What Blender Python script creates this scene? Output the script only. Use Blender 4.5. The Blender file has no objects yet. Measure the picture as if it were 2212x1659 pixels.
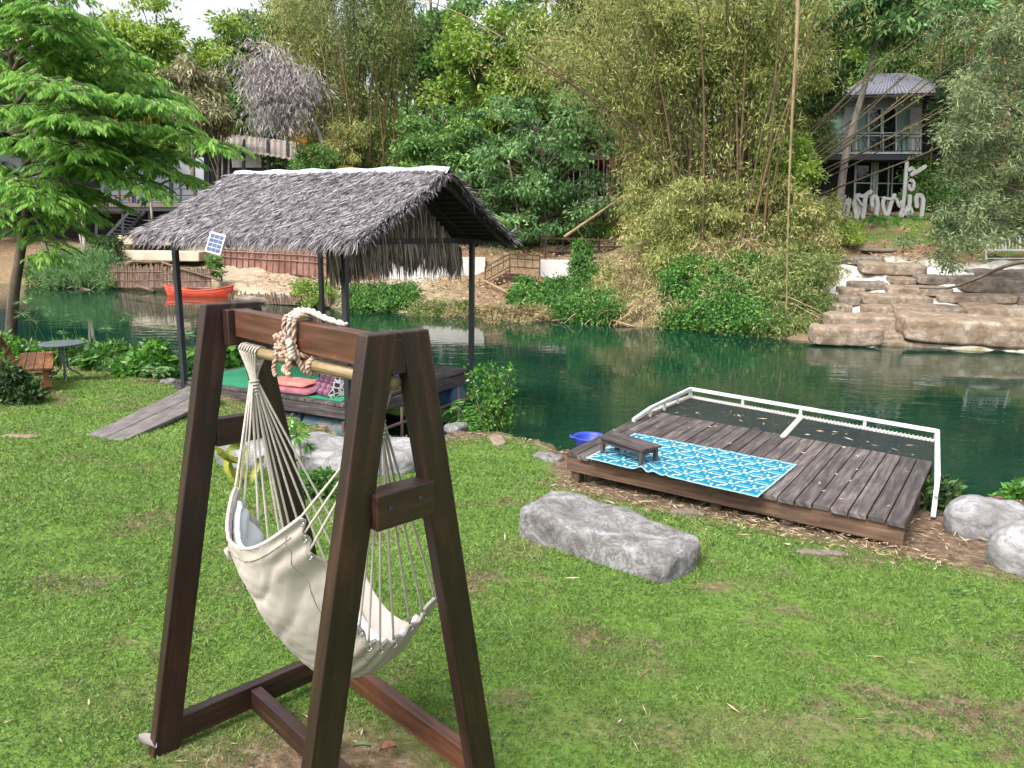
import bpy, math, random
import numpy as np
from mathutils import Vector, noise as mnoise

# ------------------------------------------------------------------ scene, camera, light
scene = bpy.context.scene
COL = scene.collection
CAMZ = 1.95
cam_d = bpy.data.cameras.new("camera"); cam = bpy.data.objects.new("camera", cam_d); COL.objects.link(cam)
cam_d.lens = 26.69; cam_d.sensor_width = 36; cam_d.clip_start = 0.05; cam_d.clip_end = 600
PITCH, ROLL = math.radians(11.6), math.radians(1.0)
def _rx(a): c, s = math.cos(a), math.sin(a); return np.array([[1,0,0],[0,c,-s],[0,s,c]])
def _rz(a): c, s = math.cos(a), math.sin(a); return np.array([[c,-s,0],[s,c,0],[0,0,1]])
RM = _rx(math.pi/2-PITCH) @ _rz(ROLL)
from mathutils import Matrix
cam.matrix_world = Matrix.Translation((0,0,CAMZ)) @ Matrix([list(r) for r in RM]).to_4x4()
scene.camera = cam
scene.render.resolution_x = 1024; scene.render.resolution_y = 768

SUN_EL, SUN_AZ = math.radians(52), math.radians(222)   # azimuth clockwise from +Y: behind the camera, left
world = bpy.data.worlds.new("World"); scene.world = world; world.use_nodes = True
wn = world.node_tree; wn.nodes.clear()
sky = wn.nodes.new('ShaderNodeTexSky'); sky.sky_type = 'NISHITA'; sky.sun_disc = False
sky.sun_elevation = SUN_EL; sky.sun_rotation = SUN_AZ; sky.dust_density = 6; sky.air_density = 1.0; sky.ozone_density = 0.6
hsv = wn.nodes.new('ShaderNodeHueSaturation'); hsv.inputs['Saturation'].default_value = 0.30
bg = wn.nodes.new('ShaderNodeBackground'); bg.inputs['Strength'].default_value = 0.15
wo = wn.nodes.new('ShaderNodeOutputWorld')
wn.links.new(sky.outputs[0], hsv.inputs['Color']); wn.links.new(hsv.outputs[0], bg.inputs[0]); wn.links.new(bg.outputs[0], wo.inputs[0])
sd = bpy.data.lights.new("sun", 'SUN'); sd.energy = 1.0; sd.angle = math.radians(20); sd.color = (1.0, 0.95, 0.88)
sun = bpy.data.objects.new("sun", sd); COL.objects.link(sun)
_sdir = Vector((math.sin(SUN_AZ)*math.cos(SUN_EL), math.cos(SUN_AZ)*math.cos(SUN_EL), math.sin(SUN_EL)))
sun.rotation_euler = (-_sdir).to_track_quat('-Z', 'Y').to_euler(); sun.location = (0, 0, 30)
vs = scene.view_settings
vs.view_transform = 'Standard'; vs.look = 'None'; vs.exposure = 1.44; vs.gamma = 1.0; vs.use_curve_mapping = False
scene.render.engine = 'CYCLES'
scene.cycles.max_bounces = 8; scene.cycles.transparent_max_bounces = 8

# ------------------------------------------------------------------ where a sight line meets the world
C0 = np.array([0, 0, CAMZ])
def ray(u, v): return RM @ np.array([(u-1106)/1640, -(v-829.5)/1640, -1.0])
def atz(u, v, z): d = ray(u, v); return C0 + d*((z-CAMZ)/d[2])
def at(u, v, D): d = ray(u, v); return C0 + d*(D/d[1])
def atlawn(u, v): d = ray(u, v); return C0 + d*((0.06*2.2-CAMZ)/(d[2]+0.06*d[1]))
def mpu(D): return D/1640.0

# ------------------------------------------------------------------ materials
MATS = {}
def newmat(name):
    m = bpy.data.materials.new(name); m.use_nodes = True; nt = m.node_tree
    b = nt.nodes['Principled BSDF']; MATS[name] = m
    return m, nt, b
def N(nt, t, **kw):
    n = nt.nodes.new(t)
    for k, v in kw.items():
        if k in n.inputs: n.inputs[k].default_value = v
        else: setattr(n, k, v)
    return n
def ramp(nt, fac, stops, interp='LINEAR'):
    r = nt.nodes.new('ShaderNodeValToRGB'); cr = r.color_ramp; cr.interpolation = interp
    while len(cr.elements) < len(stops): cr.elements.new(0.5)
    for e, (p, c) in zip(cr.elements, stops):
        e.position = p; e.color = (c[0], c[1], c[2], 1)
    nt.links.new(fac, r.inputs[0]); return r
def coord(nt, scale, which='Object'):
    tc = nt.nodes.new('ShaderNodeTexCoord'); mp = nt.nodes.new('ShaderNodeMapping')
    mp.inputs['Scale'].default_value = scale; nt.links.new(tc.outputs[which], mp.inputs[0]); return mp.outputs[0]
def surf(name, stops, scale=4, stretch=(1,1,1), rough=.7, bump=.3, bscale=None, detail=6, metallic=0, which='Object', bdist=.01, spec=.4):
    """noise driven colour over a surface, with a finer bump"""
    m, nt, b = newmat(name)
    co = coord(nt, stretch, which)
    n = N(nt, 'ShaderNodeTexNoise', Scale=scale, Detail=detail, Roughness=.62); nt.links.new(co, n.inputs['Vector'])
    if len(stops) == 2: stops = [(.3, stops[0]), (.7, stops[1])]
    elif not isinstance(stops[0][1], (tuple, list)): stops = [(.28, stops[0]), (.5, stops[1]), (.72, stops[2])]
    r = ramp(nt, n.outputs[0], stops); nt.links.new(r.outputs[0], b.inputs['Base Color'])
    b.inputs['Roughness'].default_value = rough; b.inputs['Metallic'].default_value = metallic
    b.inputs['Specular IOR Level'].default_value = spec
    if bump:
        n2 = N(nt, 'ShaderNodeTexNoise', Scale=bscale or scale*4, Detail=5); nt.links.new(co, n2.inputs['Vector'])
        bp = N(nt, 'ShaderNodeBump', Strength=bump, Distance=bdist)
        nt.links.new(n2.outputs[0], bp.inputs['Height']); nt.links.new(bp.outputs[0], b.inputs['Normal'])
    return m
def wood(name, c1, c2, c3, rough=.65, bump=.4, sx=2.5, sy=26, spec=.35):
    """grain along u of the UV map"""
    m, nt, b = newmat(name)
    co = coord(nt, (sx, sy, 1), 'UV')
    n = N(nt, 'ShaderNodeTexNoise', Scale=1.0, Detail=8, Roughness=.6, Distortion=.25); nt.links.new(co, n.inputs['Vector'])
    r = ramp(nt, n.outputs[0], [(.28, c1), (.5, c2), (.72, c3)])
    co2 = coord(nt, (3, 3, 3), 'Object')
    n3 = N(nt, 'ShaderNodeTexNoise', Scale=1.3, Detail=6); nt.links.new(co2, n3.inputs['Vector'])
    mx = N(nt, 'ShaderNodeMix', data_type='RGBA', blend_type='MULTIPLY'); mx.inputs['Factor'].default_value = .6
    r3 = ramp(nt, n3.outputs[0], [(.3, (.55,.55,.55)), (.65, (1.25,1.22,1.18))])
    nt.links.new(r.outputs[0], mx.inputs['A']); nt.links.new(r3.outputs[0], mx.inputs['B'])
    at_ = N(nt, 'ShaderNodeAttribute', attribute_name='tone')
    mr = N(nt, 'ShaderNodeMapRange'); mr.inputs['To Min'].default_value = .68; mr.inputs['To Max'].default_value = 1.35
    nt.links.new(at_.outputs['Fac'], mr.inputs['Value'])
    mx2 = N(nt, 'ShaderNodeMix', data_type='RGBA', blend_type='MULTIPLY'); mx2.inputs['Factor'].default_value = 1
    nt.links.new(mx.outputs['Result'], mx2.inputs['A']); nt.links.new(mr.outputs[0], mx2.inputs['B'])
    nt.links.new(mx2.outputs['Result'], b.inputs['Base Color'])
    b.inputs['Roughness'].default_value = rough; b.inputs['Specular IOR Level'].default_value = spec
    n5 = N(nt, 'ShaderNodeTexNoise', Scale=14, Detail=8, Roughness=.75); nt.links.new(co2, n5.inputs['Vector']); r5 = ramp(nt, n5.outputs[0], [(.60,(0,0,0)), (.70,(1,1,1))])
    m5 = N(nt, 'ShaderNodeMix', data_type='RGBA'); w5 = N(nt, 'ShaderNodeMath', operation='MULTIPLY'); w5.inputs[1].default_value = .35; nt.links.new(r5.outputs[0], w5.inputs[0]); nt.links.new(w5.outputs[0], m5.inputs['Factor']); nt.links.new(mx2.outputs['Result'], m5.inputs['A']); m5.inputs['B'].default_value = (min(1,c3[0]*1.9+.02), min(1,c3[1]*1.9+.02), min(1,c3[2]*1.9+.02), 1); nt.links.new(m5.outputs['Result'], b.inputs['Base Color'])
    bp = N(nt, 'ShaderNodeBump', Strength=bump, Distance=.004)
    nt.links.new(n.outputs[0], bp.inputs['Height']); nt.links.new(bp.outputs[0], b.inputs['Normal'])
    return m
def leafmat(name, c1, c2, c3, rough=.5, trans=.35, spec=.3, dry=None):
    """colour differs leaf by leaf through the 'tone' attribute"""
    m, nt, b = newmat(name)
    a = N(nt, 'ShaderNodeAttribute', attribute_name='tone')
    st = [(0, c1), (.5, c2), (.92, c3)]
    if dry: st = [(0, c1), (.5, c2), (.88, c3), (.93, dry), (1, dry)]
    r = ramp(nt, a.outputs['Fac'], st)
    nt.links.new(r.outputs[0], b.inputs['Base Color'])
    b.inputs['Roughness'].default_value = rough; b.inputs['Specular IOR Level'].default_value = spec
    t = N(nt, 'ShaderNodeBsdfTranslucent'); mx = N(nt, 'ShaderNodeMixShader'); mx.inputs[0].default_value = trans
    nt.links.new(r.outputs[0], t.inputs[0]); nt.links.new(b.outputs[0], mx.inputs[1]); nt.links.new(t.outputs[0], mx.inputs[2])
    nt.links.new(mx.outputs[0], nt.nodes['Material Output'].inputs[0])
    return m
def plain(name, c, rough=.5, metallic=0, spec=.5):
    m, nt, b = newmat(name)
    co = coord(nt, (1,1,1)); n = N(nt, 'ShaderNodeTexNoise', Scale=9, Detail=6); nt.links.new(co, n.inputs['Vector'])
    r = ramp(nt, n.outputs[0], [(.3, tuple(x*.72 for x in c)), (.7, tuple(min(1, x*1.15) for x in c))])
    nt.links.new(r.outputs[0], b.inputs['Base Color'])
    b.inputs['Roughness'].default_value = rough; b.inputs['Metallic'].default_value = metallic; b.inputs['Specular IOR Level'].default_value = spec
    return m

# ------------------------------------------------------------------ objects
ORG = {}
def tag(o, label=None, cat=None, group=None, kind=None):
    if label: o['label'] = label
    if cat: o['category'] = cat
    if group: o['group'] = group
    if kind: o['kind'] = kind
    return o
def thing(name, label, cat, loc, group=None):
    o = bpy.data.objects.new(name, None); COL.objects.link(o); o.location = tuple(float(x) for x in loc)
    o.empty_display_size = .2
    ORG[o.name] = np.array(loc, float)
    return tag(o, label, cat, group)
def _link(name, me, m, parent, loc):
    o = bpy.data.objects.new(name, me); COL.objects.link(o); me.materials.append(m)
    if parent is not None:
        o.parent = parent; ORG[o.name] = ORG[parent.name]
    else:
        o.location = tuple(float(x) for x in loc); ORG[o.name] = np.array(loc, float)
    return o
class MB:
    """collects shapes in world coordinates, builds ONE mesh object"""
    def __init__(s): s.v = []; s.f = []; s.uv = []; s.t = []; s.n = 0; s.rng = random.Random(7)
    def add(s, verts, faces, uvs=None, tone=None):
        k = s.n
        verts = [tuple(float(c) for c in p) for p in verts]
        s.v += verts; s.n += len(verts)
        if tone is None: tone = s.rng.random()
        s.t += [tone]*len(verts)
        for i, f in enumerate(faces):
            s.f.append([k+j for j in f])
            s.uv.append(uvs[i] if uvs else [(0, 0)]*len(f))
    def hexa(s, c8, along=0, tone=None):
        """8 corners: bottom ring 0-3, top ring 4-7; uv u runs along the longest axis"""
        c = [np.array(p, float) for p in c8]
        L = [np.linalg.norm(c[1]-c[0]), np.linalg.norm(c[3]-c[0]), np.linalg.norm(c[4]-c[0])]
        a = int(np.argmax(L))
        o = s.rng.random()*20
        def par(i):
            x = 1 if i in (1,2,5,6) else 0; y = 1 if i in (2,3,6,7) else 0; z = 1 if i > 3 else 0
            return (x*L[0], y*L[1], z*L[2])
        fs = [(0,3,2,1),(4,5,6,7),(0,1,5,4),(1,2,6,5),(2,3,7,6),(3,0,4,7)]
        uv = []
        for f in fs:
            r = []
            for i in f:
                p = par(i); q = [p[j] for j in range(3) if j != a]
                r.append((p[a]+o, q[0]+q[1]+o*.37))
            uv.append(r)
        s.add(c, fs, uv, tone)
    def box(s, c, d, rz=0, tone=None):
        c = np.array(c, float); hx, hy, hz = d[0]/2, d[1]/2, d[2]/2; R = _rz(rz)
        s.hexa([c+R@np.array(p) for p in [(-hx,-hy,-hz),(hx,-hy,-hz),(hx,hy,-hz),(-hx,hy,-hz),(-hx,-hy,hz),(hx,-hy,hz),(hx,hy,hz),(-hx,hy,hz)]], tone=tone)
    def beam(s, a, b, w, h, side=None, tone=None):
        """bar from a to b; w across 'side', h across the third axis"""
        a = np.array(a, float); b = np.array(b, float); d = (b-a)/np.linalg.norm(b-a)
        if side is None: side = np.cross(d, [0,0,1]) if abs(d[2]) < .95 else np.array([1.,0,0])
        side = np.array(side, float); side = side - d*(side@d); side /= np.linalg.norm(side); up = np.cross(side, d)
        x, y = side*w/2, up*h/2
        s.hexa([a-x-y, b-x-y, b+x-y, a+x-y, a-x+y, b-x+y, b+x+y, a+x+y], tone=tone)
    def tube(s, pts, r, n=8, cap=True, tone=None):
        P = [np.array(p, float) for p in pts]; m = len(P)
        R = [r]*m if np.isscalar(r) else list(r)
        vs_, fs, uv = [], [], []
        ref = np.array([0,0,1.]) ; L = 0; o = s.rng.random()*9
        prevx = None; Ls = []
        for i in range(m):
            t = P[min(i+1, m-1)]-P[max(i-1, 0)]; t /= (np.linalg.norm(t)+1e-9)
            if prevx is None:
                k = ref if abs(t[2]) < .9 else np.array([1.,0,0])
                x = np.cross(t, k)
            else: x = prevx - t*(prevx@t)
            x /= (np.linalg.norm(x)+1e-9); prevx = x; y = np.cross(t, x)
            if i: L += np.linalg.norm(P[i]-P[i-1])
            Ls.append(L+o)
            for j in range(n):
                a = 2*math.pi*j/n; vs_.append(P[i]+(x*math.cos(a)+y*math.sin(a))*R[i])
        for i in range(m-1):
            for j in range(n):
                k = (j+1) % n
                fs.append((i*n+j, i*n+k, (i+1)*n+k, (i+1)*n+j))
                c = 2*math.pi*max(R[i], .01)/n
                uv.append([(Ls[i], j*c), (Ls[i], (j+1)*c), (Ls[i+1], (j+1)*c), (Ls[i+1], j*c)])
        if cap:
            fs.append(tuple(range(n))[::-1]); uv.append([(0,0)]*n)
            fs.append(tuple((m-1)*n+j for j in range(n))); uv.append([(0,0)]*n)
        s.add(vs_, fs, uv, tone)
    def cyl(s, a, b, r, n=20, tone=None): s.tube([a, b], r, n, True, tone)
    def lathe(s, c, prof, n=24, tone=None):
        c = np.array(c, float); vs_ = []; fs = []
        for r, z in prof:
            for j in range(n): a = 2*math.pi*j/n; vs_.append(c+np.array([r*math.cos(a), r*math.sin(a), z]))
        for i in range(len(prof)-1):
            for j in range(n): k = (j+1) % n; fs.append((i*n+j, i*n+k, (i+1)*n+k, (i+1)*n+j))
        s.add(vs_, fs, None, tone)
    def quad(s, a, b, c, d, tone=None): s.add([a,b,c,d], [(0,1,2,3)], [[(0,0),(1,0),(1,1),(0,1)]], tone)
    def grid(s, P, uvs=(1,1), closed=False, tone=None):
        """P: (n,m,3)"""
        n, m = P.shape[:2]; vs_ = P.reshape(-1, 3); fs = []; uv = []
        for i in range(n-1):
            for j in range(m-1 if not closed else m):
                k = (j+1) % m
                fs.append((i*m+j, i*m+k, (i+1)*m+k, (i+1)*m+j))
                uv.append([(i/(n-1)*uvs[0], j/(m-1)*uvs[1]), (i/(n-1)*uvs[0], (j+1)/(m-1)*uvs[1]), ((i+1)/(n-1)*uvs[0], (j+1)/(m-1)*uvs[1]), ((i+1)/(n-1)*uvs[0], j/(m-1)*uvs[1])])
        s.add(vs_, fs, uv, tone)
    def build(s, name, mat, parent=None, loc=None, smooth=False, bevel=0):
        if loc is None: loc = ORG[parent.name] if parent is not None else np.array([0,0,0.])
        me = bpy.data.meshes.new(name)
        o3 = np.array(loc, float)
        me.from_pydata([tuple(np.array(p)-o3) for p in s.v], [], s.f); 
        uvl = me.uv_layers.new(name='UVMap')
        uvl.data.foreach_set('uv', np.array([c for f in s.uv for p in f for c in p], dtype=np.float32))
        a = me.attributes.new('tone', 'FLOAT', 'POINT'); a.data.foreach_set('value', np.array(s.t, dtype=np.float32))
        if smooth: me.polygons.foreach_set('use_smooth', [True]*len(me.polygons))
        me.update()
        o = _link(name, me, mat, parent, loc)
        if bevel:
            bm = o.modifiers.new('bevel', 'BEVEL'); bm.width = bevel; bm.segments = 2; bm.limit_method = 'ANGLE'
        return o
def quads(name, V, tone, mat, parent=None, loc=None):
    """V (n,4,3) world corners, tone (n,)"""
    if loc is None: loc = ORG[parent.name] if parent is not None else np.zeros(3)
    n = len(V); me = bpy.data.meshes.new(name)
    me.vertices.add(n*4); me.loops.add(n*4); me.polygons.add(n)
    me.vertices.foreach_set('co', (V-np.array(loc, float)).astype(np.float32).ravel())
    me.loops.foreach_set('vertex_index', np.arange(n*4, dtype=np.int32))
    me.polygons.foreach_set('loop_start', np.arange(0, n*4, 4, dtype=np.int32))
    me.polygons.foreach_set('loop_total', np.full(n, 4, dtype=np.int32))
    a = me.attributes.new('tone', 'FLOAT', 'POINT'); a.data.foreach_set('value', np.repeat(tone, 4).astype(np.float32))
    me.update(calc_edges=True)
    return _link(name, me, mat, parent, loc)
def unit(v): return v/(np.linalg.norm(v, axis=-1, keepdims=True)+1e-9)
def leaves(P, D, L, W, rng, flat=.5):
    """kite shaped leaves at P along D"""
    n = len(P); D = unit(D); r = rng.normal(size=(n,3)); r[:, 2] *= (1-flat)
    S = unit(np.cross(D, unit(r+np.array([0,0,flat*1.5]))))
    L = np.broadcast_to(L, (n,))[:, None]; W = np.broadcast_to(W, (n,))[:, None]
    return np.stack([P, P+D*L*.42+S*W/2, P+D*L, P+D*L*.42-S*W/2], 1)
def polyl(P, n):
    P = np.array(P, float); d = np.r_[0, np.cumsum(np.linalg.norm(np.diff(P, axis=0), axis=1))]
    t = np.linspace(0, d[-1], n); return np.stack([np.interp(t, d, P[:, k]) for k in range(P.shape[1])], 1)
def smoothl(P, n):
    """Catmull-Rom resample"""
    P = np.array(P, float); Q = np.vstack([2*P[0]-P[1], P, 2*P[-1]-P[-2]]); out = []; m = len(P)-1
    for t in np.linspace(0, m-1e-6, n):
        i = int(t); f = t-i; a, b, c, d = Q[i], Q[i+1], Q[i+2], Q[i+3]
        out.append(.5*((2*b)+(c-a)*f+(2*a-5*b+4*c-d)*f*f+(3*b-a-3*c+d)*f**3))
    return np.array(out)

# ------------------------------------------------------------------ palette
M_dark = wood('dark_stained_wood', (.007,.0033,.0027), (.019,.0078,.0058), (.048,.019,.0125), rough=.45, bump=.35, spec=.5)
M_red = wood('reddish_varnished_wood', (.035,.012,.007), (.080,.030,.017), (.135,.058,.034), rough=.45, spec=.5)
M_grey = wood('weathered_plank', (.022,.018,.018), (.062,.052,.051), (.14,.12,.115), rough=.8, bump=.6)
M_ramp = wood('ramp_board', (.085,.075,.072), (.16,.145,.14), (.24,.22,.21), rough=.8, bump=.5)
M_fascia = wood('brown_fascia_wood', (.035,.020,.013), (.075,.045,.029), (.13,.082,.055), rough=.75, bump=.5)
M_bench = wood('orange_brown_wood', (.07,.026,.012), (.155,.062,.026), (.27,.12,.05), rough=.6)
M_bamboo = wood('dry_bamboo', (.17,.12,.06), (.30,.22,.12), (.42,.33,.19), rough=.45, bump=.1, sx=3, sy=40)
M_culm = wood('bamboo_culm', (.06,.035,.016), (.15,.095,.045), (.26,.19,.10), rough=.6, bump=.1, sx=.7, sy=9)
M_bark = wood('tree_bark', (.05,.038,.026), (.10,.08,.058), (.18,.15,.12), rough=.9, bump=.7, sx=3, sy=8)
M_palebark = wood('pale_bark', (.14,.12,.10), (.24,.21,.18), (.36,.33,.29), rough=.9, bump=.4, sx=2, sy=8)
M_palis = wood('old_stake_wood', (.07,.042,.03), (.15,.10,.075), (.26,.19,.15), rough=.9, bump=.6, sx=2, sy=10)
M_thatch = leafmat('grey_thatch', (.025,.021,.023), (.13,.118,.125), (.34,.32,.335), rough=.85, trans=0.05, spec=.1)
M_thatchb = leafmat('brown_hanging_thatch', (.045,.037,.027), (.19,.16,.125), (.42,.365,.29), rough=.85, trans=0.1, spec=.1)
M_steel = plain('black_steel', (.018,.020,.026), rough=.45)
M_white = surf('white_paint', ((.36,.37,.37), (.55,.56,.56)), scale=7, rough=.55, bump=.15)
M_rope = surf('white_rope', ((.33,.30,.26), (.52,.48,.42)), scale=220, rough=.9, bump=.6, bdist=.003)
M_prope = surf('pinkish_rope', ((.26,.15,.11), (.50,.37,.30)), scale=60, rough=.9, bump=.8, bdist=.004)
# ------------------------------------------------------------------ terrain
NX = [-60,-14,-10.2,-8.78,-7.5,-5.28,-2.94,-1.9,-.88,-.13,.47,.75,1.7,2.7,3.41,4.02,5.5,8,12,40]
NY = [18,18.5,14.3,13.7,13.6,12.2,9.5,8.35,8.25,8.6,7.95,7.5,6.6,6.15,6.15,6.25,6.9,7,6.5,6]
FX = [-90,-30,-20.5,-12.8,-7.3,-3.5,1.3,5,8.2,10.3,13.5,20,60]
FY = [44,39,37.2,33.6,29.6,27.8,26.4,25,22.8,21.2,19.9,18.5,16]
def s1(x): return np.interp(x, NX, NY)
def s2(x): return np.interp(x, FX, FY)
PR = [  # zone centre x, profile (t, z)
 (-15, [0,.5,4,5,8,14,40,120], [-1.2,-.5,-.1,.7,1.0,2.0,5,9]),
 (-10, [0,.5,3,6,9,14,40,120], [-1.2,-.95,-.7,-.4,.3,1.6,5,9]),
 (-4, [0,.5,2,5.6,5.9,12,20,40,120], [-1.2,-.95,-.75,-.38,.6,1.5,3.1,6,9]),
 (3, [0,.4,3,5.9,6.2,12,20,40,120], [-1.2,-.7,-.35,-.2,.72,1.6,3.3,6,9]),
 (7, [0,.5,3,6,12,20,40,120], [-1.2,-.5,.5,1.5,2.5,3.3,6,9]),
 (9.6, [0,2.4,4.6,6.2,8.2,10.6,12.5,20,40,120], [-1.4,-.95,-.32,.25,.95,2.0,2.6,3.1,6,9]),
 (60, [0,2.4,4.6,6.2,8.2,10.6,12.5,20,40,120], [-1.4,-.95,-.32,.25,1.0,2.0,2.6,3.1,6,9])]
def ground(x, y):
    x = np.asarray(x, float); y = np.asarray(y, float)
    lawn = -.06*np.maximum(0, y-2.2) - .02*np.maximum(0, np.abs(x)-8)*0
    a = s1(x); b = s2(x)
    cx = np.array([p[0] for p in PR]); zs = np.array([np.interp(y-b, p[1], p[2]) for p in PR])
    far = np.zeros(np.broadcast(x, y).shape)
    xc = np.clip(x, cx[0], cx[-1]); i = np.clip(np.searchsorted(cx, xc, side='right')-1, 0, len(cx)-2)
    f = (xc-cx[i])/(cx[i+1]-cx[i])
    far = np.take_along_axis(zs, i[None], 0)[0]*(1-f) + np.take_along_axis(zs, (i+1)[None], 0)[0]*f
    # bank drop on the near side, river bed, rise to the far bank
    tn = np.clip((y-a)/1.0, 0, 1); near = lawn*(1-tn)+(-2.4)*tn
    tf = np.clip((b-y)/1.2, 0, 1)
    bed = np.where(y < (a+b)/2, near, -1.2*(1-tf)-2.4*tf)
    return np.where(y < a, lawn, np.where(y < b, bed, far))
def gz(x, y): return float(ground(np.array([float(x)]), np.array([float(y)]))[0])
def onground(u, D):
    p = at(u, 500, D); return np.array([p[0], D, gz(p[0], D)])

def hit(u, v, d0=18., d1=60.):
    """where the sight line of picture point (u, v) meets the ground beyond d0"""
    d = ray(u, v); D = np.arange(d0, d1, .1); P = C0[None]+d[None]*(D/d[1])[:, None]; g_ = ground(P[:, 0], P[:, 1])
    k = np.nonzero(P[:, 2] <= np.maximum(g_, -1.2))[0]
    return P[k[0]] if len(k) else P[-1]
def fract(x, y, s, seed=0):
    return np.array([mnoise.fractal(Vector((a*s+seed, b*s, seed*.7)), .6, 2.0, 4) for a, b in zip(x.ravel(), y.ravel())]).reshape(x.shape)
def soilmask(x, y):
    """1 where the lawn gives way to bare soil and leaf litter"""
    x = np.asarray(x, float); y = np.asarray(y, float)
    e = np.clip(1-(s1(x)-y)/.55, 0, 1)
    e = np.where(x < -3, np.clip(1-(s1(x)-y)/.9, 0, 1), e)
    # strip in front of the deck
    fx = np.clip((x-.45)/(2.9-.45), -.1, 1.6); fy = 6.55-.66*(x-.45)
    d = (y-fy)
    k = np.where((x > .4) & (x < 3.4), np.clip((d+.52)/.25, 0, 1), 0)
    k2 = np.where(x >= 2.6, np.clip((y-(4.95-(x-2.7)*.62))/.3, 0, 1), 0)
    return np.clip(np.maximum(np.maximum(e, k), k2), 0, 1)
xs = np.unique(np.concatenate([np.linspace(-120,-30,18), np.linspace(-30,-12,46), np.linspace(-12,14,170), np.linspace(14,30,30), np.linspace(30,120,18)]))
ys = np.unique(np.concatenate([np.linspace(-40,-2,12), np.linspace(-2,14,120), np.linspace(14,48,150), np.linspace(48,160,30)]))
GX, GY = np.meshgrid(xs, ys, indexing='ij')
GZ = ground(GX, GY)
nf = fract(GX, GY, .9); nf2 = fract(GX, GY, .25, 3)
farm = (GY > s2(GX)).astype(float)
amp = np.where(GY > (s1(GX)-.3), .10, .018) + .12*farm*np.clip((GY-s2(GX)-1)/8, 0, 1)
GZ = GZ + nf*amp*np.where(GY < s1(GX)-.3, 1, 1) + nf2*.25*farm*np.clip((GY-s2(GX)-3)/10, 0, 1)
n, m = GX.shape
me = bpy.data.meshes.new('ground')
idx = np.arange(n*m).reshape(n, m)
F = np.stack([idx[:-1,:-1], idx[1:,:-1], idx[1:,1:], idx[:-1,1:]], -1).reshape(-1, 4)
me.vertices.add(n*m); me.vertices.foreach_set('co', np.stack([GX, GY, GZ], -1).astype(np.float32).ravel())
me.loops.add(len(F)*4); me.loops.foreach_set('vertex_index', F.astype(np.int32).ravel())
me.polygons.add(len(F)); me.polygons.foreach_set('loop_start', np.arange(0, len(F)*4, 4, dtype=np.int32)); me.polygons.foreach_set('loop_total', np.full(len(F), 4, dtype=np.int32))
me.polygons.foreach_set('use_smooth', [True]*len(F))
T = GY-s2(GX)
def wornmask(x, y):
    a = np.clip(1.3-np.sqrt(((x+.75)/.60)**2+((y-2.42)/.42)**2), 0, 1); b = np.clip(1.1-np.sqrt(((x+2.2)/.8)**2+((y-2.0)/.45)**2), 0, 1)*.6
    c = np.clip(1.1-np.sqrt(((x-.85)/.9)**2+((y-2.75)/.22)**2), 0, 1)*.55; d = np.clip(1-np.sqrt(((x+1.55)/.5)**2+((y-2.9)/.3)**2), 0, 1)*.5
    e = np.clip(1.1-np.sqrt(((x-.15)/.28)**2+((y-4.95)/.16)**2), 0, 1)*.9+np.clip(1.1-np.sqrt(((x-1.22)/.2)**2+((y-4.2)/.12)**2), 0, 1)*.9
    f = np.clip(1-np.sqrt(((x-2.0)/.35)**2+((y-3.3)/.12)**2), 0, 1)*.6
    return np.maximum(np.maximum(np.maximum(a, b), np.maximum(c, d)), np.maximum(e, f))
soil = np.maximum(soilmask(GX, GY), np.clip(wornmask(GX, GY)*1.1, 0, .95))*(1-farm)
mort = farm*np.clip((T-.9)/.6, 0, 1)*np.clip((GX-8.9)/.6, 0, 1)*np.clip((8.6-T)/1.0, 0, 1)
sand = farm*np.clip((-1.5-GX)/3, 0, 1)*np.clip((-12.5+30+GX)/4, 0, 1)*np.clip((6.5-T)/1.0, 0, 1)
litter = farm*(1-np.maximum(mort, sand)); turf = farm*np.clip((GX-8.5)/1, 0, 1)*np.clip((T-9.3)/.6, 0, 1)*np.clip((14-T)/1, 0, 1)
for nm, arr in (('soil', soil), ('mortar', mort), ('sand', sand), ('litter', litter), ('turf', turf)):
    a = me.attributes.new(nm, 'FLOAT', 'POINT'); a.data.foreach_set('value', arr.astype(np.float32).ravel())
me.update(calc_edges=True)
m_, nt, b = newmat('ground_lawn_soil_rock')
def attr(nm): return N(nt, 'ShaderNodeAttribute', attribute_name=nm).outputs['Fac']
co = coord(nt, (1,1,1))
def noi(s, det=8, vec=None, rough=.6):
    x = N(nt, 'ShaderNodeTexNoise', Scale=s, Detail=det, Roughness=rough); nt.links.new(vec or co, x.inputs['Vector']); return x.outputs[0]
def mixc(f, A, B):
    x = N(nt, 'ShaderNodeMix', data_type='RGBA'); nt.links.new(f, x.inputs['Factor']); nt.links.new(A, x.inputs['A']); nt.links.new(B, x.inputs['B']); return x.outputs['Result']
lawnc = ramp(nt, noi(30), [(.3, (.05,.095,.015)), (.55, (.10,.18,.03)), (.75, (.16,.17,.06))]).outputs[0]
bare = ramp(nt, noi(16), [(.3, (.055,.036,.024)), (.5, (.13,.085,.06)), (.75, (.27,.20,.14))]).outputs[0]
thin = ramp(nt, noi(1.6, 6), [(.52, (0,0,0)), (.64, (1,1,1))]).outputs[0]
lawn2 = mixc(thin, lawnc, bare)
sandc = ramp(nt, noi(3), [(.3, (.22,.16,.11)), (.6, (.36,.29,.21)), (.8,(.28,.19,.14))]).outputs[0]
mortc = ramp(nt, noi(2.2, 10), [(.36, (.22,.17,.13)), (.44, (.50,.48,.45)), (.60, (.66,.66,.67))]).outputs[0]
litc = ramp(nt, noi(7, 10, rough=.75), [(.28, (.05,.065,.022)), (.42, (.13,.10,.055)), (.55, (.20,.13,.085)), (.75, (.29,.19,.13))]).outputs[0]
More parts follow.
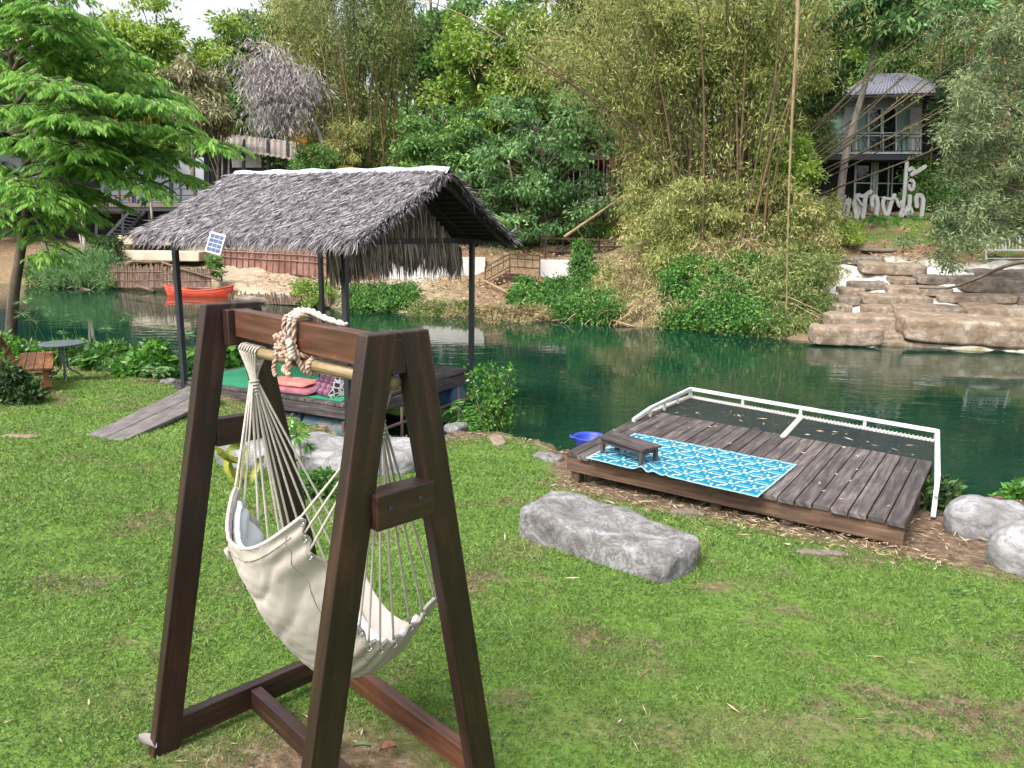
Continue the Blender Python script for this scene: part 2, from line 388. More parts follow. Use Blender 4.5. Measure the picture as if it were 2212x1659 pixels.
grn = ramp(nt, noi(.35, 5), [(.55, (0,0,0)), (.66, (1,1,1))]).outputs[0]
grc = ramp(nt, noi(20), [(.3, (.04,.07,.015)), (.7, (.12,.17,.04))]).outputs[0]
litc = mixc(grn, litc, grc)
c = mixc(attr('soil'), lawn2, bare); c = mixc(attr('litter'), c, litc); tn_ = N(nt, 'ShaderNodeMath', operation='MULTIPLY'); nt.links.new(attr('turf'), tn_.inputs[0]); nt.links.new(ramp(nt, noi(1.3, 6), [(.40,(0,0,0)), (.52,(1,1,1))]).outputs[0], tn_.inputs[1]); c = mixc(tn_.outputs[0], c, grc); c = mixc(attr('sand'), c, sandc); c = mixc(attr('mortar'), c, mortc)
nt.links.new(c, b.inputs['Base Color']); b.inputs['Roughness'].default_value = .95; b.inputs['Specular IOR Level'].default_value = .15
bp = N(nt, 'ShaderNodeBump', Strength=.8, Distance=.05); nt.links.new(noi(14, 10), bp.inputs['Height']); nt.links.new(bp.outputs[0], b.inputs['Normal'])
gobj = _link('ground', me, m_, None, (0,0,0)); tag(gobj, 'green lawn running down to the river, with the leaf-strewn far bank', kind='structure')

# ------------------------------------------------------------------ water
m_, nt, b = newmat('river_water')
b.inputs['Roughness'].default_value = .035; b.inputs['IOR'].default_value = 1.33
co = coord(nt, (1,1,1))
n1 = N(nt, 'ShaderNodeTexNoise', Scale=.12, Detail=3); nt.links.new(co, n1.inputs['Vector'])
r = ramp(nt, n1.outputs[0], [(.3, (.0022,.019,.0115)), (.7, (.004,.031,.0185))]); nt.links.new(r.outputs[0], b.inputs['Base Color'])
mp = N(nt, 'ShaderNodeMapping'); mp.inputs['Scale'].default_value = (.9, 1.9, 1); mp.inputs['Rotation'].default_value = (0,0,.25); nt.links.new(co, mp.inputs[0])
n2 = N(nt, 'ShaderNodeTexNoise', Scale=1.6, Detail=3, Roughness=.5, Distortion=.6); nt.links.new(mp.outputs[0], n2.inputs['Vector'])
n3 = N(nt, 'ShaderNodeTexNoise', Scale=.22, Detail=2); nt.links.new(co, n3.inputs['Vector'])
rr = ramp(nt, n3.outputs[0], [(.38, (.1,.1,.1)), (.62, (1,1,1))])
mu = N(nt, 'ShaderNodeMath', operation='MULTIPLY'); nt.links.new(n2.outputs[0], mu.inputs[0]); nt.links.new(rr.outputs[0], mu.inputs[1])
bp = N(nt, 'ShaderNodeBump', Strength=.35, Distance=.028); nt.links.new(mu.outputs[0], bp.inputs['Height']); nt.links.new(bp.outputs[0], b.inputs['Normal'])
w = MB(); w.quad((-120,4,-1.2),(120,4,-1.2),(120,60,-1.2),(-120,60,-1.2))
wo_ = w.build('water', m_); tag(wo_, 'calm dark teal river with soft ripples', kind='structure')

# ------------------------------------------------------------------ grass
rng = np.random.default_rng(5)
def lawn_points(n, dmin, dmax, power, half=.80):
    t = rng.random(n)
    if power == 0: d = dmin*(dmax/dmin)**t
    else: d = (dmin**power+(dmax**power-dmin**power)*t)**(1/power)
    a = (rng.random(n)*2-1)*half
    return d*a, d
x, y = lawn_points(640000, 1.1, 15, 0)
ok = (y < s1(x)-.12)
# thinner on soil and on worn patches
fr = np.array([mnoise.fractal(Vector((a*.9+11, b_*.9, 0)), .6, 2, 4) for a, b_ in zip(x, y)])
wx, wy = (x+.75), (y-2.45)
worn = np.clip(1.25-np.sqrt((wx/.62)**2+(wy/.45)**2), 0, 1)*.9 + np.clip(.95-np.sqrt(((x+2.1)/.8)**2+((y-2.1)/.5)**2), 0, 1)*.55 + np.clip(.9-np.sqrt(((x-.9)/1.0)**2+((y-2.7)/.3)**2), 0, 1)*.5
keep = 1.04 - np.clip((fr-.10)*1.7, 0, .72) - wornmask(x, y)*.92
ok &= (rng.random(len(x)) < keep*(1-soilmask(x, y)*.93))
ok &= ~((x > .3) & (x < 3.4) & (y > 6.75-.66*(x-.45)))
x, y, fr = x[ok], y[ok], fr[ok]
z = ground(x, y)+fract(x[:, None], y[:, None], .9)[:, 0]*.018-.004
hh = (.009+.011*rng.random(len(x)))*np.clip(y/2.5, .8, 2.6)**.6; ww = (.0024+.0016*rng.random(len(x)))*np.clip(y/2.2, .6, 6)
yaw = rng.random(len(x))*6.283; lean = rng.normal(size=(len(x), 2))*.75
P = np.stack([x, y, z], -1); S = np.stack([np.cos(yaw), np.sin(yaw), np.zeros_like(yaw)], -1)*ww[:, None]/2
Tt = P+np.stack([lean[:, 0]*hh, lean[:, 1]*hh, hh], -1)
Mi = (P+Tt)/2+np.array([0,0,1])*hh[:, None]*.18
V = np.stack([P-S, P+S, Mi+S*.9, Tt], 1)
tone = np.clip(rng.random(len(x))*.62+.16-fr*.25+.0*y, 0, 1)
tone = np.where(rng.random(len(x)) < .015+np.clip(fr, 0, .4)*.10, .97, tone*.9)
M_grass = leafmat('grass_blades', (.050,.104,.020), (.138,.238,.048), (.26,.36,.105), rough=.6, trans=.35, dry=(.26,.20,.11))
g = quads('lawn_grass', V, tone, M_grass); tag(g, 'short green lawn grass with thin worn patches', 'grass', kind='stuff')

# small broad leaved weeds among the grass
xw, yw = lawn_points(9000, 1.1, 12, 0); cl = np.array([mnoise.noise(Vector((a*1.3+5, b_*1.3, 2))) for a, b_ in zip(xw, yw)])
ok = (cl > .12) & (yw < s1(xw)-.3) & (rng.random(len(xw)) < 1-soilmask(xw, yw)); xw, yw = xw[ok], yw[ok]; k_ = 4; n = len(xw)*k_
P = np.stack([np.repeat(xw, k_), np.repeat(yw, k_), ground(np.repeat(xw, k_), np.repeat(yw, k_))+.012], -1)+rng.normal(size=(n,3))*[.006,.006,.002]; a = rng.random(n)*6.283
M_weed = leafmat('lawn_weed_leaves', (.03,.075,.018), (.065,.14,.035), (.12,.20,.06), rough=.5, trans=.3)
g = quads('lawn_weeds', leaves(P, np.stack([np.cos(a), np.sin(a), .35+.3*rng.random(n)], -1), (.010+.012*rng.random(n))*np.clip(P[:,1]/3, .7, 1.6), (.007+.006*rng.random(n))*np.clip(P[:,1]/3, .7, 1.6), rng, .9), rng.random(n), M_weed); tag(g, 'low broad leaved weeds mixed into the lawn', 'weeds', kind='stuff')
# dead bamboo leaves and straw lying on the lawn
x, y = lawn_points(2400, 1.1, 13, 0, .8); ok = (y < s1(x)-.05); x, y = x[ok], y[ok]
wgt = .07+1.2*soilmask(x, y)+.9*wornmask(x, y)+.25*np.clip(1-np.sqrt(((x+1.9)/1.0)**2+((y-2.1)/.8)**2), 0, 1)+np.clip(.8-np.sqrt(((x+.75)/.9)**2+((y-2.4)/.7)**2), 0, 1)
ok = rng.random(len(x)) < wgt; x, y = x[ok], y[ok]
sx = rng.random(2600)*4.4+.3; sy = 6.55-.66*(sx-.45)-.32+rng.normal(size=2600)*.16; sy = np.where(sx > 2.9, 4.9+rng.random(2600)*1.1-(sx-2.9)*.15, sy)
ok = (rng.random(2600) < .8) & (sy < s1(sx)+.1); x = np.r_[x, sx[ok]]; y = np.r_[y, sy[ok]]
ex = rng.random(1500)*12-9.5; ey = s1(ex)-.1-rng.random(1500)*.45; ok = (ex < .6); x = np.r_[x, ex[ok]]; y = np.r_[y, ey[ok]]
n = len(x); z = ground(x, y)+.012+rng.random(n)*.02; a = rng.random(n)*6.283
P = np.stack([x, y, z], -1); D = np.stack([np.cos(a), np.sin(a), rng.normal(size=n)*.15], -1)
V = leaves(P, D, .02+.075*rng.random(n)**1.6*np.clip(y/3, .6, 1.3), .004+.007*rng.random(n), rng, flat=.8)
M_litter = leafmat('dry_leaf_litter', (.10,.06,.035), (.24,.17,.10), (.42,.35,.24), rough=.8, trans=.1, spec=.2)
g = quads('fallen_leaves', V, rng.random(n), M_litter); tag(g, 'dry bamboo leaves and straw scattered on lawn and soil', 'leaf litter', kind='stuff')
# litter on the far bank
xx = rng.random(16000)*30-12; yy = s2(xx)+rng.random(16000)**.8*11+.6
kk = (xx > 2) & (xx < 8.2) & (yy < s2(xx)+7); xx, yy = xx[~kk], yy[~kk]
kk = (xx > 8) & (yy < s2(xx)+8); xx, yy = xx[~kk], yy[~kk]
n = len(xx); kk = (xx > 9) & (yy > s2(xx)+9.6) & (rng.random(len(xx)) < .7); xx, yy = xx[~kk], yy[~kk]; n = len(xx)
zz = ground(xx, yy)+.05+.1*rng.random(n); a = rng.random(n)*6.283
V = leaves(np.stack([xx,yy,zz],-1), np.stack([np.cos(a),np.sin(a),rng.normal(size=n)*.3],-1), .10+.1*rng.random(n), .05, rng, flat=.7)
M_litter2 = leafmat('brown_leaf_litter', (.12,.06,.035), (.28,.16,.09), (.46,.32,.22), rough=.85, trans=.05, spec=.15)
g = quads('far_bank_litter', V, rng.random(n), M_litter2); tag(g, 'brown fallen leaves covering the far river bank', 'leaf litter', kind='stuff')
# ------------------------------------------------------------------ swing frame
TH = .78120105
SW = np.array([math.sin(TH), math.cos(TH), 0]); SL = np.array([math.cos(TH), -math.sin(TH), 0])
Wd, Ln, Ht, Tp = .73, 1.0025, 1.664, .118
SO = np.array([-1.299, 2.541, -.02])+SW*Wd/2
def sp(w, l, z): return SO+SW*w+SL*l+np.array([0, 0, z])
fr_ = thing('swing_frame', 'dark brown wooden A-frame stand holding the cream hammock chair', 'swing frame', sp(0, .5, 0))
def bolts(P, nrm, name='bolt'):
    q = MB()
    for p in P: q.cyl(np.array(p)-nrm*.004, np.array(p)+nrm*.004, .008, 10)
    return q.build(name, M_steel, fr_)
def leg(side, l, mat=M_dark):
    b = MB(); s = side; hw, th_ = .0495, .025
    def c(z, k): # centre w at height z
        return s*(Wd/2*(1-z/Ht)+Tp/2*(z/Ht))
    z0, z1 = -.03, Ht+.02
    lo = [sp(c(z0,0)-hw, l-th_, z0), sp(c(z0,0)+hw, l-th_, z0), sp(c(z0,0)+hw, l+th_, z0), sp(c(z0,0)-hw, l+th_, z0)]
    hi = [sp(c(z1,0)-hw, l-th_, z1), sp(c(z1,0)+hw, l-th_, z1), sp(c(z1,0)+hw, l+th_, z1), sp(c(z1,0)-hw, l+th_, z1)]
    b.hexa(lo+hi, tone=.35+.3*b.rng.random())
    return b.build('leg', mat, fr_, bevel=.005)
for l in (0, Ln):
    for s in (-1, 1): leg(s, l)
def fb(name, a, b_, w, h, side, mat=M_dark, tone=.5):
    q = MB(); q.beam(a, b_, w, h, side, tone=tone); return q.build(name, mat, fr_, bevel=.004)
fb('top_beam', sp(0,.075,1.617), sp(0,Ln-.03,1.617), .050, .098, SW, M_red, .45)
for l in (0.055, Ln-.0): # filler between the leg heads
    if l < .5: fb('head_block', sp(0,.03,1.60), sp(0,.074,1.60), .10, .13, SW)
b = MB(); b.beam(sp(0,Ln-.022,1.615), sp(0,Ln+.022,1.615), .05, .10, SW, tone=.2); b.build('head_block', M_dark, fr_, bevel=.004)
# cross braces
z = 1.205; w_ = Wd/2*(1-z/Ht)+Tp/2*z/Ht-.05
fb('brace', sp(-w_,0.0,z), sp(w_,0.0,z), .048, .105, SL)
z = 1.185; w_ = Wd/2*(1-z/Ht)+Tp/2*z/Ht-.045
fb('brace', sp(-w_,Ln+.012,z), sp(w_,Ln+.012,z), .075, .105, SL, M_dark, .95)
for w9, z9 in ((-.055,1.19),(.05,1.195)):
    bolts([sp(w9, Ln+.052, z9)], SL)
for w9 in (-.33,.33):
    for l9 in (0, Ln): bolts([sp(w9, l9+(.030 if l9 else -.03), .09)], SL)
# base rails
fb('base_rail', sp(-Wd/2+.05,0,.075), sp(Wd/2-.05,0,.075), .045, .10, SL, M_dark)
fb('base_rail', sp(-Wd/2+.05,Ln,.075), sp(Wd/2-.05,Ln,.075), .045, .10, SL, M_dark)
fb('side_rail', sp(Wd/2+.01,.03,.075), sp(Wd/2+.01,Ln-.03,.075), .045, .10, SW, M_red, .25)
fb('centre_rail', sp(0,.024,.07), sp(0,Ln-.024,.07), .045, .09, SW, M_dark, .75)

# ------------------------------------------------------------------ hammock chair
M_cloth = surf('cream_canvas', ((.30,.265,.235), (.38,.343,.310), (.44,.405,.37)), scale=5, rough=.9, bump=.35, bscale=160, bdist=.002)
M_pad = surf('white_quilted_pad', ((.42,.46,.49), (.52,.55,.575), (.58,.61,.63)), scale=4, rough=.9, bump=.3, bscale=110, bdist=.002)
ch = thing('hammock_chair', 'cream canvas hammock chair hanging on white cords from a bamboo bar', 'hammock chair', sp(0,.5,.4))
NE = [(-.190,1.120),(-.15,1.00),(-.085,.85),(-.015,.70),(.045,.625),(.13,.605),(.235,.635),(.335,.690)]
FE = [(-.165,1.080),(-.13,.99),(-.075,.87),(-.005,.74),(.06,.665),(.14,.635),(.23,.645),(.32,.67)]
CE = [(-.285,.985),(-.262,.86),(-.20,.71),(-.12,.57),(-.03,.46),(.085,.405),(.21,.41),(.335,.50)]
na, nb = 110, 72
rngc = np.random.default_rng(3)
def cloth(a0, a1, b0, b1, off, na=na, nb=nb, puff=0, wr=1):
    ne, fe, ce = (smoothl(q, 200) for q in (NE, FE, CE))
    P = np.zeros((na, nb, 3))
    for i in range(na):
        a = a0+(a1-a0)*i/(na-1); k = a*199
        g_ = lambda q: np.array([np.interp(k, range(200), q[:, 0]), np.interp(k, range(200), q[:, 1])])
        N_, F_, C_ = g_(ne), g_(fe), g_(ce); mid = (N_+F_)/2
        k2 = min(199, k+2); t = np.array([np.interp(k2, range(200), ce[:,0]), np.interp(k2, range(200), ce[:,1])])-np.array([np.interp(k2-3, range(200), ce[:,0]), np.interp(k2-3, range(200), ce[:,1])])
        nn = np.array([-t[1], t[0]])/ (np.linalg.norm(t)+1e-9)   # towards the sitter
        for j in range(nb):
            q = b0+(b1-b0)*j/(nb-1)
            e = F_*(1-q)+N_*q
            sag = (1-abs(2*q-1)**2.3)
            l = .30+(.79-.30)*q + (.012*math.sin(6*a+4*q))
            p = e+(C_-mid)*sag
            # gathers running in from the cord holes, slow folds across the back
            edge = abs(2*q-1)
            rd_ = mnoise.noise(Vector((a*4, q*3, 4))); wri = wr*(.010*edge**2.5*math.sin(a*52+4*math.sin(a*9))+.010*(1-abs(math.sin(a*15+6*q+3*rd_)))**2*math.exp(-((a-.24)/.17)**2)+.006*mnoise.noise(Vector((a*6, q*4, 1)))+.003*(1-abs(mnoise.noise(Vector((a*9+q*7, q*16-a*6, 2)))))**3+.003*mnoise.noise(Vector((a*30, q*22, 1))))
            pf = puff*(math.sin(math.pi*min(1, max(0, j/(nb-1))))**.35*math.sin(math.pi*i/(na-1))**.25)
            d = off+wri+pf
            P[i, j] = sp(p[0]+nn[0]*d, l, p[1]+nn[1]*d)
    return P
b = MB(); b.grid(cloth(0, 1, 0, 1, 0), (2, 1)); seat = b.build('seat_cloth', M_cloth, ch, smooth=True)
so = seat.modifiers.new('thick', 'SOLIDIFY'); so.thickness = .010; so.offset = 0
b = MB(); b.grid(cloth(.03, .92, .05, .95, .020, 90, 60, .012, 1), (2, 1)); pad = b.build('seat_pad', M_pad, ch, smooth=True)
so = pad.modifiers.new('thick', 'SOLIDIFY'); so.thickness = .022; so.offset = 0
M_seam = surf('seam_thread', ((.16,.135,.11), (.24,.205,.17)), scale=30, rough=.9, bump=0)
S_ = cloth(0, 1, 0, 1, -.007, 110, 72); b = MB()
for j in (5, 66): b.tube(list(S_[3:107, j]), .0018, 4)
for i in (5, 104): b.tube(list(S_[i, 3:69]), .0018, 4)
b.build('seam', M_seam, ch, smooth=True)
# hem cord round the rim
E_ = cloth(0, 1, 0, 1, 0, 60, 30)
rim = np.vstack([E_[:, 0], E_[-1, 1:], E_[::-1, -1][1:], E_[0, ::-1][1:]])
b = MB(); b.tube(list(rim)+[rim[0]], .0065, 6); b.build('hem', M_cloth, ch, smooth=True)
# spreader bar
bl, br = sp(0,.085,1.500), sp(0,.965,1.500)
b = MB(); b.tube([sp(0,.085,1.519), sp(0.002,.3,1.524), sp(0,.6,1.529), sp(0,1.005,1.538)], [.019,.0195,.020,.0205], 16)
b.build('spreader_bar', M_bamboo, ch, smooth=True)
# cord bundles
kn_f, kn_n = sp(.0,.150,1.405), sp(0,.925,1.405)
def cord(a, b_, r=.0042, sag=.0, mid=None):
    P = [a, b_] if mid is None else [a]+mid+[b_]
    P = polyl(P, 22) if mid is None else smoothl(P, 22)
    q = MB(); q.tube(list(P), r, 6); return q.build('cord', M_rope, ch, smooth=True)
def rimpt(a, side):
    return E_[int(round(a*59)), 0 if side < 0 else -1]
ring = MB()
for side, kn, lb in ((-1, kn_f, .15), (1, kn_n, .925)):
    aa = [.0,.06,.14,.24,.34,.44,.54,.63,.72,.81,.90,.99]
    for i, a in enumerate(aa):
        e = rimpt(a, side)
        o = sp((i-5.5)*.0022, lb+((i % 3)-1)*.006, 1.405)
        q = np.array(o)-(o-e)*(.08 if side < 0 else .06)
        cord(o, e, .0043, mid=[o+(e-o)*.5+np.array([0,0,-.004])])
        # hitch over the edge
        t = unit(e-o); ring_c = e-np.array([0,0,.012])
        ring.tube([ring_c+SL*side*.004+np.array([math.cos(k)*.008, 0, math.sin(k)*.012]) for k in np.linspace(0, 6.28, 9)], .0022, 5)
    # bundle from the knot up and over the bar
    zb = 1.521 if side < 0 else 1.536
    for i in range(7):
        s = (i-3)*.0045
        top = sp(-.021, lb-.055+i*.020 if side < 0 else lb-.03+i*.013, zb)
        cord(sp(s*.5, lb+s*.3, 1.405), top, .0042, mid=[sp(-.006+s*.4, lb+(i-3)*.006, 1.45)])
        cord(sp(.021, lb-.055+i*.020 if side < 0 else lb-.03+i*.013, zb), sp(s*.5+.003, lb, 1.405), .0042, mid=[sp(.010, lb+(i-3)*.006, 1.45)])
        q = MB(); ll = lb-.055+i*.020 if side < 0 else lb-.03+i*.013
        q.tube([sp(.0235*math.cos(k), ll, zb+.0235*math.sin(k)) for k in np.linspace(0, math.pi, 8)], .0042, 6); q.build('cord', M_rope, ch, smooth=True)
    q = MB()
    for k in range(5):
        zc = 1.41-.012*k
        q.tube([sp(.015*math.cos(t), lb+.015*math.sin(t), zc+.004*math.sin(t)) for t in np.linspace(0, 6.4, 12)], .0048, 6)
    q.build('cord_binding', M_rope, ch, smooth=True)
M_metal = plain('grey_metal', (.45,.46,.47), rough=.35, metallic=.8)
ring.build('eyelets', M_metal, ch, smooth=True)
# loop strap at the back
sb_ = cloth(0,1,0,1,0,60,30); b = MB(); b.tube([sb_[6,6]-SW*.0, sb_[7,6]-SW*.028, sb_[9,6]-SW*.026, sb_[10,6]], .009, 6); b.build('strap', M_cloth, ch, smooth=True)
# hanging rope: wraps round the beam, knot, then the bar
rp = thing('knotted_rope', 'thick knotted rope tying the bamboo bar to the top beam', 'rope', sp(0,.5,1.67))
def ropetube(name, P, r=.008, n=60, mat=M_prope):
    """two twisted strands following P"""
    Q = smoothl(P, n); q = MB(); ph = 0
    for s in (0, math.pi):
        R = []
        for i in range(n):
            t = unit(Q[min(i+1, n-1)]-Q[max(i-1, 0)]); x = unit(np.cross(t, [0.3,.2,1.])); y = np.cross(t, x)
            a = s+i*.75; R.append(Q[i]+(x*math.cos(a)+y*math.sin(a))*r*.5)
        q.tube(R, r*.62, 7)
    return q.build(name, mat, rp, smooth=True)
for k, (l0, dl, mt) in enumerate(((.455,.02,M_prope),(.485,.01,M_rope),(.515,.0,M_prope))):
    ropetube('rope_turn', [sp(-.037,l0,1.60), sp(-.036,l0+.01,1.672), sp(0,l0+.015+dl,1.684), sp(.036,l0+.03+dl,1.668), sp(.036,l0+.04+dl,1.56), sp(0,l0+.03,1.553), sp(-.036,l0+.02,1.565), sp(-.038,l0,1.60)], .0085, 70, mt)
# white turns lying along the beam top
ropetube('rope_turn', [sp(-.01,.47,1.69), sp(.0,.55,1.70), sp(.01,.62,1.685), sp(.028,.72,1.672)], .009, 40, M_rope)
ropetube('rope_turn', [sp(.01,.45,1.695), sp(.015,.54,1.70), sp(.02,.63,1.682), sp(.03,.69,1.672)], .008, 40, M_rope)
rk = random.Random(4)
P = []
for i in range(13):
    a = i*2.4; P.append(sp(-.050+.016*math.cos(a*1.3), .475+.035*math.cos(a), 1.600+.034*math.sin(a*1.1)-.002*i))
ropetube('rope_knot', P, .0095, 150)
P = [sp(-.045+.012*math.cos(i*2.1), .485+.026*math.sin(i*1.7), 1.575-.010*i+.012*math.cos(i*2.9)) for i in range(9)]
ropetube('rope_knot', P, .0095, 110)
ropetube('rope_drop', [sp(-.045,.50,1.58), sp(-.038,.52,1.56), sp(-.030,.535,1.535), sp(-.014,.54,1.505), sp(.012,.55,1.504), sp(.024,.56,1.53), sp(0,.575,1.553), sp(-.024,.575,1.53), sp(-.01,.57,1.503), sp(.017,.56,1.515), sp(.0,.53,1.575)], .0095, 120)
ropetube('rope_tail', [sp(-.05,.46,1.60), sp(-.056,.435,1.58), sp(-.050,.42,1.545), sp(-.052,.405,1.50), sp(-.05,.41,1.475)], .0085, 40)
ropetube('rope_tail', [sp(-.046,.50,1.60), sp(-.058,.525,1.60), sp(-.056,.53,1.575), sp(-.054,.535,1.55)], .012, 30, M_rope)

# ------------------------------------------------------------------ thatched raft
GB = atz(748,872,-.4); GA = atz(400,821,-.4); e1 = unit(GB-GA); e2 = np.array([-e1[1], e1[0], 0])
def g(s, t, z): return GB+e1*s+e2*t+np.array([0,0,z+.4])
LA, LC = 3.07, 3.05
raft = thing('thatched_raft', 'floating bamboo-and-plank raft pavilion with grey thatched gable roof', 'pavilion', g(-1.7,1.6,-1.2))
b = MB(); k = int(3.42/.135)
for i in range(k):   # boards run across the raft
    s = -3.26+i*.135
    b.hexa([g(s,-.03,-.45), g(s+.126,-.03,-.45), g(s+.126,LC+.12,-.45), g(s,LC+.12,-.45), g(s,-.03,-.412), g(s+.126,-.03,-.412), g(s+.126,LC+.12,-.412), g(s,LC+.12,-.412)])
b.build('deck_boards', M_grey, raft, bevel=.003)
b = MB()
b.beam(g(-3.26,-.025,-.535), g(.14,-.025,-.535), .05, .15, e2); b.beam(g(-3.26,LC+.10,-.535), g(.14,LC+.10,-.535), .05, .15, e2)
b.beam(g(.14,.0,-.535), g(.14,LC+.07,-.535), .05, .15, e1); b.beam(g(-3.24,.0,-.535), g(-3.24,LC+.07,-.535), .05, .15, e1)

b.build('edge_beams', M_grey, raft, bevel=.004)
for (s, t, zb) in ((-LA,0,-.62),(0.05,0,-1.25),(.20,LC,-.42),(-LA+.1,LC,-.42)):
    q = MB(); q.beam(g(s,t-.02,zb), g(s,t-.02,1.74), .075, .075, e1); q.build('post', M_steel, raft, bevel=.004)
# drums: axis along e1
M_drum = surf('faded_blue_drum', [(.36,(.20,.15,.11)), (.45,(.05,.12,.19)), (.7,(.015,.06,.17))], scale=2.2, rough=.6, bump=.2)
M_drum2 = surf('faded_teal_drum', [(.36,(.20,.15,.11)), (.47,(.07,.13,.15)), (.7,(.035,.11,.16))], scale=2.0, stretch=(1,1,3), rough=.6, bump=.2)
for t in (.26, LC-.22):
    for j in range(4):
        s0 = .13-.05-j*.92 if t > 1 else .02-j*.92
        q = MB(); prof = [(0,.0),(.21,.0),(.228,.012),(.228,.05),(.222,.06),(.222,.27),(.230,.28),(.230,.30),(.222,.31),(.222,.55),(.230,.56),(.230,.58),(.222,.59),(.222,.80),(.228,.815),(.228,.85),(.21,.862),(.20,.85),(0,.85)]
        nseg = 26; vs_, fs = [], []
        for r, h in prof:
            for a in range(nseg): an = 6.2832*a/nseg; vs_.append(g(s0-h, t+r*math.cos(an), -.855+r*math.sin(an)))
        for i in range(len(prof)-1):
            for a in range(nseg): kk = (a+1) % nseg; fs.append((i*nseg+a, i*nseg+kk, (i+1)*nseg+kk, (i+1)*nseg+a))
        q.add(vs_, fs); q.build('float_drum', M_drum if t > 1 else M_drum2, raft, smooth=True)
b = MB()
b.beam(g(.26,-.2,-.83), g(.26,LC+.2,-.83), .03, .03, e1); b.beam(g(.05,-.12,-.62), g(.05,-.12,-1.12), .04, .04, e1); b.beam(g(-.85,-.12,-.62), g(-.85,-.12,-1.12), .04, .04, e1)
b.beam(g(.27,LC-.55,-.6), g(.27,LC-.55,-1.25), .03, .03, e1); b.beam(g(.27,.9,-.6), g(.27,.9,-1.25), .03, .03, e1)
b.build('drum_braces', M_palis, raft)
b = MB(); b.beam(g(-.95,-.16,-1.08), g(.25,-.16,-1.14), .03, .05, e2); b.beam(g(-.45,-.25,-1.3), g(.25,-.16,-1.12), .03, .045, e2)
b.beam(g(-3.5,-.14,-1.0), g(-2.2,-.14,-1.0), .03, .05, e2)
b.build('drum_rails', M_bench, raft)
# front skirt of old boards and tyres under the deck
b = MB()
for s0, s1_ in ((-3.45,-3.1),(-2.9,-2.45),(-1.75,-1.35)): b.box(g((s0+s1_)/2,.02,-.85), (s1_-s0,.02,.42), math.atan2(e1[1], e1[0]))
b.build('skirt_board', M_palis, raft)
# ---- roof
RZ, EZ = 2.71, 1.79; SR, SLf = .67, -3.36; TM = LC/2; EO = .50
def roofp(s, d, side, lift=0):
    """d 0 at ridge .. 1 at eave; side -1 front, 1 back"""
    half = TM+EO
    z = RZ+(EZ-RZ)*d+.05*math.sin(d*math.pi)*-1
    sl = s if d >= 0 else s
    return g(s, TM+side*half*d, z+lift)
b = MB()
for side in (-1, 1):
    for i in range(14):
        pass
    P = np.array([[roofp(SLf+.18*d+(SR-SLf-.18*d)*i/30, d, side, -.02) for d in np.linspace(0, 1, 8)] for i in range(31)]); b.grid(P)
    P2 = np.array([[roofp(SLf+.18*d+(SR-SLf-.18*d)*i/30, d, side, -.07) for d in np.linspace(0, .985, 8)] for i in range(31)]); b.grid(P2)
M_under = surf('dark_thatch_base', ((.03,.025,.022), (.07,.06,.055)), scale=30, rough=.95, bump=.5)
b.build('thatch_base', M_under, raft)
rg = np.random.default_rng(8)
def strips(n, side):
    s = rg.random(n); d = rg.random(n)**.92
    d = np.r_[d, np.full(2600, .985)+rg.random(2600)*.02]; s = np.r_[s, rg.random(2600)]; s0_ = SLf-.08+.22*d; s = s0_+(SR-s0_)*s
    nn = len(s); half = TM+EO
    base = np.array([roofp(a, c, side, .015) for a, c in zip(s, d)]); base[:, 2] += rg.random(nn)*.035
    dn = unit(e2*side*half+np.array([0,0,EZ-RZ]))
    rowoff = .02*np.sin(s*7+d*20)
    D = dn+e1*(rg.normal(size=(nn,1))*.42+.12)+np.array([0,0,1.])*(rg.random((nn,1))*.20-.03)
    edge = d > .975
    D[edge] += np.array([0,0,-1.])*(.3+1.1*rg.random((edge.sum(),1)))
    Lh = np.where(edge, .10+.24*rg.random(nn)**1.5, .13+.15*rg.random(nn)); W_ = .009+.011*rg.random(nn)
    Sv = unit(np.cross(D, np.array([0,0,1.])+.6*rg.normal(size=(nn,3)))); D = unit(D)
    V = np.stack([base-Sv*W_[:,None]*.5, base+Sv*W_[:,None]*.5, base+D*Lh[:,None]*.6+Sv*W_[:,None]*.45+np.array([0,0,.008]), base+D*Lh[:,None]], 1)
    return V, np.clip(rg.random(nn)*.75+.22, 0, 1)
V1, t1 = strips(30000, -1); V2, t2 = strips(9000, 1)
# verge tufts along both gable edges
nv = 2200; dv = rg.random(nv); sd_ = np.where(rg.random(nv) < .5, -1, 1); ends = np.where(rg.random(nv) < .7, SR, SLf)
bs = np.array([roofp(e+.02*rg.normal(), d, s_, .0) for e, d, s_ in zip(ends, dv, sd_)])
D = np.stack([e1*np.sign(e+1)*.5+unit(e2*s_*(TM+EO)+np.array([0,0,EZ-RZ]))*(.4+.8*rg.random())+np.array([0,0,-.6*rg.random()])+.2*rg.normal(size=3) for e, s_ in zip(ends, sd_)])
V3 = leaves(bs, D, .10+.13*rg.random(nv), .018, rg, flat=0)
quads('thatch', np.concatenate([V1, V2, V3]), np.r_[t1, t2, rg.random(nv)*.8], M_thatch, raft)
# ridge sheet
b = MB(); M_sheet = surf('pale_ridge_sheet', ((.30,.36,.43), (.42,.47,.52)), scale=3, rough=.35, bump=.1)
for side in (-1, 1):
    P = np.array([[roofp(-3.40+(SR+.03+3.40)*i/40, -.0+dd, side, .075-.04*dd/.05+.012*math.sin(i*.9)) for dd in (0,.025,.05)] for i in range(41)]); b.grid(P)
b.build('ridge_sheet', M_sheet, raft, smooth=True)
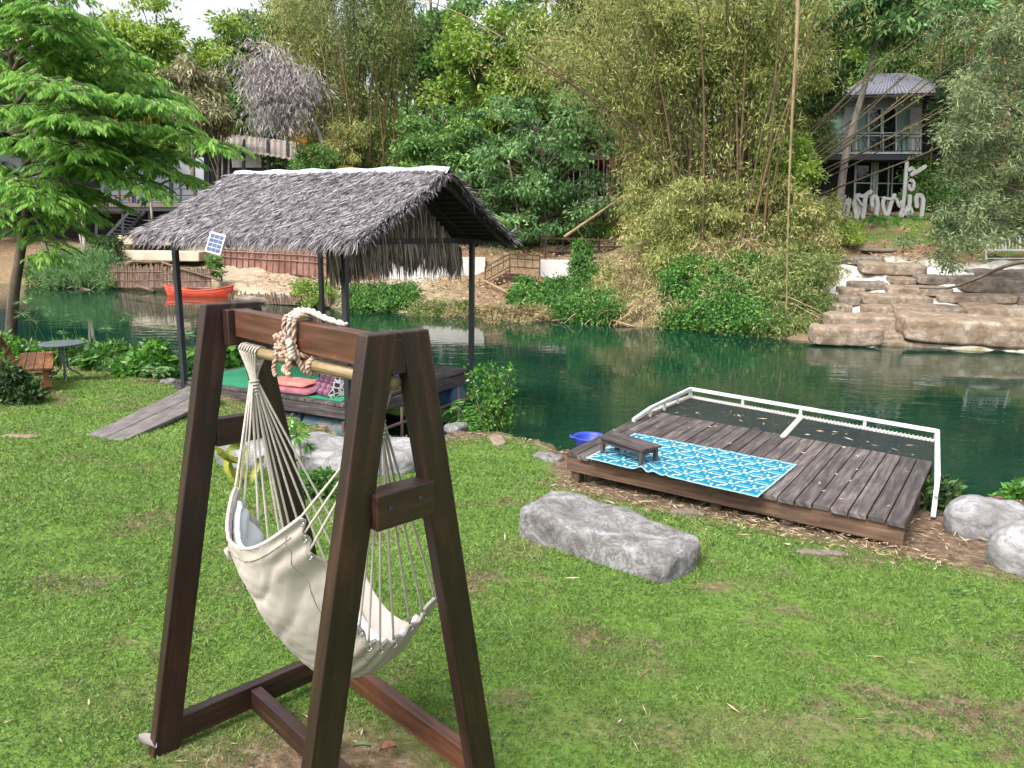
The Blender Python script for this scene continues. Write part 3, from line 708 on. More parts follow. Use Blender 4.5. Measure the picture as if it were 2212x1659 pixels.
# battens and rafters under the slopes
b = MB()
for side in (-1, 1):
    for k in range(13):
        d = .06+k*.073; b.beam(roofp(SLf+.08,d,side,-.10), roofp(SR-.03,d,side,-.10), .045, .02, e2)
    for s in (SLf+.15, -LA, -1.5, 0, SR-.10):
        b.beam(roofp(s,0,side,-.13), roofp(s,1,side,-.13), .05, .07, e1)
b.beam(g(SLf+.1,TM,RZ-.14), g(SR-.05,TM,RZ-.14), .06, .08, e2)
for t in (0, LC): b.beam(g(-LA-.3,t,1.72), g(.35,t,1.72), .06, .08, e2)
for s in (-LA, 0): b.beam(g(s,-.3,1.74), g(s,LC+.3,1.74), .06, .08, e1)
b.beam(g(0,TM,1.74), g(0,TM,RZ-.15), .06, .06, e1)
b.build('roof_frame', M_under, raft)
# gable thatch hanging inside the right hand gable
n = 5600; t = rg.random(n)*(LC+.22)-.25; ztop_all = RZ-.16-(RZ-EZ)*np.abs(t-TM)/(TM+EO)-np.clip((t-TM)*.18,0,1)
z = 1.60+(ztop_all-1.60)*rg.random(n)**.8
lay = rg.random(n) < .45; z = np.where(lay, np.minimum(1.72, ztop_all), z)
L = np.where(lay, .10+.50*rg.random(n)**1.5*(.6+.4*np.sin(t*5)**2), .25+.35*rg.random(n))
P = np.array([g(-.04+.05*rg.random(), a, c) for a, c in zip(t, z)])
D = np.stack([rg.normal(size=n)*.07, rg.normal(size=n)*.07, -np.ones(n)], -1)
S = e2[None]*(.010+.012*rg.random((n,1)))
V = np.stack([P-S, P+S, P+D*L[:,None]*.7+S*.7, P+D*L[:,None]], 1)
quads('gable_thatch', V, rg.random(n), M_thatchb, raft)
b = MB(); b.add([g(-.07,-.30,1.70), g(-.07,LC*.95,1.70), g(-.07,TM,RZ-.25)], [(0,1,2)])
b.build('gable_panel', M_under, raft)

# things on and by the raft
M_carpet = surf('green_carpet', ((.012,.16,.075), (.022,.24,.12)), scale=60, rough=.95, bump=.5)
b = MB(); b.box(g(-1.62,1.12,-.403), (2.95,2.1,.010), math.atan2(e1[1], e1[0])); cp = b.build('carpet', M_carpet, None, g(-1.72,1.0,-.41)); tag(cp, 'bright green outdoor carpet laid on the raft deck', 'carpet')
def padobj(name, cs, dims, rz, mat, label, cat, group=None, bend=.0):
    q = MB(); nx, ny = 26, 18; cs = np.array(cs, float); R = _rz(rz)
    top = np.zeros((nx, ny, 3))
    P = np.zeros((nx, ny*2, 3))
    for i in range(nx):
        for j in range(ny*2):
            a = 2*math.pi*j/(ny*2); ux = (i/(nx-1))*2-1
            ex = math.copysign(min(1, abs(ux)), ux); sh = (1-abs(ux)**6)**.35 if abs(ux) < 1 else 0.02
            y_ = math.copysign(abs(math.cos(a))**.35, math.cos(a)); z_ = math.copysign(abs(math.sin(a))**.7, math.sin(a))
            p = np.array([ux*dims[0]/2, y_*dims[1]/2*(.6+.4*sh), z_*dims[2]/2*sh+.012*mnoise.noise(Vector((ux*3, y_*3, z_)))+bend*math.sin(ux*5)*.02])
            P[i, j] = cs+R@p
    q.grid(P, closed=True); o = q.build(name, mat, None, cs-[0,0,dims[2]/2], smooth=True); return tag(o, label, cat, group)
ra = math.atan2(e1[1], e1[0])
M_pink = surf('salmon_fabric', ((.38,.13,.11), (.50,.20,.17)), scale=9, rough=.9, bump=.3)
M_maroon = surf('dusty_maroon_fabric', ((.20,.06,.09), (.32,.11,.15)), scale=9, rough=.9, bump=.3)
padobj('mattress', g(-1.12,.24,-.355), (.85,.42,.09), ra, M_maroon, 'folded maroon mat at the bottom beside the cushions', 'mat', 'folded mats on the raft')
padobj('mattress', g(-1.2,.28,-.275), (.72,.40,.07), ra+.06, M_pink, 'salmon pink folded mat lying on the maroon mat', 'mat', 'folded mats on the raft')
def plaid(name, ca, cb, cc):
    m, nt, b = newmat(name); co = coord(nt, (1,1,1), 'UV'); sx = N(nt, 'ShaderNodeSeparateXYZ'); nt.links.new(co, sx.inputs[0])
    def band(out, f):
        a = N(nt, 'ShaderNodeMath', operation='MULTIPLY'); a.inputs[1].default_value = f; nt.links.new(out, a.inputs[0])
        c = N(nt, 'ShaderNodeMath', operation='FRACT'); nt.links.new(a.outputs[0], c.inputs[0]); return c.outputs[0]
    r1 = ramp(nt, band(sx.outputs[0], 3), [(0, ca), (.25, cb), (.5, ca), (.62, cc), (.72, ca)], 'CONSTANT')
    r2 = ramp(nt, band(sx.outputs[1], 9), [(0, (.75,.75,.75)), (.4, (1.1,1.1,1.1)), (.8, (.35,.3,.35))], 'CONSTANT')
    mx = N(nt, 'ShaderNodeMix', data_type='RGBA', blend_type='MULTIPLY'); mx.inputs['Factor'].default_value = 1
    nt.links.new(r1.outputs[0], mx.inputs['A']); nt.links.new(r2.outputs[0], mx.inputs['B']); nt.links.new(mx.outputs['Result'], b.inputs['Base Color'])
    b.inputs['Roughness'].default_value = .85; return m
M_plaid = plaid('purple_plaid_fabric', (.085,.022,.05), (.18,.055,.11), (.27,.20,.23))
m_, nt, b_ = newmat('dark_lattice_fabric'); co = coord(nt, (14,14,14)); v = N(nt, 'ShaderNodeTexVoronoi', feature='DISTANCE_TO_EDGE', Scale=1.0); nt.links.new(co, v.inputs['Vector'])
r = ramp(nt, v.outputs[0], [(.0, (.65,.62,.62)), (.10, (.65,.62,.62)), (.13, (.06,.025,.035)), (1, (.06,.025,.035))]); nt.links.new(r.outputs[0], b_.inputs['Base Color']); M_lat = m_
def tricushion(c, rz, label, L=.42, w=.34, h=.30):
    t = thing('triangle_cushion', label, 'cushion', c, 'triangle cushions on the raft'); R = _rz(rz); c = np.array(c)
    # section: rolls stacked in a triangle
    rolls = [(-w/3, .05), (0, .05), (w/3, .05), (-w/6, .13), (w/6, .13), (0, .215)]
    b = MB(); e = MB(); r = .062
    for k, (y, z) in enumerate(rolls):
        P = [c+R@np.array([x, y, z]) for x in np.linspace(-L/2, L/2, 9)]
        vs_, fs, uv = [], [], []; nn = 16
        for i, p in enumerate(P):
            rr = r*(1 if 0 < i < 8 else .9)
            for j in range(nn): a = 6.2832*j/nn; vs_.append(p+R@np.array([0, rr*math.cos(a), rr*math.sin(a)]))
        for i in range(8):
            for j in range(nn): kk = (j+1) % nn; fs.append((i*nn+j, i*nn+kk, (i+1)*nn+kk, (i+1)*nn+j)); uv.append([(i/8, k*.13+j/nn*.1), (i/8, k*.13+(j+1)/nn*.1), ((i+1)/8, k*.13+(j+1)/nn*.1), ((i+1)/8, k*.13+j/nn*.1)])
        b.add(vs_, fs, uv)
    b.build('roll_cover', M_plaid, t, smooth=True)
    for sx in (-1, 1):
        tri = [(-w*.52, .0), (w*.52, .0), (w*.50, .06), (.05, .27), (-.05, .27), (-w*.50, .06)]
        ring_ = [c+R@np.array([sx*(L/2-.005), y, z]) for y, z in tri]; cc = c+R@np.array([sx*(L/2+.03), 0, .11])
        e.add(ring_+[cc], [(i, (i+1) % 6, 6) for i in range(6)])
    e.build('end_panel', M_lat, t, smooth=True); return t
tricushion(g(-.55,.34,-.40), ra+math.pi/2+1.25, 'plum plaid triangle cushion with dark lattice end facing the lawn')
tricushion(g(-.12,.62,-.40), ra+math.pi/2+.9, 'plum plaid triangle cushion half hidden behind the raft post')
# low black stand and blue roll at the back of the carpet
t = thing('folding_stand', 'small black legged stand at the back of the green carpet', 'stand', g(-.9,1.5,-.4))
b = MB(); b.box(g(-.9,1.5,-.13), (.4,.3,.02), ra); b.build('top', M_steel, t); 
for sx in (-1, 1):
    for sy in (-1, 1):
        q = MB(); q.beam(g(-.9+sx*.18,1.5+sy*.12,-.40), g(-.9+sx*.18,1.5+sy*.12,-.14), .02, .02, e1); q.build('leg', M_steel, t)
M_blue = surf('deep_blue_plastic', ((.015,.03,.24), (.03,.06,.40)), scale=5, rough=.45, bump=.1)
b = MB(); b.tube([g(-.55,1.55,-.33), g(-.2,1.55,-.33)], .06, 12); o = b.build('rolled_mat', M_blue, None, g(-.4,1.6,-.4), smooth=True); tag(o, 'small blue rolled mat behind the plum cushions', 'rolled mat')
# solar lamp at the eave
t = thing('solar_lamp', 'small solar panel lamp fixed to the front eave of the thatch', 'lamp', at(466,526,9.85))
Dn = at(466,526,9.85); f = unit(np.array([-.2,-1,.25])); sx_ = unit(np.cross(f, [0,0,1])); up = np.cross(sx_, f); rot = .22
X_ = sx_*math.cos(rot)+up*math.sin(rot); Y_ = np.cross(f, X_)*-1
Y_ = -np.cross(X_, f)*-1
def plate(cn, w, h, d): return [cn-X_*w-Y_*h-f*d, cn+X_*w-Y_*h-f*d, cn+X_*w+Y_*h-f*d, cn-X_*w+Y_*h-f*d, cn-X_*w-Y_*h+f*d, cn+X_*w-Y_*h+f*d, cn+X_*w+Y_*h+f*d, cn-X_*w+Y_*h+f*d]
b = MB(); b.hexa(plate(Dn, .115, .135, .012)); b.build('panel_frame', M_white, t, bevel=.003)
M_cell = surf('solar_cells', ((.02,.04,.12), (.05,.09,.22)), scale=12, rough=.2, bump=0)
for i in range(3):
    for j in range(4):
        cc = Dn+X_*((i-1)*.065)+Y_*((j-1.5)*.058)+f*.014; q = MB(); q.hexa(plate(cc, .027, .023, .003)); q.build('solar_cell', M_cell, t)
# ramp
ramp_t = thing('ramp', 'pair of weathered grey planks leaning from lawn to raft', 'ramp', (-4.3,7.85,-.34))
P0, P1 = np.array([-4.60,7.98,-.325]), np.array([-4.08,7.68,-.31]); Q0, Q1 = atz(408,838,-.385), atz(476,862,-.385)
for a0, a1 in ((0,.485), (.505,1)):
    A0, A1 = P0+(P1-P0)*a0, P0+(P1-P0)*a1; B0, B1 = Q0+(Q1-Q0)*a0, Q0+(Q1-Q0)*a1; dz = np.array([0,0,.045])
    B0 = B0+[0,0,.03]; B1 = B1+[0,0,.03]
    q = MB(); q.hexa([A0-dz, B0-dz, B1-dz, A1-dz, A0, B0, B1, A1]); q.build('plank', M_ramp, ramp_t, bevel=.004)

# ------------------------------------------------------------------ river deck with net
DA, DB, DC, DD = (np.array(p+(0.03,)) for p in ((.49,6.43),(2.70,4.88),(3.66,6.32),(1.52,8.04)))
def dq(i, j, z=0): p = DA*(1-i)*(1-j)+DB*i*(1-j)+DC*i*j+DD*(1-i)*j; return p+np.array([0,0,z])
deck = thing('river_deck', 'dark plank deck at the water edge with a white netted frame', 'deck', dq(.5,.5,-.3))
b = MB(); nP = 22; rd = random.Random(2)
for i in range(nP):
    a, c = i/nP+.0015, (i+1)/nP-.0018; o = rd.uniform(-.008,.012); z = rd.uniform(-.003,.003)
    b.hexa([dq(a,-.012+o,-.035), dq(c,-.012+o,-.035), dq(c,1,-.035), dq(a,1,-.035), dq(a,-.012+o,z), dq(c,-.012+o,z), dq(c,1,z), dq(a,1,z)], tone=rd.random())
b.build('deck_boards', M_grey, deck, bevel=.003)
fv = unit(DB-DA); sv = np.array([-fv[1], fv[0], 0])
b = MB()
b.beam(dq(.002,.015,-.105), dq(.998,.015,-.105), .035, .135, sv, tone=.7); b.beam(dq(.985,.03,-.10), dq(.985,1,-.10), .035, .13, fv); b.beam(dq(.01,.03,-.10), dq(.01,1,-.10), .035, .13, fv); b.beam(dq(0,.98,-.10), dq(1,.98,-.10), .035, .13, sv)
b.beam(dq(0,.5,-.10), dq(1,.5,-.10), .035, .12, sv)
b.build('fascia', M_fascia, deck, bevel=.003)
for i, j, z in ((.975,.03,-.30),(.03,.04,-.40),(.5,.06,-.3),(.975,.9,-1.4),(.5,.9,-1.7),(.03,.9,-1.5)):
    q = MB(); q.beam(dq(i,j,-.17), dq(i,j,z), .085, .085, fv); q.build('leg', M_fascia, deck, bevel=.003)
NA, NB = np.array([2.11,8.77,.03]), np.array([4.05,6.99,.03])
up = lambda z: np.array([0,0,z])
rails = MB(); rr = .017
def rail(pts, r=rr): 
    for a, c in zip(pts[:-1], pts[1:]): rails.beam(a, c, r*2, r*2)
NM = NA+(NB-NA)*.505; DM = atz(1690,945,.03)
dl = atz(1405,882,.12); dl0 = atz(1368,908,.05)
endR = np.array([3.27,5.55,.04])
rail([dl0, dl, NA+up(.10), NB+up(.10), NB+(endR-NB)*.93+up(.07), endR+up(-.22)])
rail([dq(0,.86,.0)+up(0), NA, NB, endR+up(-.04)], .013)
rail([DM, NM], .016)
for k in (.25,.5,.75): rail([NA+(NB-NA)*k, NA+(NB-NA)*k+up(.10)], .013)
for k in (.33,.66): p = dl+(NA+up(.10)-dl)*k; rail([p, p-up(.10)], .012)
rail([NA, NA+up(.1)]); rail([NB, NB+up(.1)]); rail([dl, dl-up(.1)], .012)
rails.build('frame', M_white, deck)
b = MB()
M_net, nt, bb = newmat('black_net'); bb.inputs['Base Color'].default_value = (.005,.007,.010,1); bb.inputs['Roughness'].default_value = .85
co = coord(nt, (1,1,1), 'UV'); ck = N(nt, 'ShaderNodeTexBrick', offset=0.0); ck.inputs['Scale'].default_value = 40; ck.inputs['Mortar Size'].default_value = .0085; ck.inputs['Brick Width'].default_value = .5; ck.inputs['Row Height'].default_value = .5; ck.inputs['Mortar Smooth'].default_value = 0
nt.links.new(co, ck.inputs['Vector']); tr = N(nt, 'ShaderNodeBsdfTransparent'); mxs = N(nt, 'ShaderNodeMixShader')
mul = N(nt, 'ShaderNodeMath', operation='MULTIPLY'); mul.inputs[1].default_value = .0; nt.links.new(ck.outputs['Fac'], mul.inputs[0])
mxs.inputs[0].default_value = .34; nt.links.new(bb.outputs[0], mxs.inputs[1]); nt.links.new(tr.outputs[0], mxs.inputs[2]); nt.links.new(mxs.outputs[0], nt.nodes['Material Output'].inputs[0])
def netpanel(c4):
    q = MB(); c4 = [np.array(c) for c in c4]; P = np.array([[c4[0]*(1-i)*(1-j)+c4[1]*i*(1-j)+c4[2]*i*j+c4[3]*(1-i)*j+up(-.05*math.sin(math.pi*i)*math.sin(math.pi*j)-.008) for j in np.linspace(0,1,12)] for i in np.linspace(0,1,16)]); q.grid(P); return q.build('net', M_net, deck, smooth=True)
dmf = dq(.5,1); netpanel([dq(.02,1), dq(.49,1), NM+sv*-.02, NA]); netpanel([dq(.50,1), dq(.995,1), NB, NM])
b = MB()
def lash(a, c, n):
    a = np.array(a); c = np.array(c)
    for i in range(n):
        p = a+(c-a)*(i+.5)/n; t = unit(c-a); s_ = np.cross(t, [0,0,1])
        b.tube([p+s_*.024*math.cos(k)+up(.024*math.sin(k))+t*.012*k/6.28 for k in np.linspace(0,6.28,8)], .005, 5, False)
lash(NA, NB, 70); lash(DM, NM, 26); lash(dq(0,.9), NA, 26)
b.build('lashing', M_rope, deck, smooth=True)
rs = np.random.default_rng(12); n = 90; P = np.array([dq(a, 1.02+.42*c*(1-.25*a), .0) for a, c in rs.random((n,2))]); P[:,2] = -.0; a = rs.random(n)*6.28
P[:,2] = .005-.04*rs.random(n)
V = leaves(P, np.stack([np.cos(a),np.sin(a),0*a],-1), .05+.09*rs.random(n), .010+.01*rs.random(n), rs, flat=.9)
P2 = np.array([dq(a, c, .036) for a, c in rs.random((70,2))]); a = rs.random(70)*6.28
V2 = leaves(P2-up(.0), np.stack([np.cos(a),np.sin(a),0*a],-1), .02+.05*rs.random(70), .012, rs, flat=.95)
o = quads('fallen_leaves', np.concatenate([V, V2]), np.clip(rs.random(n+70)*.5+.5,0,1), M_litter); tag(o, 'dry leaves fallen on the black net and deck boards', 'leaf litter', kind='stuff')
# rug
m_, nt, b_ = newmat('blue_leaf_pattern_rug')
ra_ = N(nt, 'ShaderNodeAttribute', attribute_name='tone'); r_r = ramp(nt, ra_.outputs['Fac'], [(0,(.012,.12,.21)), (.28,(.014,.145,.24)), (.42,(.045,.26,.33)), (.60,(.08,.31,.37)), (.74,(.33,.42,.42)), (1,(.38,.46,.46))])
nt.links.new(r_r.outputs[0], b_.inputs['Base Color']); b_.inputs['Roughness'].default_value = .85; b_.inputs['Specular IOR Level'].default_value = .15
def rugpat(x, y):
    """woven rosettes: an oval ringed by long leaves, leaf sprigs in between"""
    out = np.zeros_like(x)
    def ell(cx, cy, ang, l, w, val):
        c_, s_ = math.cos(ang), math.sin(ang); dx, dy = x-cx, y-cy; u = (dx*c_+dy*s_)/l; v = (-dx*s_+dy*c_)/w
        k = np.clip((1.15-np.sqrt(u*u+v*v))/.3, 0, 1); np.maximum(out, k*val, out=out)
    for i in range(-1, 10):
        for j in range(-1, 7):
            cx = i*.19+(.095 if j % 2 else 0); cy = j*.165
            ell(cx, cy, 0, .026, .018, 1)
            for k in range(8):
                a = k*math.pi/4+.39; l = .034 if k % 2 else .030
                ell(cx+.072*math.cos(a), cy+.062*math.sin(a), a+(.25 if k % 2 else -.2), l, .011, 1 if k % 3 else .55)
            ell(cx+.095, cy+.008, 1.57, .020, .008, .55); ell(cx+.045, cy+.088, .5, .022, .009, .9)
    return out
R0, R1, R2, R3 = (atz(u, v_, .035) for u, v_ in ((1265,992),(1372,938),(1722,1006),(1637,1077)))
q = MB(); nx, ny = 230, 150; P = np.zeros((nx, ny, 3))
for i in range(nx):
    for j in range(ny):
        a, c = i/(nx-1), j/(ny-1); p = R0*(1-a)*(1-c)+R3*a*(1-c)+R2*a*c+R1*(1-a)*c
        zz = .008+.004*mnoise.noise(Vector((a*6, c*4, 0)))
        fold = math.exp(-((a-.38)/.055)**2)*math.exp(-(c/.25)**2)*.022*(1+math.sin(a*60))
        cr = .010*math.exp(-((a-.50-.05*c)/.012)**2)
        P[i, j] = p+up(max(.004, zz)+fold+cr)
q.grid(P, (2.0, .95)); ga, gc = np.meshgrid(np.linspace(0,1.5,nx), np.linspace(0,1.0,ny), indexing='ij'); pt = rugpat(ga, gc); edge_ = (ga < .015)|(ga > 1.485)|(gc < .012)|(gc > .988); pt[edge_] = .7; q.t = list(pt.ravel())
rug = q.build('rug', m_, None, (R0+R2)/2, smooth=True); tag(rug, 'turquoise and white leaf patterned rug spread on the river deck', 'rug')
sol = rug.modifiers.new('thick', 'SOLIDIFY'); sol.thickness = .005
# low table
tt = thing('low_table', 'small low weathered wooden table standing on the patterned rug', 'table', (1.0,6.25,.04))
T0, T1, T2, T3 = (np.array(p) for p in ((.755,6.36,.20),(1.075,5.955,.20),(1.255,6.10,.20),(.935,6.505,.20)))
b = MB()
for k in range(3):
    a, c = k/3+.006, (k+1)/3-.006; A, B_, C_, D_ = T0+(T3-T0)*a, T1+(T2-T1)*a, T1+(T2-T1)*c, T0+(T3-T0)*c
    b.hexa([A-up(.022), B_-up(.022), C_-up(.022), D_-up(.022), A, B_, C_, D_])
b.build('table_top', M_grey, tt, bevel=.003)
for a, c in ((.07,.12),(.93,.12),(.93,.88),(.07,.88)):
    p = T0*(1-a)*(1-c)+T1*a*(1-c)+T2*a*c+T3*(1-a)*c; q = MB(); q.beam(p-up(.022), np.array([p[0],p[1],.042]), .032, .032, unit(T1-T0)); q.build('leg', M_grey, tt, bevel=.002)
b = MB()
for a0, c0, a1, c1 in ((.1,.12,.9,.12),(.1,.88,.9,.88),(.07,.15,.07,.85),(.93,.15,.93,.85)):
    f2 = lambda a, c: T0*(1-a)*(1-c)+T1*a*(1-c)+T2*a*c+T3*(1-a)*c-up(.042)
    b.beam(f2(a0,c0), f2(a1,c1), .014, .036)
b.build('apron', M_grey, tt)
# blue tub
tb = thing('blue_tub', 'blue plastic tub sitting on the bank behind the deck', 'tub', (.80,7.35,-.45))
tc = np.array([.80,7.42,-.30]); b = MB(); b.lathe(tc, [(0,0),(.115,0),(.15,.17),(.165,.19),(.17,.205),(.16,.205),(.145,.18),(.11,.015),(0,.012)], 28); b.build('tub_body', M_blue, tb, smooth=True)
b = MB()
for s in (-1,1): b.tube([tc+np.array([s*.15,-.05,.19]), tc+np.array([s*.20,-.03,.20]), tc+np.array([s*.20,.03,.20]), tc+np.array([s*.15,.05,.19])], .012, 6)
b.build('handle', M_blue, tb, smooth=True)
# ------------------------------------------------------------------ stones
def rockmesh(center, dims, seed, rz=0, box=3.2, rough=.10, sub=5, facet=.12, tilt=(0,0)):
    n = 2**sub+1; vs_ = []; fs = []; cache = {}
    R = _rz(rz); rnd = random.Random(seed); o3 = Vector((rnd.random()*50, rnd.random()*50, rnd.random()*50))
    def vert(p):
        key = (round(p[0],5), round(p[1],5), round(p[2],5))
        if key in cache: return cache[key]
        d = Vector(p).normalized(); r = (abs(d.x)**box+abs(d.y)**box+abs(d.z)**box)**(-1/box)
        q = d*r; q = Vector((q.x*dims[0]/2, q.y*dims[1]/2, q.z*dims[2]/2)); sz = min(dims); k_ = 1.0/sz
        nn = mnoise.fractal(q*k_*.8+o3, .8, 2, 5)*rough*1.5
        c = mnoise.voronoi(q*k_*.9+o3)[0]; nn += facet*(c[1]-c[0]-.25)*.8
        nr = Vector((q.x/dims[0]**2, q.y/dims[1]**2, q.z/dims[2]**2)); nr = Vector((math.copysign(abs(d.x*r)**(box-1), d.x)/dims[0], math.copysign(abs(d.y*r)**(box-1), d.y)/dims[1], math.copysign(abs(d.z*r)**(box-1), d.z)/dims[2])).normalized()
        q = q+nr*nn*sz; q = np.array(q)
        q[2] += tilt[0]*q[0]+tilt[1]*q[1]
        cache[key] = len(vs_); vs_.append(np.array(center)+R@q); return cache[key]
    m = 2**(sub-1) if sub > 4 else 2**sub
    for ax in range(3):
        for s in (-1, 1):
            for i in range(m):
                for j in range(m):
                    c = []
                    for a, b in ((i,j),(i+1,j),(i+1,j+1),(i,j+1)):
                        p = [0,0,0]; p[ax] = s; p[(ax+1)%3] = (a/m*2-1); p[(ax+2)%3] = (b/m*2-1)*s; c.append(vert(p))
                    fs.append(tuple(c))
    b = MB(); b.add(vs_, fs); return b
def stonemat(name, c1, c2, c3, sc=5, crack=(.12,.11,.10), bump=.8):
    m, nt, b = newmat(name); co = coord(nt, (1,1,1))
    n = N(nt, 'ShaderNodeTexNoise', Scale=sc, Detail=10, Roughness=.65, Distortion=.4); nt.links.new(co, n.inputs['Vector'])
    r = ramp(nt, n.outputs[0], [(.28,c1),(.5,c2),(.7,c3)])
    n2 = N(nt, 'ShaderNodeTexNoise', Scale=sc*.7, Detail=9, Roughness=.7, Distortion=1.6); nt.links.new(co, n2.inputs['Vector'])
    r2 = ramp(nt, n2.outputs[0], [(.45,(0,0,0)),(.495,(1,1,1)),(.505,(1,1,1)),(.55,(0,0,0))])
    cr = N(nt, 'ShaderNodeRGB'); cr.outputs[0].default_value = (*crack, 1)
    mf = N(nt, 'ShaderNodeMath', operation='MULTIPLY'); mf.inputs[1].default_value = .62; nt.links.new(r2.outputs[0], mf.inputs[0])
    x = N(nt, 'ShaderNodeMix', data_type='RGBA'); nt.links.new(mf.outputs[0], x.inputs['Factor']); nt.links.new(r.outputs[0], x.inputs['A']); nt.links.new(cr.outputs[0], x.inputs['B'])
    vd = N(nt, 'ShaderNodeVectorMath', operation='MULTIPLY_ADD'); vd.inputs[1].default_value = (.35,)*3; nt.links.new(n.outputs['Color'], vd.inputs[0]); nt.links.new(co, vd.inputs[2])
    vo = N(nt, 'ShaderNodeTexVoronoi', feature='DISTANCE_TO_EDGE', Scale=sc*.55); nt.links.new(vd.outputs[0], vo.inputs['Vector'])
    rc = ramp(nt, vo.outputs['Distance'], [(0,(.35,.33,.31)), (.008,(.6,.58,.56)), (.02,(1,1,1))])
    mc = N(nt, 'ShaderNodeMix', data_type='RGBA', blend_type='MULTIPLY'); mc.inputs['Factor'].default_value = .0
    mk = ramp(nt, n2.outputs[0], [(.50,(0,0,0)), (.60,(.8,.8,.8))]); nt.links.new(mk.outputs[0], mc.inputs['Factor']); nt.links.new(x.outputs['Result'], mc.inputs['A']); nt.links.new(rc.outputs[0], mc.inputs['B'])
    nt.links.new(mc.outputs['Result'], b.inputs['Base Color']); b.inputs['Roughness'].default_value = .9; b.inputs['Specular IOR Level'].default_value = .2
    bp = N(nt, 'ShaderNodeBump', Strength=bump, Distance=.02); n4 = N(nt, 'ShaderNodeTexNoise', Scale=sc*4, Detail=9, Roughness=.7); nt.links.new(co, n4.inputs['Vector']); nt.links.new(n4.outputs[0], bp.inputs['Height']); nt.links.new(bp.outputs[0], b.inputs['Normal'])
    return m
M_lime = stonemat('pale_grey_limestone', (.075,.068,.06), (.20,.197,.198), (.33,.33,.345), 6, crack=(.07,.062,.052), bump=1.0)
M_lime2 = stonemat('white_limestone', (.12,.115,.11), (.24,.238,.245), (.35,.35,.37), 4)
M_sand_ = stonemat('tan_sandstone', (.105,.076,.050), (.215,.170,.125), (.345,.305,.255), 2.4, crack=(.14,.09,.06), bump=.6)
M_sand2 = stonemat('grey_brown_sandstone', (.075,.062,.048), (.165,.138,.112), (.28,.25,.215), 2.6, crack=(.08,.06,.05), bump=.6)
def stone(name, c, d, seed, label, cat, mat, rz=0, group=None, **k):
    b = rockmesh(c, d, seed, rz, **k); o = b.build(name, mat, None, (c[0], c[1], c[2]-d[2]/2), smooth=True); return tag(o, label, cat, group)
# long slab on the lawn: near-left (0.08,5.24) to right (1.05,4.2)/(1.29,4.96)
stone('boulder', (.645,4.80,-.125), (1.24,.50,.37), 23, 'long pale grey boulder lying on the lawn in front of the deck', 'boulder', M_lime, rz=-.74, box=8, rough=.055, facet=.10, sub=6, tilt=(-.03,.06))
stone('boulder', (-1.80,6.95,-.26), (2.0,.62,.40), 5, 'white painted boulder slab behind the hammock chair', 'boulder', M_lime2, rz=-.10, box=4.5, rough=.08, sub=6)
stone('boulder', tuple(atz(2135,1128,-.10)), (.52,.36,.34), 9, 'rounded pale boulder at the water edge right of the deck', 'boulder', M_lime2, rz=-.2, box=3, rough=.07, sub=6)
stone('boulder', tuple(atz(2262,1205,-.06)), (.50,.60,.44), 13, 'rough pale boulder cut by the right edge of the view', 'boulder', M_lime2, rz=.5, box=3, rough=.09, sub=6)
# flat stepping pieces and rubble
for i, (u, v, w_, d_, h_, mt, lb) in enumerate(((1485,1110,.26,.09,.05,M_sand2,'flat grey stone flush in the grass before the deck'),(1775,1197,.34,.07,.04,M_sand2,'thin tan flagstone in the grass near the deck leg'),(1590,1092,.13,.10,.08,M_sand_,'small brown stone under the deck edge, left'),(1700,1128,.10,.07,.05,M_sand_,'small brown stone under the deck edge, right'),(45,943,.40,.11,.03,M_sand_,'flat pinkish stone in the lawn at far left'),(420,868,.30,.12,.04,M_sand_,'flat pinkish stone in the lawn by the ramp'),(985,928,.28,.22,.12,M_lime,'grey stone on the bank left of the leafy bush'),(1075,955,.36,.16,.08,M_sand_,'flat tan stone on the bank below the leafy bush'),(1185,990,.30,.2,.07,M_lime,'pale flat stone at the bank corner by the tub'),(365,827,.24,.2,.1,M_lime,'pale stone at the foot of the left raft post'))):
    p = atlawn(u, v); stone('stone', (p[0], p[1], p[2]+h_*.15), (w_, d_, h_), 40+i, lb, 'stone', mt, rz=i*.7 if i > 5 else -.1, sub=4, group='small stones on the lawn and bank')
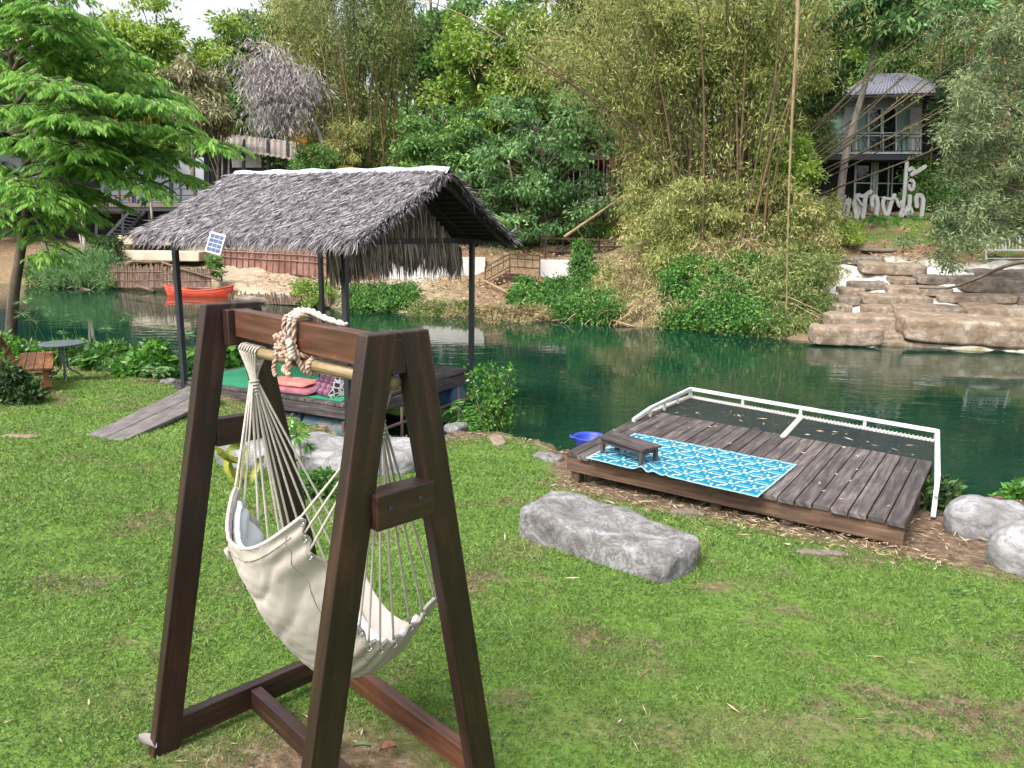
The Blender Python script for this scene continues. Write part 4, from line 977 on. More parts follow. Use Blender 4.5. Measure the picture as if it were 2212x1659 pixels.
# terrace stones of the far bank
vD = ([560,600,640,690,752,778],[29,27,25.4,23.4,21.2,20.6])
TS = [(1870,2006,568,596,0),(1816,1912,554,573,2),(1930,1982,600,616,1),(1990,2110,597,618,2),(1842,1922,609,628,2),(1928,2062,620,640,1),(2088,2250,601,638,2),(2108,2250,584,602,2),(1818,1872,622,640,1),(1872,2020,637,664,1),(2040,2200,637,656,1),(1812,1864,640,662,2),(1766,1844,656,680,1),(1872,1938,661,684,1),(1944,2098,662,694,1),(2096,2260,662,696,0),(1762,1810,680,702,1),(1796,1976,680,726,0),(1972,2290,688,752,0),(1762,1914,704,752,0),(1908,2052,736,764,0),(2130,2290,756,782,0),(1908,1956,722,742,1),(2206,2270,638,664,2)]
POSN = ['long tan block at the top of the rock terrace','dark flat slab at the upper left of the rock terrace','small brown block second row of the rock terrace','grey block in the upper middle of the rock terrace','thin dark stone on the left of the rock terrace, third row','long brown stone in the middle row of the rock terrace','big rounded grey stone at the right end, upper rows of the terrace','topmost flat stone at the right end of the rock terrace','small tilted stone at the left margin of the terrace, middle','long brown block left of the white mortar gap','long brown block right of the white mortar gap','small dark stone on the left margin under the tilted stone','tan stone beside the bushes on the left margin','small stone under the long brown block, left of centre','broad grey-brown slab overhanging the dark crevice','broad slab at the right, resting above the biggest boulder','little stone wedged at the lower left margin','large tan boulder left of the dark crevice','biggest tan boulder, overhanging the water at right','tan boulder at the waterline, lower left','pale ledge stone at the waterline below the crevice','pale ledge stone at the waterline, lower right','small stone filling the crevice between the big boulders','square brown stone at the right edge, middle row']
for i, (x0, x1, y0, y1, k) in enumerate(TS):
    D = float(hit((x0+x1)/2, min(y1, 749))[1])-.1; c0 = at((x0+x1)/2, (y0+y1)/2, D); w_ = (x1-x0)*mpu(D); h_ = (y1-y0)*mpu(D); dp = max(.7, min(1.5, w_*.4))
    c0 = c0+np.array([0, dp*.44, 0])+(0,0,dp*.02)
    stone('terrace_boulder', tuple(c0), (w_*.97, dp, h_*.84), 100+i, POSN[i], 'boulder', (M_sand_, M_sand_, M_sand2)[k], rz=-.12+.05*((i*7)%5-2), group='boulders of the far rock terrace', box=9, rough=.05, facet=.07, sub=6, tilt=(.025*((i*5)%3-1),.08))

for i, (u0, u1, v0, v1, lb) in enumerate(((500,640,640,656,'low grey ledge under the sand at the waterline'),)):
    D_ = hit((u0+u1)/2, v1)[1]; c0 = at((u0+u1)/2, (v0+v1)/2, D_); w_ = (u1-u0)*mpu(D_); stone('bank_stone', tuple(c0+np.array([0,.5,0])), (w_, 1.3, (v1-v0)*mpu(D_)*1.1), 150+i, lb, 'stone', M_sand2, rough=.10, facet=.12)
# ------------------------------------------------------------------ lawn furniture
bn = thing('garden_bench', 'orange-brown wooden bench with a reclined back at the left lawn edge', 'bench', (-7.1,10.9,-.52))
bc = np.array([-7.55,11.05,-.50]); ax = unit(np.array([.93,-.36,0])); ay = np.array([-ax[1], ax[0], 0])
# the bench runs away from the camera; its end faces right
bx_, by_ = unit(np.array([.50,-.86,0])), unit(np.array([.86,.50,0]))   # bx along the bench towards camera, by to the right (front)
def bp_(a, c, z): return np.array([-6.98,10.86,-.53])+bx_*a+by_*c+np.array([0,0,z])
q = MB()
for k in range(4): q.beam(bp_(-1.5,-.17+k*.12,.36), bp_(.12,-.17+k*.12,.36), .112, .03, by_)
q.build('seat', M_bench, bn, bevel=.003)
q = MB()
for k in range(1): q.beam(bp_(-1.5,-.45-.03*k,.62-.0*k), bp_(.08,-.45-.03*k,.62), .03, .17, by_)
q.beam(bp_(-1.5,-.36,.47), bp_(.06,-.36,.47), .03, .08, by_)
q.build('backrest', M_bench, bn, bevel=.003)
for a in (-1.4, .05):
    q = MB(); q.beam(bp_(a,-.50,.70), bp_(a,-.18,.02), .05, .07, bx_, tone=.1); q.build('back_post', M_bench, bn, bevel=.003)
    q = MB(); q.beam(bp_(a,.15,.34), bp_(a,.15,.02), .05, .08, bx_); q.build('leg', M_bench, bn, bevel=.003)
    q = MB(); q.beam(bp_(a+.03,-.22,.13), bp_(a+.03,.22,.13), .04, .09, bx_); q.beam(bp_(a+.0,-.2,.03), bp_(a,.26,.03), .07, .05, bx_); q.build('foot_rail', M_bench, bn, bevel=.003)
tb_ = thing('bistro_table', 'round dark metal bistro table standing by the waterside plants', 'table', (-7.2,12.0,-.6))
tcx = np.array([-7.22,12.02,-.60]); q = MB(); q.lathe(tcx, [(0,.60),(.315,.60),(.325,.607),(.325,.622),(.318,.628),(0,.63)], 40)
M_tt = surf('dark_green_metal', ((.06,.085,.09), (.10,.13,.14)), scale=6, rough=.35, bump=.05)
q.build('table_top', M_tt, tb_, smooth=False)
for k in range(4):
    a = k*math.pi/2+.6; c_, s_ = math.cos(a), math.sin(a); q = MB()
    q.tube(list(smoothl([tcx+np.array([c_*.05, s_*.05, .60]), tcx+np.array([c_*.05, s_*.05, .30]), tcx+np.array([c_*.07, s_*.07, .2]), tcx+np.array([c_*.20, s_*.20, .10]), tcx+np.array([c_*.235, s_*.235, .0])], 14)), .014, 8); q.build('leg', M_tt, tb_, smooth=True)
q = MB(); q.lathe(tcx, [(.055,.30),(.065,.30),(.065,.32),(.055,.32)], 20); q.lathe(tcx, [(.055,.50),(.065,.50),(.065,.52),(.055,.52)], 20); q.build('collar', M_tt, tb_)
# ------------------------------------------------------------------ far bank: boat, fences, wall, stairs
bt = thing('rowing_boat', 'small orange-red plastic boat moored at the far bank', 'boat', atz(425,640,-1.2))
c0 = atz(423,641,-1.2)+np.array([0,.35,0]); Lb = 3.15; ang = math.radians(-4)
def hull(scale, z0, dz):
    P = np.zeros((33, 17, 3)); R = _rz(ang)
    for i in range(33):
        u = i/32*2-1; hw = .42*(1-abs(u)**2.6)**.7+.012; sheer = .36+.17*abs(u)**2.2+(.05 if u > 0 else 0)*u
        for j in range(17):
            a = (j/16*2-1); y = hw*np.sign(a)*min(1, abs(a)**.55*1.0)*scale; z = sheer*abs(a)**3.2
            P[i, j] = c0+R@np.array([u*Lb/2*(.90+.10*(z/.5))*scale, y, -.10+z+z0])
    return P
b = MB(); b.grid(hull(1, 0, 0)); M_boat = surf('orange_red_plastic', ((.46,.045,.022), (.60,.085,.045)), scale=2, rough=.4, bump=.05)
h = b.build('hull', M_boat, bt, smooth=True); sm = h.modifiers.new('thick', 'SOLIDIFY'); sm.thickness = .02
P = hull(1.0, 0, 0); b = MB(); b.tube([p+up(.01) for p in P[:, 0]], .028, 8); b.tube([p+up(.01) for p in P[:, -1]], .028, 8); b.build('gunwale', M_boat, bt, smooth=True)
for u in (-.45, .4):
    b = MB(); R = _rz(ang); b.hexa([c0+R@np.array([u*Lb/2+dx, dy, z]) for z in (.20,.235) for dx, dy in ((-.12,-.36),(.12,-.36),(.12,.36),(-.12,.36))]); b.build('thwart', M_boat, bt)
b = MB(); R = _rz(ang)
for zz in (.06,.16): b.tube([c0+R@np.array([u*Lb/2*.96, -(.42*(1-abs(u)**2.6)**.7*(.62+zz*1.6)), -.03+zz*1.25]) for u in np.linspace(-.93,.93,21)], .014, 6)
b.build('rubbing_strake', M_boat, bt, smooth=True)

def palisade(u0, u1, vt, vb, D0, D1, label, n, seed=1, r=.035):
    rr_ = random.Random(seed); p0 = at(u0, vb, D0); t = thing('stake_fence', label, 'fence', p0); b = MB()
    for i in range(n):
        f = i/(n-1); u = u0+(u1-u0)*f; D = D0+(D1-D0)*f; a = at(u, vb+2, D); c = at(u+rr_.uniform(-1.5,1.5), vt+rr_.uniform(-5,6), D)
        b.tube([a, (a+c)/2+np.array([rr_.uniform(-.02,.02),0,0]), c], r*rr_.uniform(.7,1.15), 5)
    b.build('stakes', M_palis, t); b = MB()
    for v in ((vt*.7+vb*.3), (vt*.3+vb*.7)): b.tube([at(u0, v, D0-.05), at((u0+u1)/2, v+1, (D0+D1)/2-.05), at(u1, v, D1-.05)], .022, 5)
    b.build('rail', M_palis, t); return t
palisade(238, 352, 573, 619, 36, 34.4, 'left run of the brown stake fence at the waterline', 60, 1)
palisade(352, 455, 580, 618, 34.4, 33, 'taller weathered stake fence run beside the orange boat', 48, 2, .045)
palisade(50, 130, 572, 598, 38, 37, 'short stake fence at the far left waterline', 30, 3)
# dark line of stumps below the sand
b = MB(); rr_ = random.Random(9)
for i in range(90):
    u = 495+i*2.45+rr_.uniform(-1,1); D = np.interp(u, [495,720], [31.3,29.0]); a = at(u, 653+(u-495)*.04, D); b.tube([a, a+np.array([rr_.uniform(-.05,.05),0,.25+.25*rr_.random()])], .03, 5)
o = b.build('bank_stakes', M_palis, None, at(600,655,30)); tag(o, 'row of short dark stakes holding the sand bank at the waterline', 'stakes')
# reed / sheet fence
t = thing('reed_fence', 'long reddish brown sheet fence with bamboo battens above the sand', 'fence', at(490,583,38.5))
M_sheet2 = surf('rusty_brown_sheet', ((.07,.03,.025), (.16,.07,.055), (.26,.15,.12)), scale=1.2, rough=.85, bump=.4)
U = [478, 560, 640, 730, 815]; VT = [537,541,545,551,556]; VB = [578,585,590,598,604]; DD_ = [38.5,37.5,36.3,35,33.8]
for i in range(4):
    q = MB(); a, c = at(U[i], VB[i]+3, DD_[i]), at(U[i+1]-.5, VB[i+1]+3, DD_[i+1]); d, e = at(U[i], VT[i], DD_[i]), at(U[i+1]-.5, VT[i+1], DD_[i+1]); th_ = np.array([0,.04,0])
    q.hexa([a, c, c+th_, a+th_, d, e, e+th_, d+th_]); q.build('panel', M_sheet2, t)
q = MB()
for u in range(484, 815, 13):
    D = np.interp(u, U, DD_)-.06; q.tube([at(u, np.interp(u,U,VB)+2, D), at(u+1, np.interp(u,U,VT)-1, D)], .022, 5)
for f in (.12,.42): q.tube([at(u, vt+(vb-vt)*f, D-.08) for u, vt, vb, D in zip(U,VT,VB,DD_)], .025, 5)
q.build('bamboo_batten', M_palis, t)
# white wall
M_plast = surf('stained_white_plaster', [(.3,(.24,.21,.19)), (.42,(.38,.36,.34)), (.7,(.48,.475,.48))], scale=.9, rough=.85, bump=.3)
M_conc = surf('stained_concrete', ((.16,.15,.12), (.36,.32,.28), (.55,.50,.46)), scale=1.3, rough=.9, bump=.4)
def wall(u0, u1, vt0, vt1, vb0, vb1, D0, D1, mat, label, nm='retaining_wall', th=.25):
    q = MB(); a, c, d, e = at(u0,vb0+5,D0), at(u1,vb1+5,D1), at(u0,vt0,D0), at(u1,vt1,D1); t_ = np.array([0,th,0]); q.hexa([a,c,c+t_,a+t_,d,e,e+t_,d+t_])
    o = q.build(nm, mat, None, a); return tag(o, label, 'wall')
wall(812, 1048, 554, 556, 602, 608, 34.0, 32.9, M_plast, 'long white plastered retaining wall left of the steps')
wall(1166, 1256, 561, 562, 612, 622, 32.3, 31.6, M_plast, 'white stained wall piece right of the steps')
wall(1256, 1420, 562, 566, 624, 636, 31.6, 30.6, M_conc, 'grey mossy wall piece half hidden by bamboo')
# steps
t = thing('steps', 'short flight of brown steps rising between the white walls', 'steps', at(1105,608,32))
for i in range(6):
    q = MB(); p = at(1100+i*6, 606-i*7.5, 31.9+.35*i); q.box(p+np.array([.1,.2,-.15]), (1.5-.16*i,.5,.3)); q.build('step', M_fascia, t)
t = thing('stair_railing', 'dark metal handrail beside the brown steps', 'railing', at(1050,610,31.5))
q = MB(); pr = [(1047,578,31.6),(1101,548,31.8),(1166,552,32.0)]; r_ = .028
for dv in (0, 10): q.tube([at(u, v+dv, D) for u, v, D in pr], r_, 6)
q.tube([at(1047,606,31.6), at(1101,576,31.8), at(1166,580,32.0)], r_, 6); q.tube([at(1052,610,31.6), at(1101,585,31.8)], r_, 6)
q.build('rail', M_fascia, t)
for u, v0, v1 in ((1048,577,612),(1101,547,597),(1166,551,597)):
    q = MB(); q.tube([at(u,v0,31.8), at(u,v1,31.8)], .032, 6); q.build('post', M_fascia, t)
q = MB()
for u in (1062,1076,1088,1118,1134,1150): v = np.interp(u,[1047,1101,1166],[578,548,552]); q.tube([at(u,v,31.8), at(u,v+29,31.8)], .012, 5)
q.build('baluster', M_steel, t)
# picnic rail and benches
t = thing('terrace_railing', 'brown wooden counter rail with dark metal frame on the terrace edge', 'railing', at(1178,560,33))
q = MB(); q.beam(at(1172,514,33), at(1338,519,32.4), .30, .07, (0,1,0)); q.build('counter_top', M_fascia, t)
q = MB(); q.beam(at(1176,530,33.2), at(1385,536,32.3), .05, .05, (0,1,0)); q.beam(at(1210,546,33.2), at(1385,549,32.3), .04, .04, (0,1,0)); q.build('rail', M_steel, t)
for u in (1178,1216,1256,1294,1328,1374): q = MB(); q.tube([at(u,516 if u < 1340 else 532,32.8), at(u,562,32.8)], .03, 6); q.build('post', M_steel, t)
for i, (u, w_) in enumerate(((1180,48),(1290,40))):
    t = thing('picnic_bench', ('dark bench behind the terrace railing, nearer the trunk','dark bench behind the terrace railing, nearer the bamboo')[i], 'bench', at(u,560,34)); q = MB(); q.beam(at(u,545,34), at(u+w_,546,34), .35, .06, (0,1,0)); q.build('seat', M_fascia, t)
    for k in (.15,.85): q = MB(); q.beam(at(u+w_*k,546,34), at(u+w_*k,562,34), .06, .06); q.build('leg', M_steel, t)
t = thing('back_fence', 'dark lattice bench back standing at the foot of the trees', 'bench', at(1170,520,35)); q = MB()
for u in np.arange(1166,1222,9): q.beam(at(u,500-(u-1166)*.18,35), at(u,514,35), .05, .05)
q.beam(at(1164,503,35), at(1222,492,35), .05, .07, (0,1,0)); q.build('lattice', M_steel, t)
# poles
def pole(name, pts, r, label, mat=M_bamboo, cat='pole', n=14):
    P = [at(*p) for p in pts]; P = smoothl(P, n) if len(P) > 2 else polyl(P, 6); q = MB(); rr = np.linspace(r[0], r[1], len(P)); q.tube(list(P), list(rr), 8)
    o = q.build(name, mat, None, P[0], smooth=True); return tag(o, label, cat)
pole('bamboo_pole', [(1219,512,32),(1302,455,32.6),(1392,392,33)], (.075,.06), 'pale bamboo pole leaning up from the counter rail')
pole('bamboo_pole', [(1046,606,30.6),(1110,640,28.6),(1189,692,26.2)], (.05,.07), 'pale bamboo pole sloping from the bank into the water')
pole('bamboo_pole', [(1140,118,29),(1270,205,29.3),(1400,300,29.8),(1500,400,30)], (.032,.045), 'long pale brown bamboo culm falling left out of the big clump', M_palis)
pole('bamboo_pole', [(922,0,30),(1010,38,30),(1092,85,30)], (.018,.03), 'thin bare bamboo tip crossing the tree tops')
pole('bamboo_pole', [(1724,-60,22),(1722,60,22),(1714,200,22.1),(1707,340,22.2),(1702,500,22.3),(1698,690,22.4)], (.062,.016), 'tall tan bamboo pole hanging straight down to the water', n=30)
pole('bamboo_pole', [(350,567,34.2),(410,586,33.4),(478,606,32.6)], (.05,.05), 'bamboo pole lying against the stake fence', M_palis)
pole('bamboo_pole', [(422,580,33.6),(490,588,32.8)], (.04,.04), 'short bamboo pole lying on top of the stake fence', M_palis)
pole('log', [(270,606,35.8),(333,629,34.6)], (.10,.08), 'grey log leaning into the water left of the fence', M_palis, 'log')
pole('log', [(150,612,36.5),(205,633,35)], (.08,.07), 'grey log in the water at the papyrus', M_palis, 'log')
pole('log', [(640,655,29.5),(700,600,31)], (.07,.09), 'leaning grey tree limb rising from the water under the raft roof', M_palis, 'log')
pole('log', [(1190,693,26),(1290,686,26),(1360,706,25)], (.035,.02), 'thin dead branch lying on the water under the bushes', M_palis, 'branch')
pole('log', [(1290,680,26),(1370,706,25)], (.05,.03), 'dead bamboo stem lying on the water under the bushes', M_bamboo, 'branch')
pole('log', [(2240,560,17),(2170,575,17.5),(2110,602,18),(2050,622,18.5),(1985,622,19)], (.05,.02), 'dark bare branch reaching over the rock terrace', M_bark, 'branch')
pole('pipe', [(164,455,38),(181,560,37)], (.05,.05), 'thin grey pipe leaning under the restaurant terrace, left', M_palebark, 'pipe')
pole('pipe', [(178,470,38),(184,560,37)], (.085,.085), 'thick grey pipe under the restaurant terrace', M_palebark, 'pipe')
pole('pipe', [(324,400,38),(329,480,37.6)], (.06,.06), 'thin grey pole rising in front of the terrace deck', M_palebark, 'pipe')
# stone benches of the bank on the left
M_step = surf('sandy_concrete', ((.28,.22,.16), (.42,.35,.27), (.55,.47,.38)), scale=1, rough=.9, bump=.4)
for i, (u0,u1,vt,vb,D) in enumerate(((252,400,508,528,41),(238,430,542,562,38.5))):
    q = MB(); a, c = at(u0,vb,D), at(u1,vb+3,D-.8); d, e = at(u0,vt,D), at(u1,vt+2,D-.8); t_ = np.array([0,1.6,0]); q.hexa([a,c,c+t_,a+t_,d,e,e+t_,d+t_]); o = q.build('bank_step', M_step, None, a, bevel=.05)
    tag(o, ('upper sand coloured terrace step below the restaurant','lower sand coloured terrace step above the stake fence')[i], 'step')
# ------------------------------------------------------------------ restaurant on the left
rs_ = thing('riverside_restaurant', 'open riverside restaurant on a dark steel terrace behind the left tree', 'restaurant', at(250,520,43))
D = 42.0
def slab(nm, u0, u1, v0, v1, D0, dep, mat, par, D1=None, bevel=0):
    D1 = D1 or D0; q = MB(); a, c, d, e = at(u0,v1,D0), at(u1,v1,D1), at(u0,v0,D0), at(u1,v0,D1); t_ = np.array([0,dep,0]); q.hexa([a,c,c+t_,a+t_,d,e,e+t_,d+t_]); return q.build(nm, mat, par, bevel=bevel)
M_wallw = surf('bluish_white_wall', ((.36,.40,.46), (.48,.52,.57)), scale=1, rough=.8, bump=.1)
M_dvoid = surf('painted_shade_dark_parts', ((.015,.016,.018), (.04,.04,.045)), scale=.8, rough=.8, bump=.1)  # dark colour stands in for shade inside openings; plain dark parts share it
M_deckg = surf('grey_brown_boards', ((.09,.07,.065), (.16,.13,.12)), scale=2, rough=.8)
slab('terrace_floor', -120, 425, 438, 447, D, 7.5, M_deckg, rs_); slab('terrace_beam', -120, 425, 447.5, 456, D+.05, .3, M_steel, rs_)
slab('back_wall', 215, 480, 340, 437, D+7, .3, M_wallw, rs_); slab('back_wall', -120, 100, 330, 437, D+7, .3, M_wallw, rs_)
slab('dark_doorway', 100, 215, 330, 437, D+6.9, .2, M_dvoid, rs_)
M_teal = surf('turquoise_panel', ((.05,.36,.46), (.12,.50,.60)), scale=2, rough=.4, bump=0)
slab('turquoise_panel', 150, 196, 330, 382, D+6.6, .1, M_teal, rs_); slab('turquoise_panel', 12, 45, 385, 405, D+6.6, .1, M_teal, rs_)
for u in (225, 310, 365, 440): slab('post', u, u+7, 330, 445, D+3, .15, M_steel, rs_)
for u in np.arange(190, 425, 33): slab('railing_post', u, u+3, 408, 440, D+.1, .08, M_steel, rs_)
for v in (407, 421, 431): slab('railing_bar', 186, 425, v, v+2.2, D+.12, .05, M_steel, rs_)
slab('under_deck_shade', 195, 300, 462, 520, D+3.5, .3, M_dvoid, rs_); slab('under_deck_shade', 300, 420, 456, 510, D+3.0, .3, M_dvoid, rs_); slab('under_deck_shade', -120, 195, 450, 540, D+4, .3, M_dvoid, rs_)  # dark sheets stand in for the shade under the terrace
for u in (205, 262, 320, 395): slab('stilt', u, u+6, 452, 520, D+.2, .2, M_steel, rs_)
q = MB(); q.beam(at(230,512,41.5), at(285,452,41.8), .08, .14, (0,1,0)); q.beam(at(262,515,41.5), at(312,458,41.8), .08, .14, (0,1,0))
for k in np.linspace(.05,.95,9): q.beam(at(230+55*k,512-60*k,41.5), at(262+50*k,515-57*k,41.5), .25, .04, (0,1,0))
q.build('stair', M_steel, rs_)
q = MB(); P = np.array([[at(u, 252+j*26+(5*math.sin(u*.16) if j == 1 else 0)+(3 if j == 1 else 0), D+6.5-j*7) for j in np.linspace(0,1,6)] for u in np.linspace(175,318,40)]); q.grid(P)
M_awn = surf('cream_awning', ((.30,.28,.25), (.42,.40,.37)), scale=1.5, rough=.8, bump=.1); aw = q.build('awning', M_awn, rs_, smooth=True); aw.modifiers.new('t', 'SOLIDIFY').thickness = .05
q = MB(); P = np.array([[at(u, 272+(u-180)*.03+j*13+5*math.sin(u*.16+.8)*j, D-.5) for j in np.linspace(0,1,5)] for u in np.linspace(175,318,50)]); q.grid(P); q.build('awning_valance', M_awn, rs_, smooth=True)
q = MB(); P = np.array([[at(u, 285-22*j, D+2+8*j) for j in (0,.5,1)] for u in np.linspace(-150,175,14)]); q.grid(P); q.build('roof', M_dvoid, rs_)
# bench and drum on the terrace
ob = thing('terrace_table', 'dark table with orange bench on the restaurant terrace', 'table', at(245,437,43)); q = MB(); q.beam(at(235,408,43.5), at(290,408,43.5), .7, .06, (0,1,0)); q.build('table_top', M_dvoid, ob)
M_or = surf('orange_wood', ((.35,.10,.02), (.5,.18,.05)), scale=2); q = MB(); q.beam(at(246,424,43), at(282,424,43), .4, .05, (0,1,0)); q.build('bench_seat', M_or, ob)
for u in (250,278): q = MB(); q.beam(at(u,425,43), at(u,438,43), .06, .06); q.build('leg', M_or, ob)
for u in (238,287): q = MB(); q.beam(at(u,409,43.5), at(u,438,43.5), .08, .08); q.build('leg', M_dvoid, ob)
bp0 = at(318,437,43.5); q = MB(); q.lathe(bp0, [(0,0),(.28,0),(.29,.1),(.28,.3),(.29,.32),(.28,.6),(.29,.62),(.28,.88),(0,.88)], 20); o = q.build('plastic_drum', M_blue, None, bp0, smooth=True); tag(o, 'blue plastic drum on the restaurant terrace', 'drum')
# second roofed shelter
sh = thing('corrugated_shelter', 'dark open shelter with a sloping corrugated roof behind the thatch', 'shelter', at(560,400,45))
q = MB(); P = np.zeros((70, 6, 3))
for i, u in enumerate(np.linspace(436,655,70)):
    for j, k in enumerate(np.linspace(0,1,6)): P[i, j] = at(u, (282+(u-436)*.12)*(1-k)+(312+(u-436)*.17)*k, 52-8*k)+up(.035*math.sin(i*1.57))
q.grid(P); M_corr = surf('dull_grey_sheet', ((.14,.115,.10), (.24,.20,.18)), scale=1.5, rough=.7, bump=.1); q.build('roof_sheet', M_corr, sh)
for u in (446, 522, 575, 618, 640): slab('post', u, u+6, 300, 420, 45, .18, M_steel, sh)
slab('low_wall', 496, 665, 362, 420, 45.5, .2, M_dvoid, sh); slab('side_wall', 440, 498, 330, 420, 45.6, .2, M_dvoid, sh)
for u in (468, 492, 478): slab('pole', u, u+3.5, 335, 395, 44.6, .08, M_palebark, sh)
# white sheet behind, its colour standing in for the bright opening beyond the shelter
q = MB(); a = at(498,362,50); q.hexa([at(495,380,50), at(568,380,50), at(568,380,50.3), at(495,380,50.3), at(495,318,50), at(560,322,50), at(560,322,50.3), at(495,318,50.3)]); o = q.build('bright_opening_sheet', plain('bright_opening_white', (.86,.87,.88), rough=.8), None, a); tag(o, 'white sheet standing in for the bright opening seen through the dark shelter', 'wall')
# yellow slide
sl = thing('yellow_slide', 'yellow plastic tube slide among the trees above the thatch', 'slide', at(700,380,42))
M_yel = surf('yellow_plastic', ((.36,.17,.012), (.52,.29,.025)), scale=3, rough=.5)
q = MB(); q.tube(list(smoothl([at(762,285,38.6), at(735,300,38.4), at(705,315,38.2), at(676,330,38.2), at(667,350,38), at(664,372,37.8)], 24)), .19, 12); q.build('chute', M_yel, sl, smooth=True)
q = MB(); q.tube(list(smoothl([at(664,308,38.4), at(640,296,38.8), at(618,285,39.2)], 12)), .13, 10); q.build('chute_arm', M_yel, sl, smooth=True)
q = MB(); q.box(at(745,366,38), (.8,.5,.4), .3); q.build('exit_box', M_yel, sl, bevel=.1)
# ------------------------------------------------------------------ white bungalow in the middle
bg_ = thing('white_bungalow', 'low white bungalow with a dark porch seen between thin trunks', 'house', at(1290,445,44))
slab('porch_wall', 1205, 1372, 424, 448, 42.5, .25, M_plast, bg_); slab('interior_shade', 1200, 1400, 345, 424, 45.5, .3, M_dvoid, bg_); slab('corner_pillar', 1338, 1352, 330, 446, 42.4, .35, M_conc, bg_)  # dark sheet behind the porch stands in for the shaded interior
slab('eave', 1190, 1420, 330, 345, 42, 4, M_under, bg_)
for u in (1227,1238,1252,1265,1270,1281,1310,1325): slab('porch_pole', u, u+2.4, 345, 426, 42.6, .06, M_white, bg_)
# ------------------------------------------------------------------ two storey house on the right
hs = thing('two_storey_house', 'grey and white two storey house with tiled hip roof and dark balcony', 'house', at(1900,440,37))
Dh = 37.0
M_wgrey = surf('light_grey_wall', ((.30,.31,.315), (.40,.41,.415)), scale=.8, rough=.85, bump=.1)
M_wgr2 = surf('mid_grey_wall', ((.17,.18,.18), (.24,.25,.25)), scale=.8, rough=.85, bump=.1)
M_curt = surf('pale_green_curtain', ((.14,.25,.22), (.26,.40,.36)), scale=1, stretch=(14,1,.3), rough=.7, bump=.3, bscale=2)
M_glass, nt, bb = newmat('dark_window_glass'); bb.inputs['Base Color'].default_value = (.01,.016,.014,1); bb.inputs['Roughness'].default_value = .04; bb.inputs['Specular IOR Level'].default_value = .8
M_alu = plain('white_aluminium', (.55,.60,.58), rough=.4)
slab('wall', 1826, 1849, 232, 330, Dh, .3, M_wgrey, hs); slab('wall', 1966, 1992, 232, 330, Dh, .3, M_wgrey, hs); slab('wall', 1745, 1783, 232, 330, Dh, .3, M_wgr2, hs)
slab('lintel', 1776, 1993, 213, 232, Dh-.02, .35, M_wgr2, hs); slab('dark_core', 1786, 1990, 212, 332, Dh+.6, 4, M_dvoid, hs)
slab('curtain', 1849, 1876, 234, 329, Dh+.25, .05, M_curt, hs); slab('curtain', 1936, 1966, 234, 329, Dh+.25, .05, M_curt, hs); slab('curtain', 1783, 1826, 238, 329, Dh+.25, .05, M_curt, hs)
for (a, c) in ((1876,1904),(1908,1936)): slab('window_pane', a, c, 234, 329, Dh+.2, .04, M_glass, hs)
fr2 = MB()
for u in (1849,1875,1903,1906.5,1935,1964): fr2.beam(at(u+.8,233,Dh+.12), at(u+.8,330,Dh+.12), .055, .06)
for v in (234,287,293,329): fr2.beam(at(1850,v,Dh+.12), at(1965,v,Dh+.12), .04, .05, (0,1,0))
fr2.build('window_frame', M_alu, hs)
lv = MB()
for v in np.arange(212, 332, 6): lv.beam(at(1994,v,Dh+.3), at(2100,v+2,Dh+1), .12, .05, (0,1,0))
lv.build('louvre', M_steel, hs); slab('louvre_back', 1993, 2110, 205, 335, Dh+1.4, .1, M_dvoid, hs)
M_beam = plain('dark_blue_grey_steel', (.035,.042,.06), rough=.5)
slab('balcony_slab', 1740, 2140, 332, 345, Dh-1.2, 2.6, M_beam, hs); slab('balcony_edge', 1740, 1992, 329.5, 332, Dh-1.25, .1, M_alu, hs)
bal = MB()
for v in (291,298,326): bal.beam(at(1776,v,Dh-1.2), at(1992,v,Dh-1.2), .03, .035, (0,1,0))
for u in np.arange(1778,1992,9.5): bal.beam(at(u,298,Dh-1.2), at(u,326,Dh-1.2), .018, .018)
for u in np.arange(1778,1975,38): bal.beam(at(u+9.5,298,Dh-1.2), at(u+19,326,Dh-1.2), .018, .018); bal.beam(at(u+19,298,Dh-1.2), at(u+9.5,326,Dh-1.2), .018, .018)
bal.build('balcony_railing', M_steel, hs)
for u in (1778,1840,1905,1948,1992): q = MB(); q.beam(at(u,290,Dh-1.2), at(u,331,Dh-1.2), .045, .045); q.build('railing_post', M_steel, hs)
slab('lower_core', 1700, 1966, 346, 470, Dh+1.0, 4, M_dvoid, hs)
for (a, c) in ((1852,1884),(1896,1928),(1932,1958)): slab('lower_pane', a, c, 350, 440, Dh+.5, .04, M_glass, hs)
fr2 = MB()
for u, w_ in ((1849,.09),(1884,.07),(1890,.10),(1896,.10),(1921,.06),(1929,.06),(1959,.07)): fr2.beam(at(u,346,Dh+.4), at(u-4,444,Dh+.4), w_, .06)
for v in (395,425): fr2.beam(at(1850,v,Dh+.42), at(1958,v+2,Dh+.42), .03, .05, (0,1,0))
fr2.build('lower_window_frame', M_alu, hs); slab('base_wall', 1880, 1925, 440, 470, Dh+.2, .3, surf('peach_wall', ((.40,.30,.22),(.52,.42,.33)), scale=2), hs)
slab('floor_underside', 1966, 2140, 348, 362, Dh, 3, M_steel, hs)
slab('stilt_post', 2045, 2062, 355, 470, Dh+1.5, .4, M_dvoid, hs)
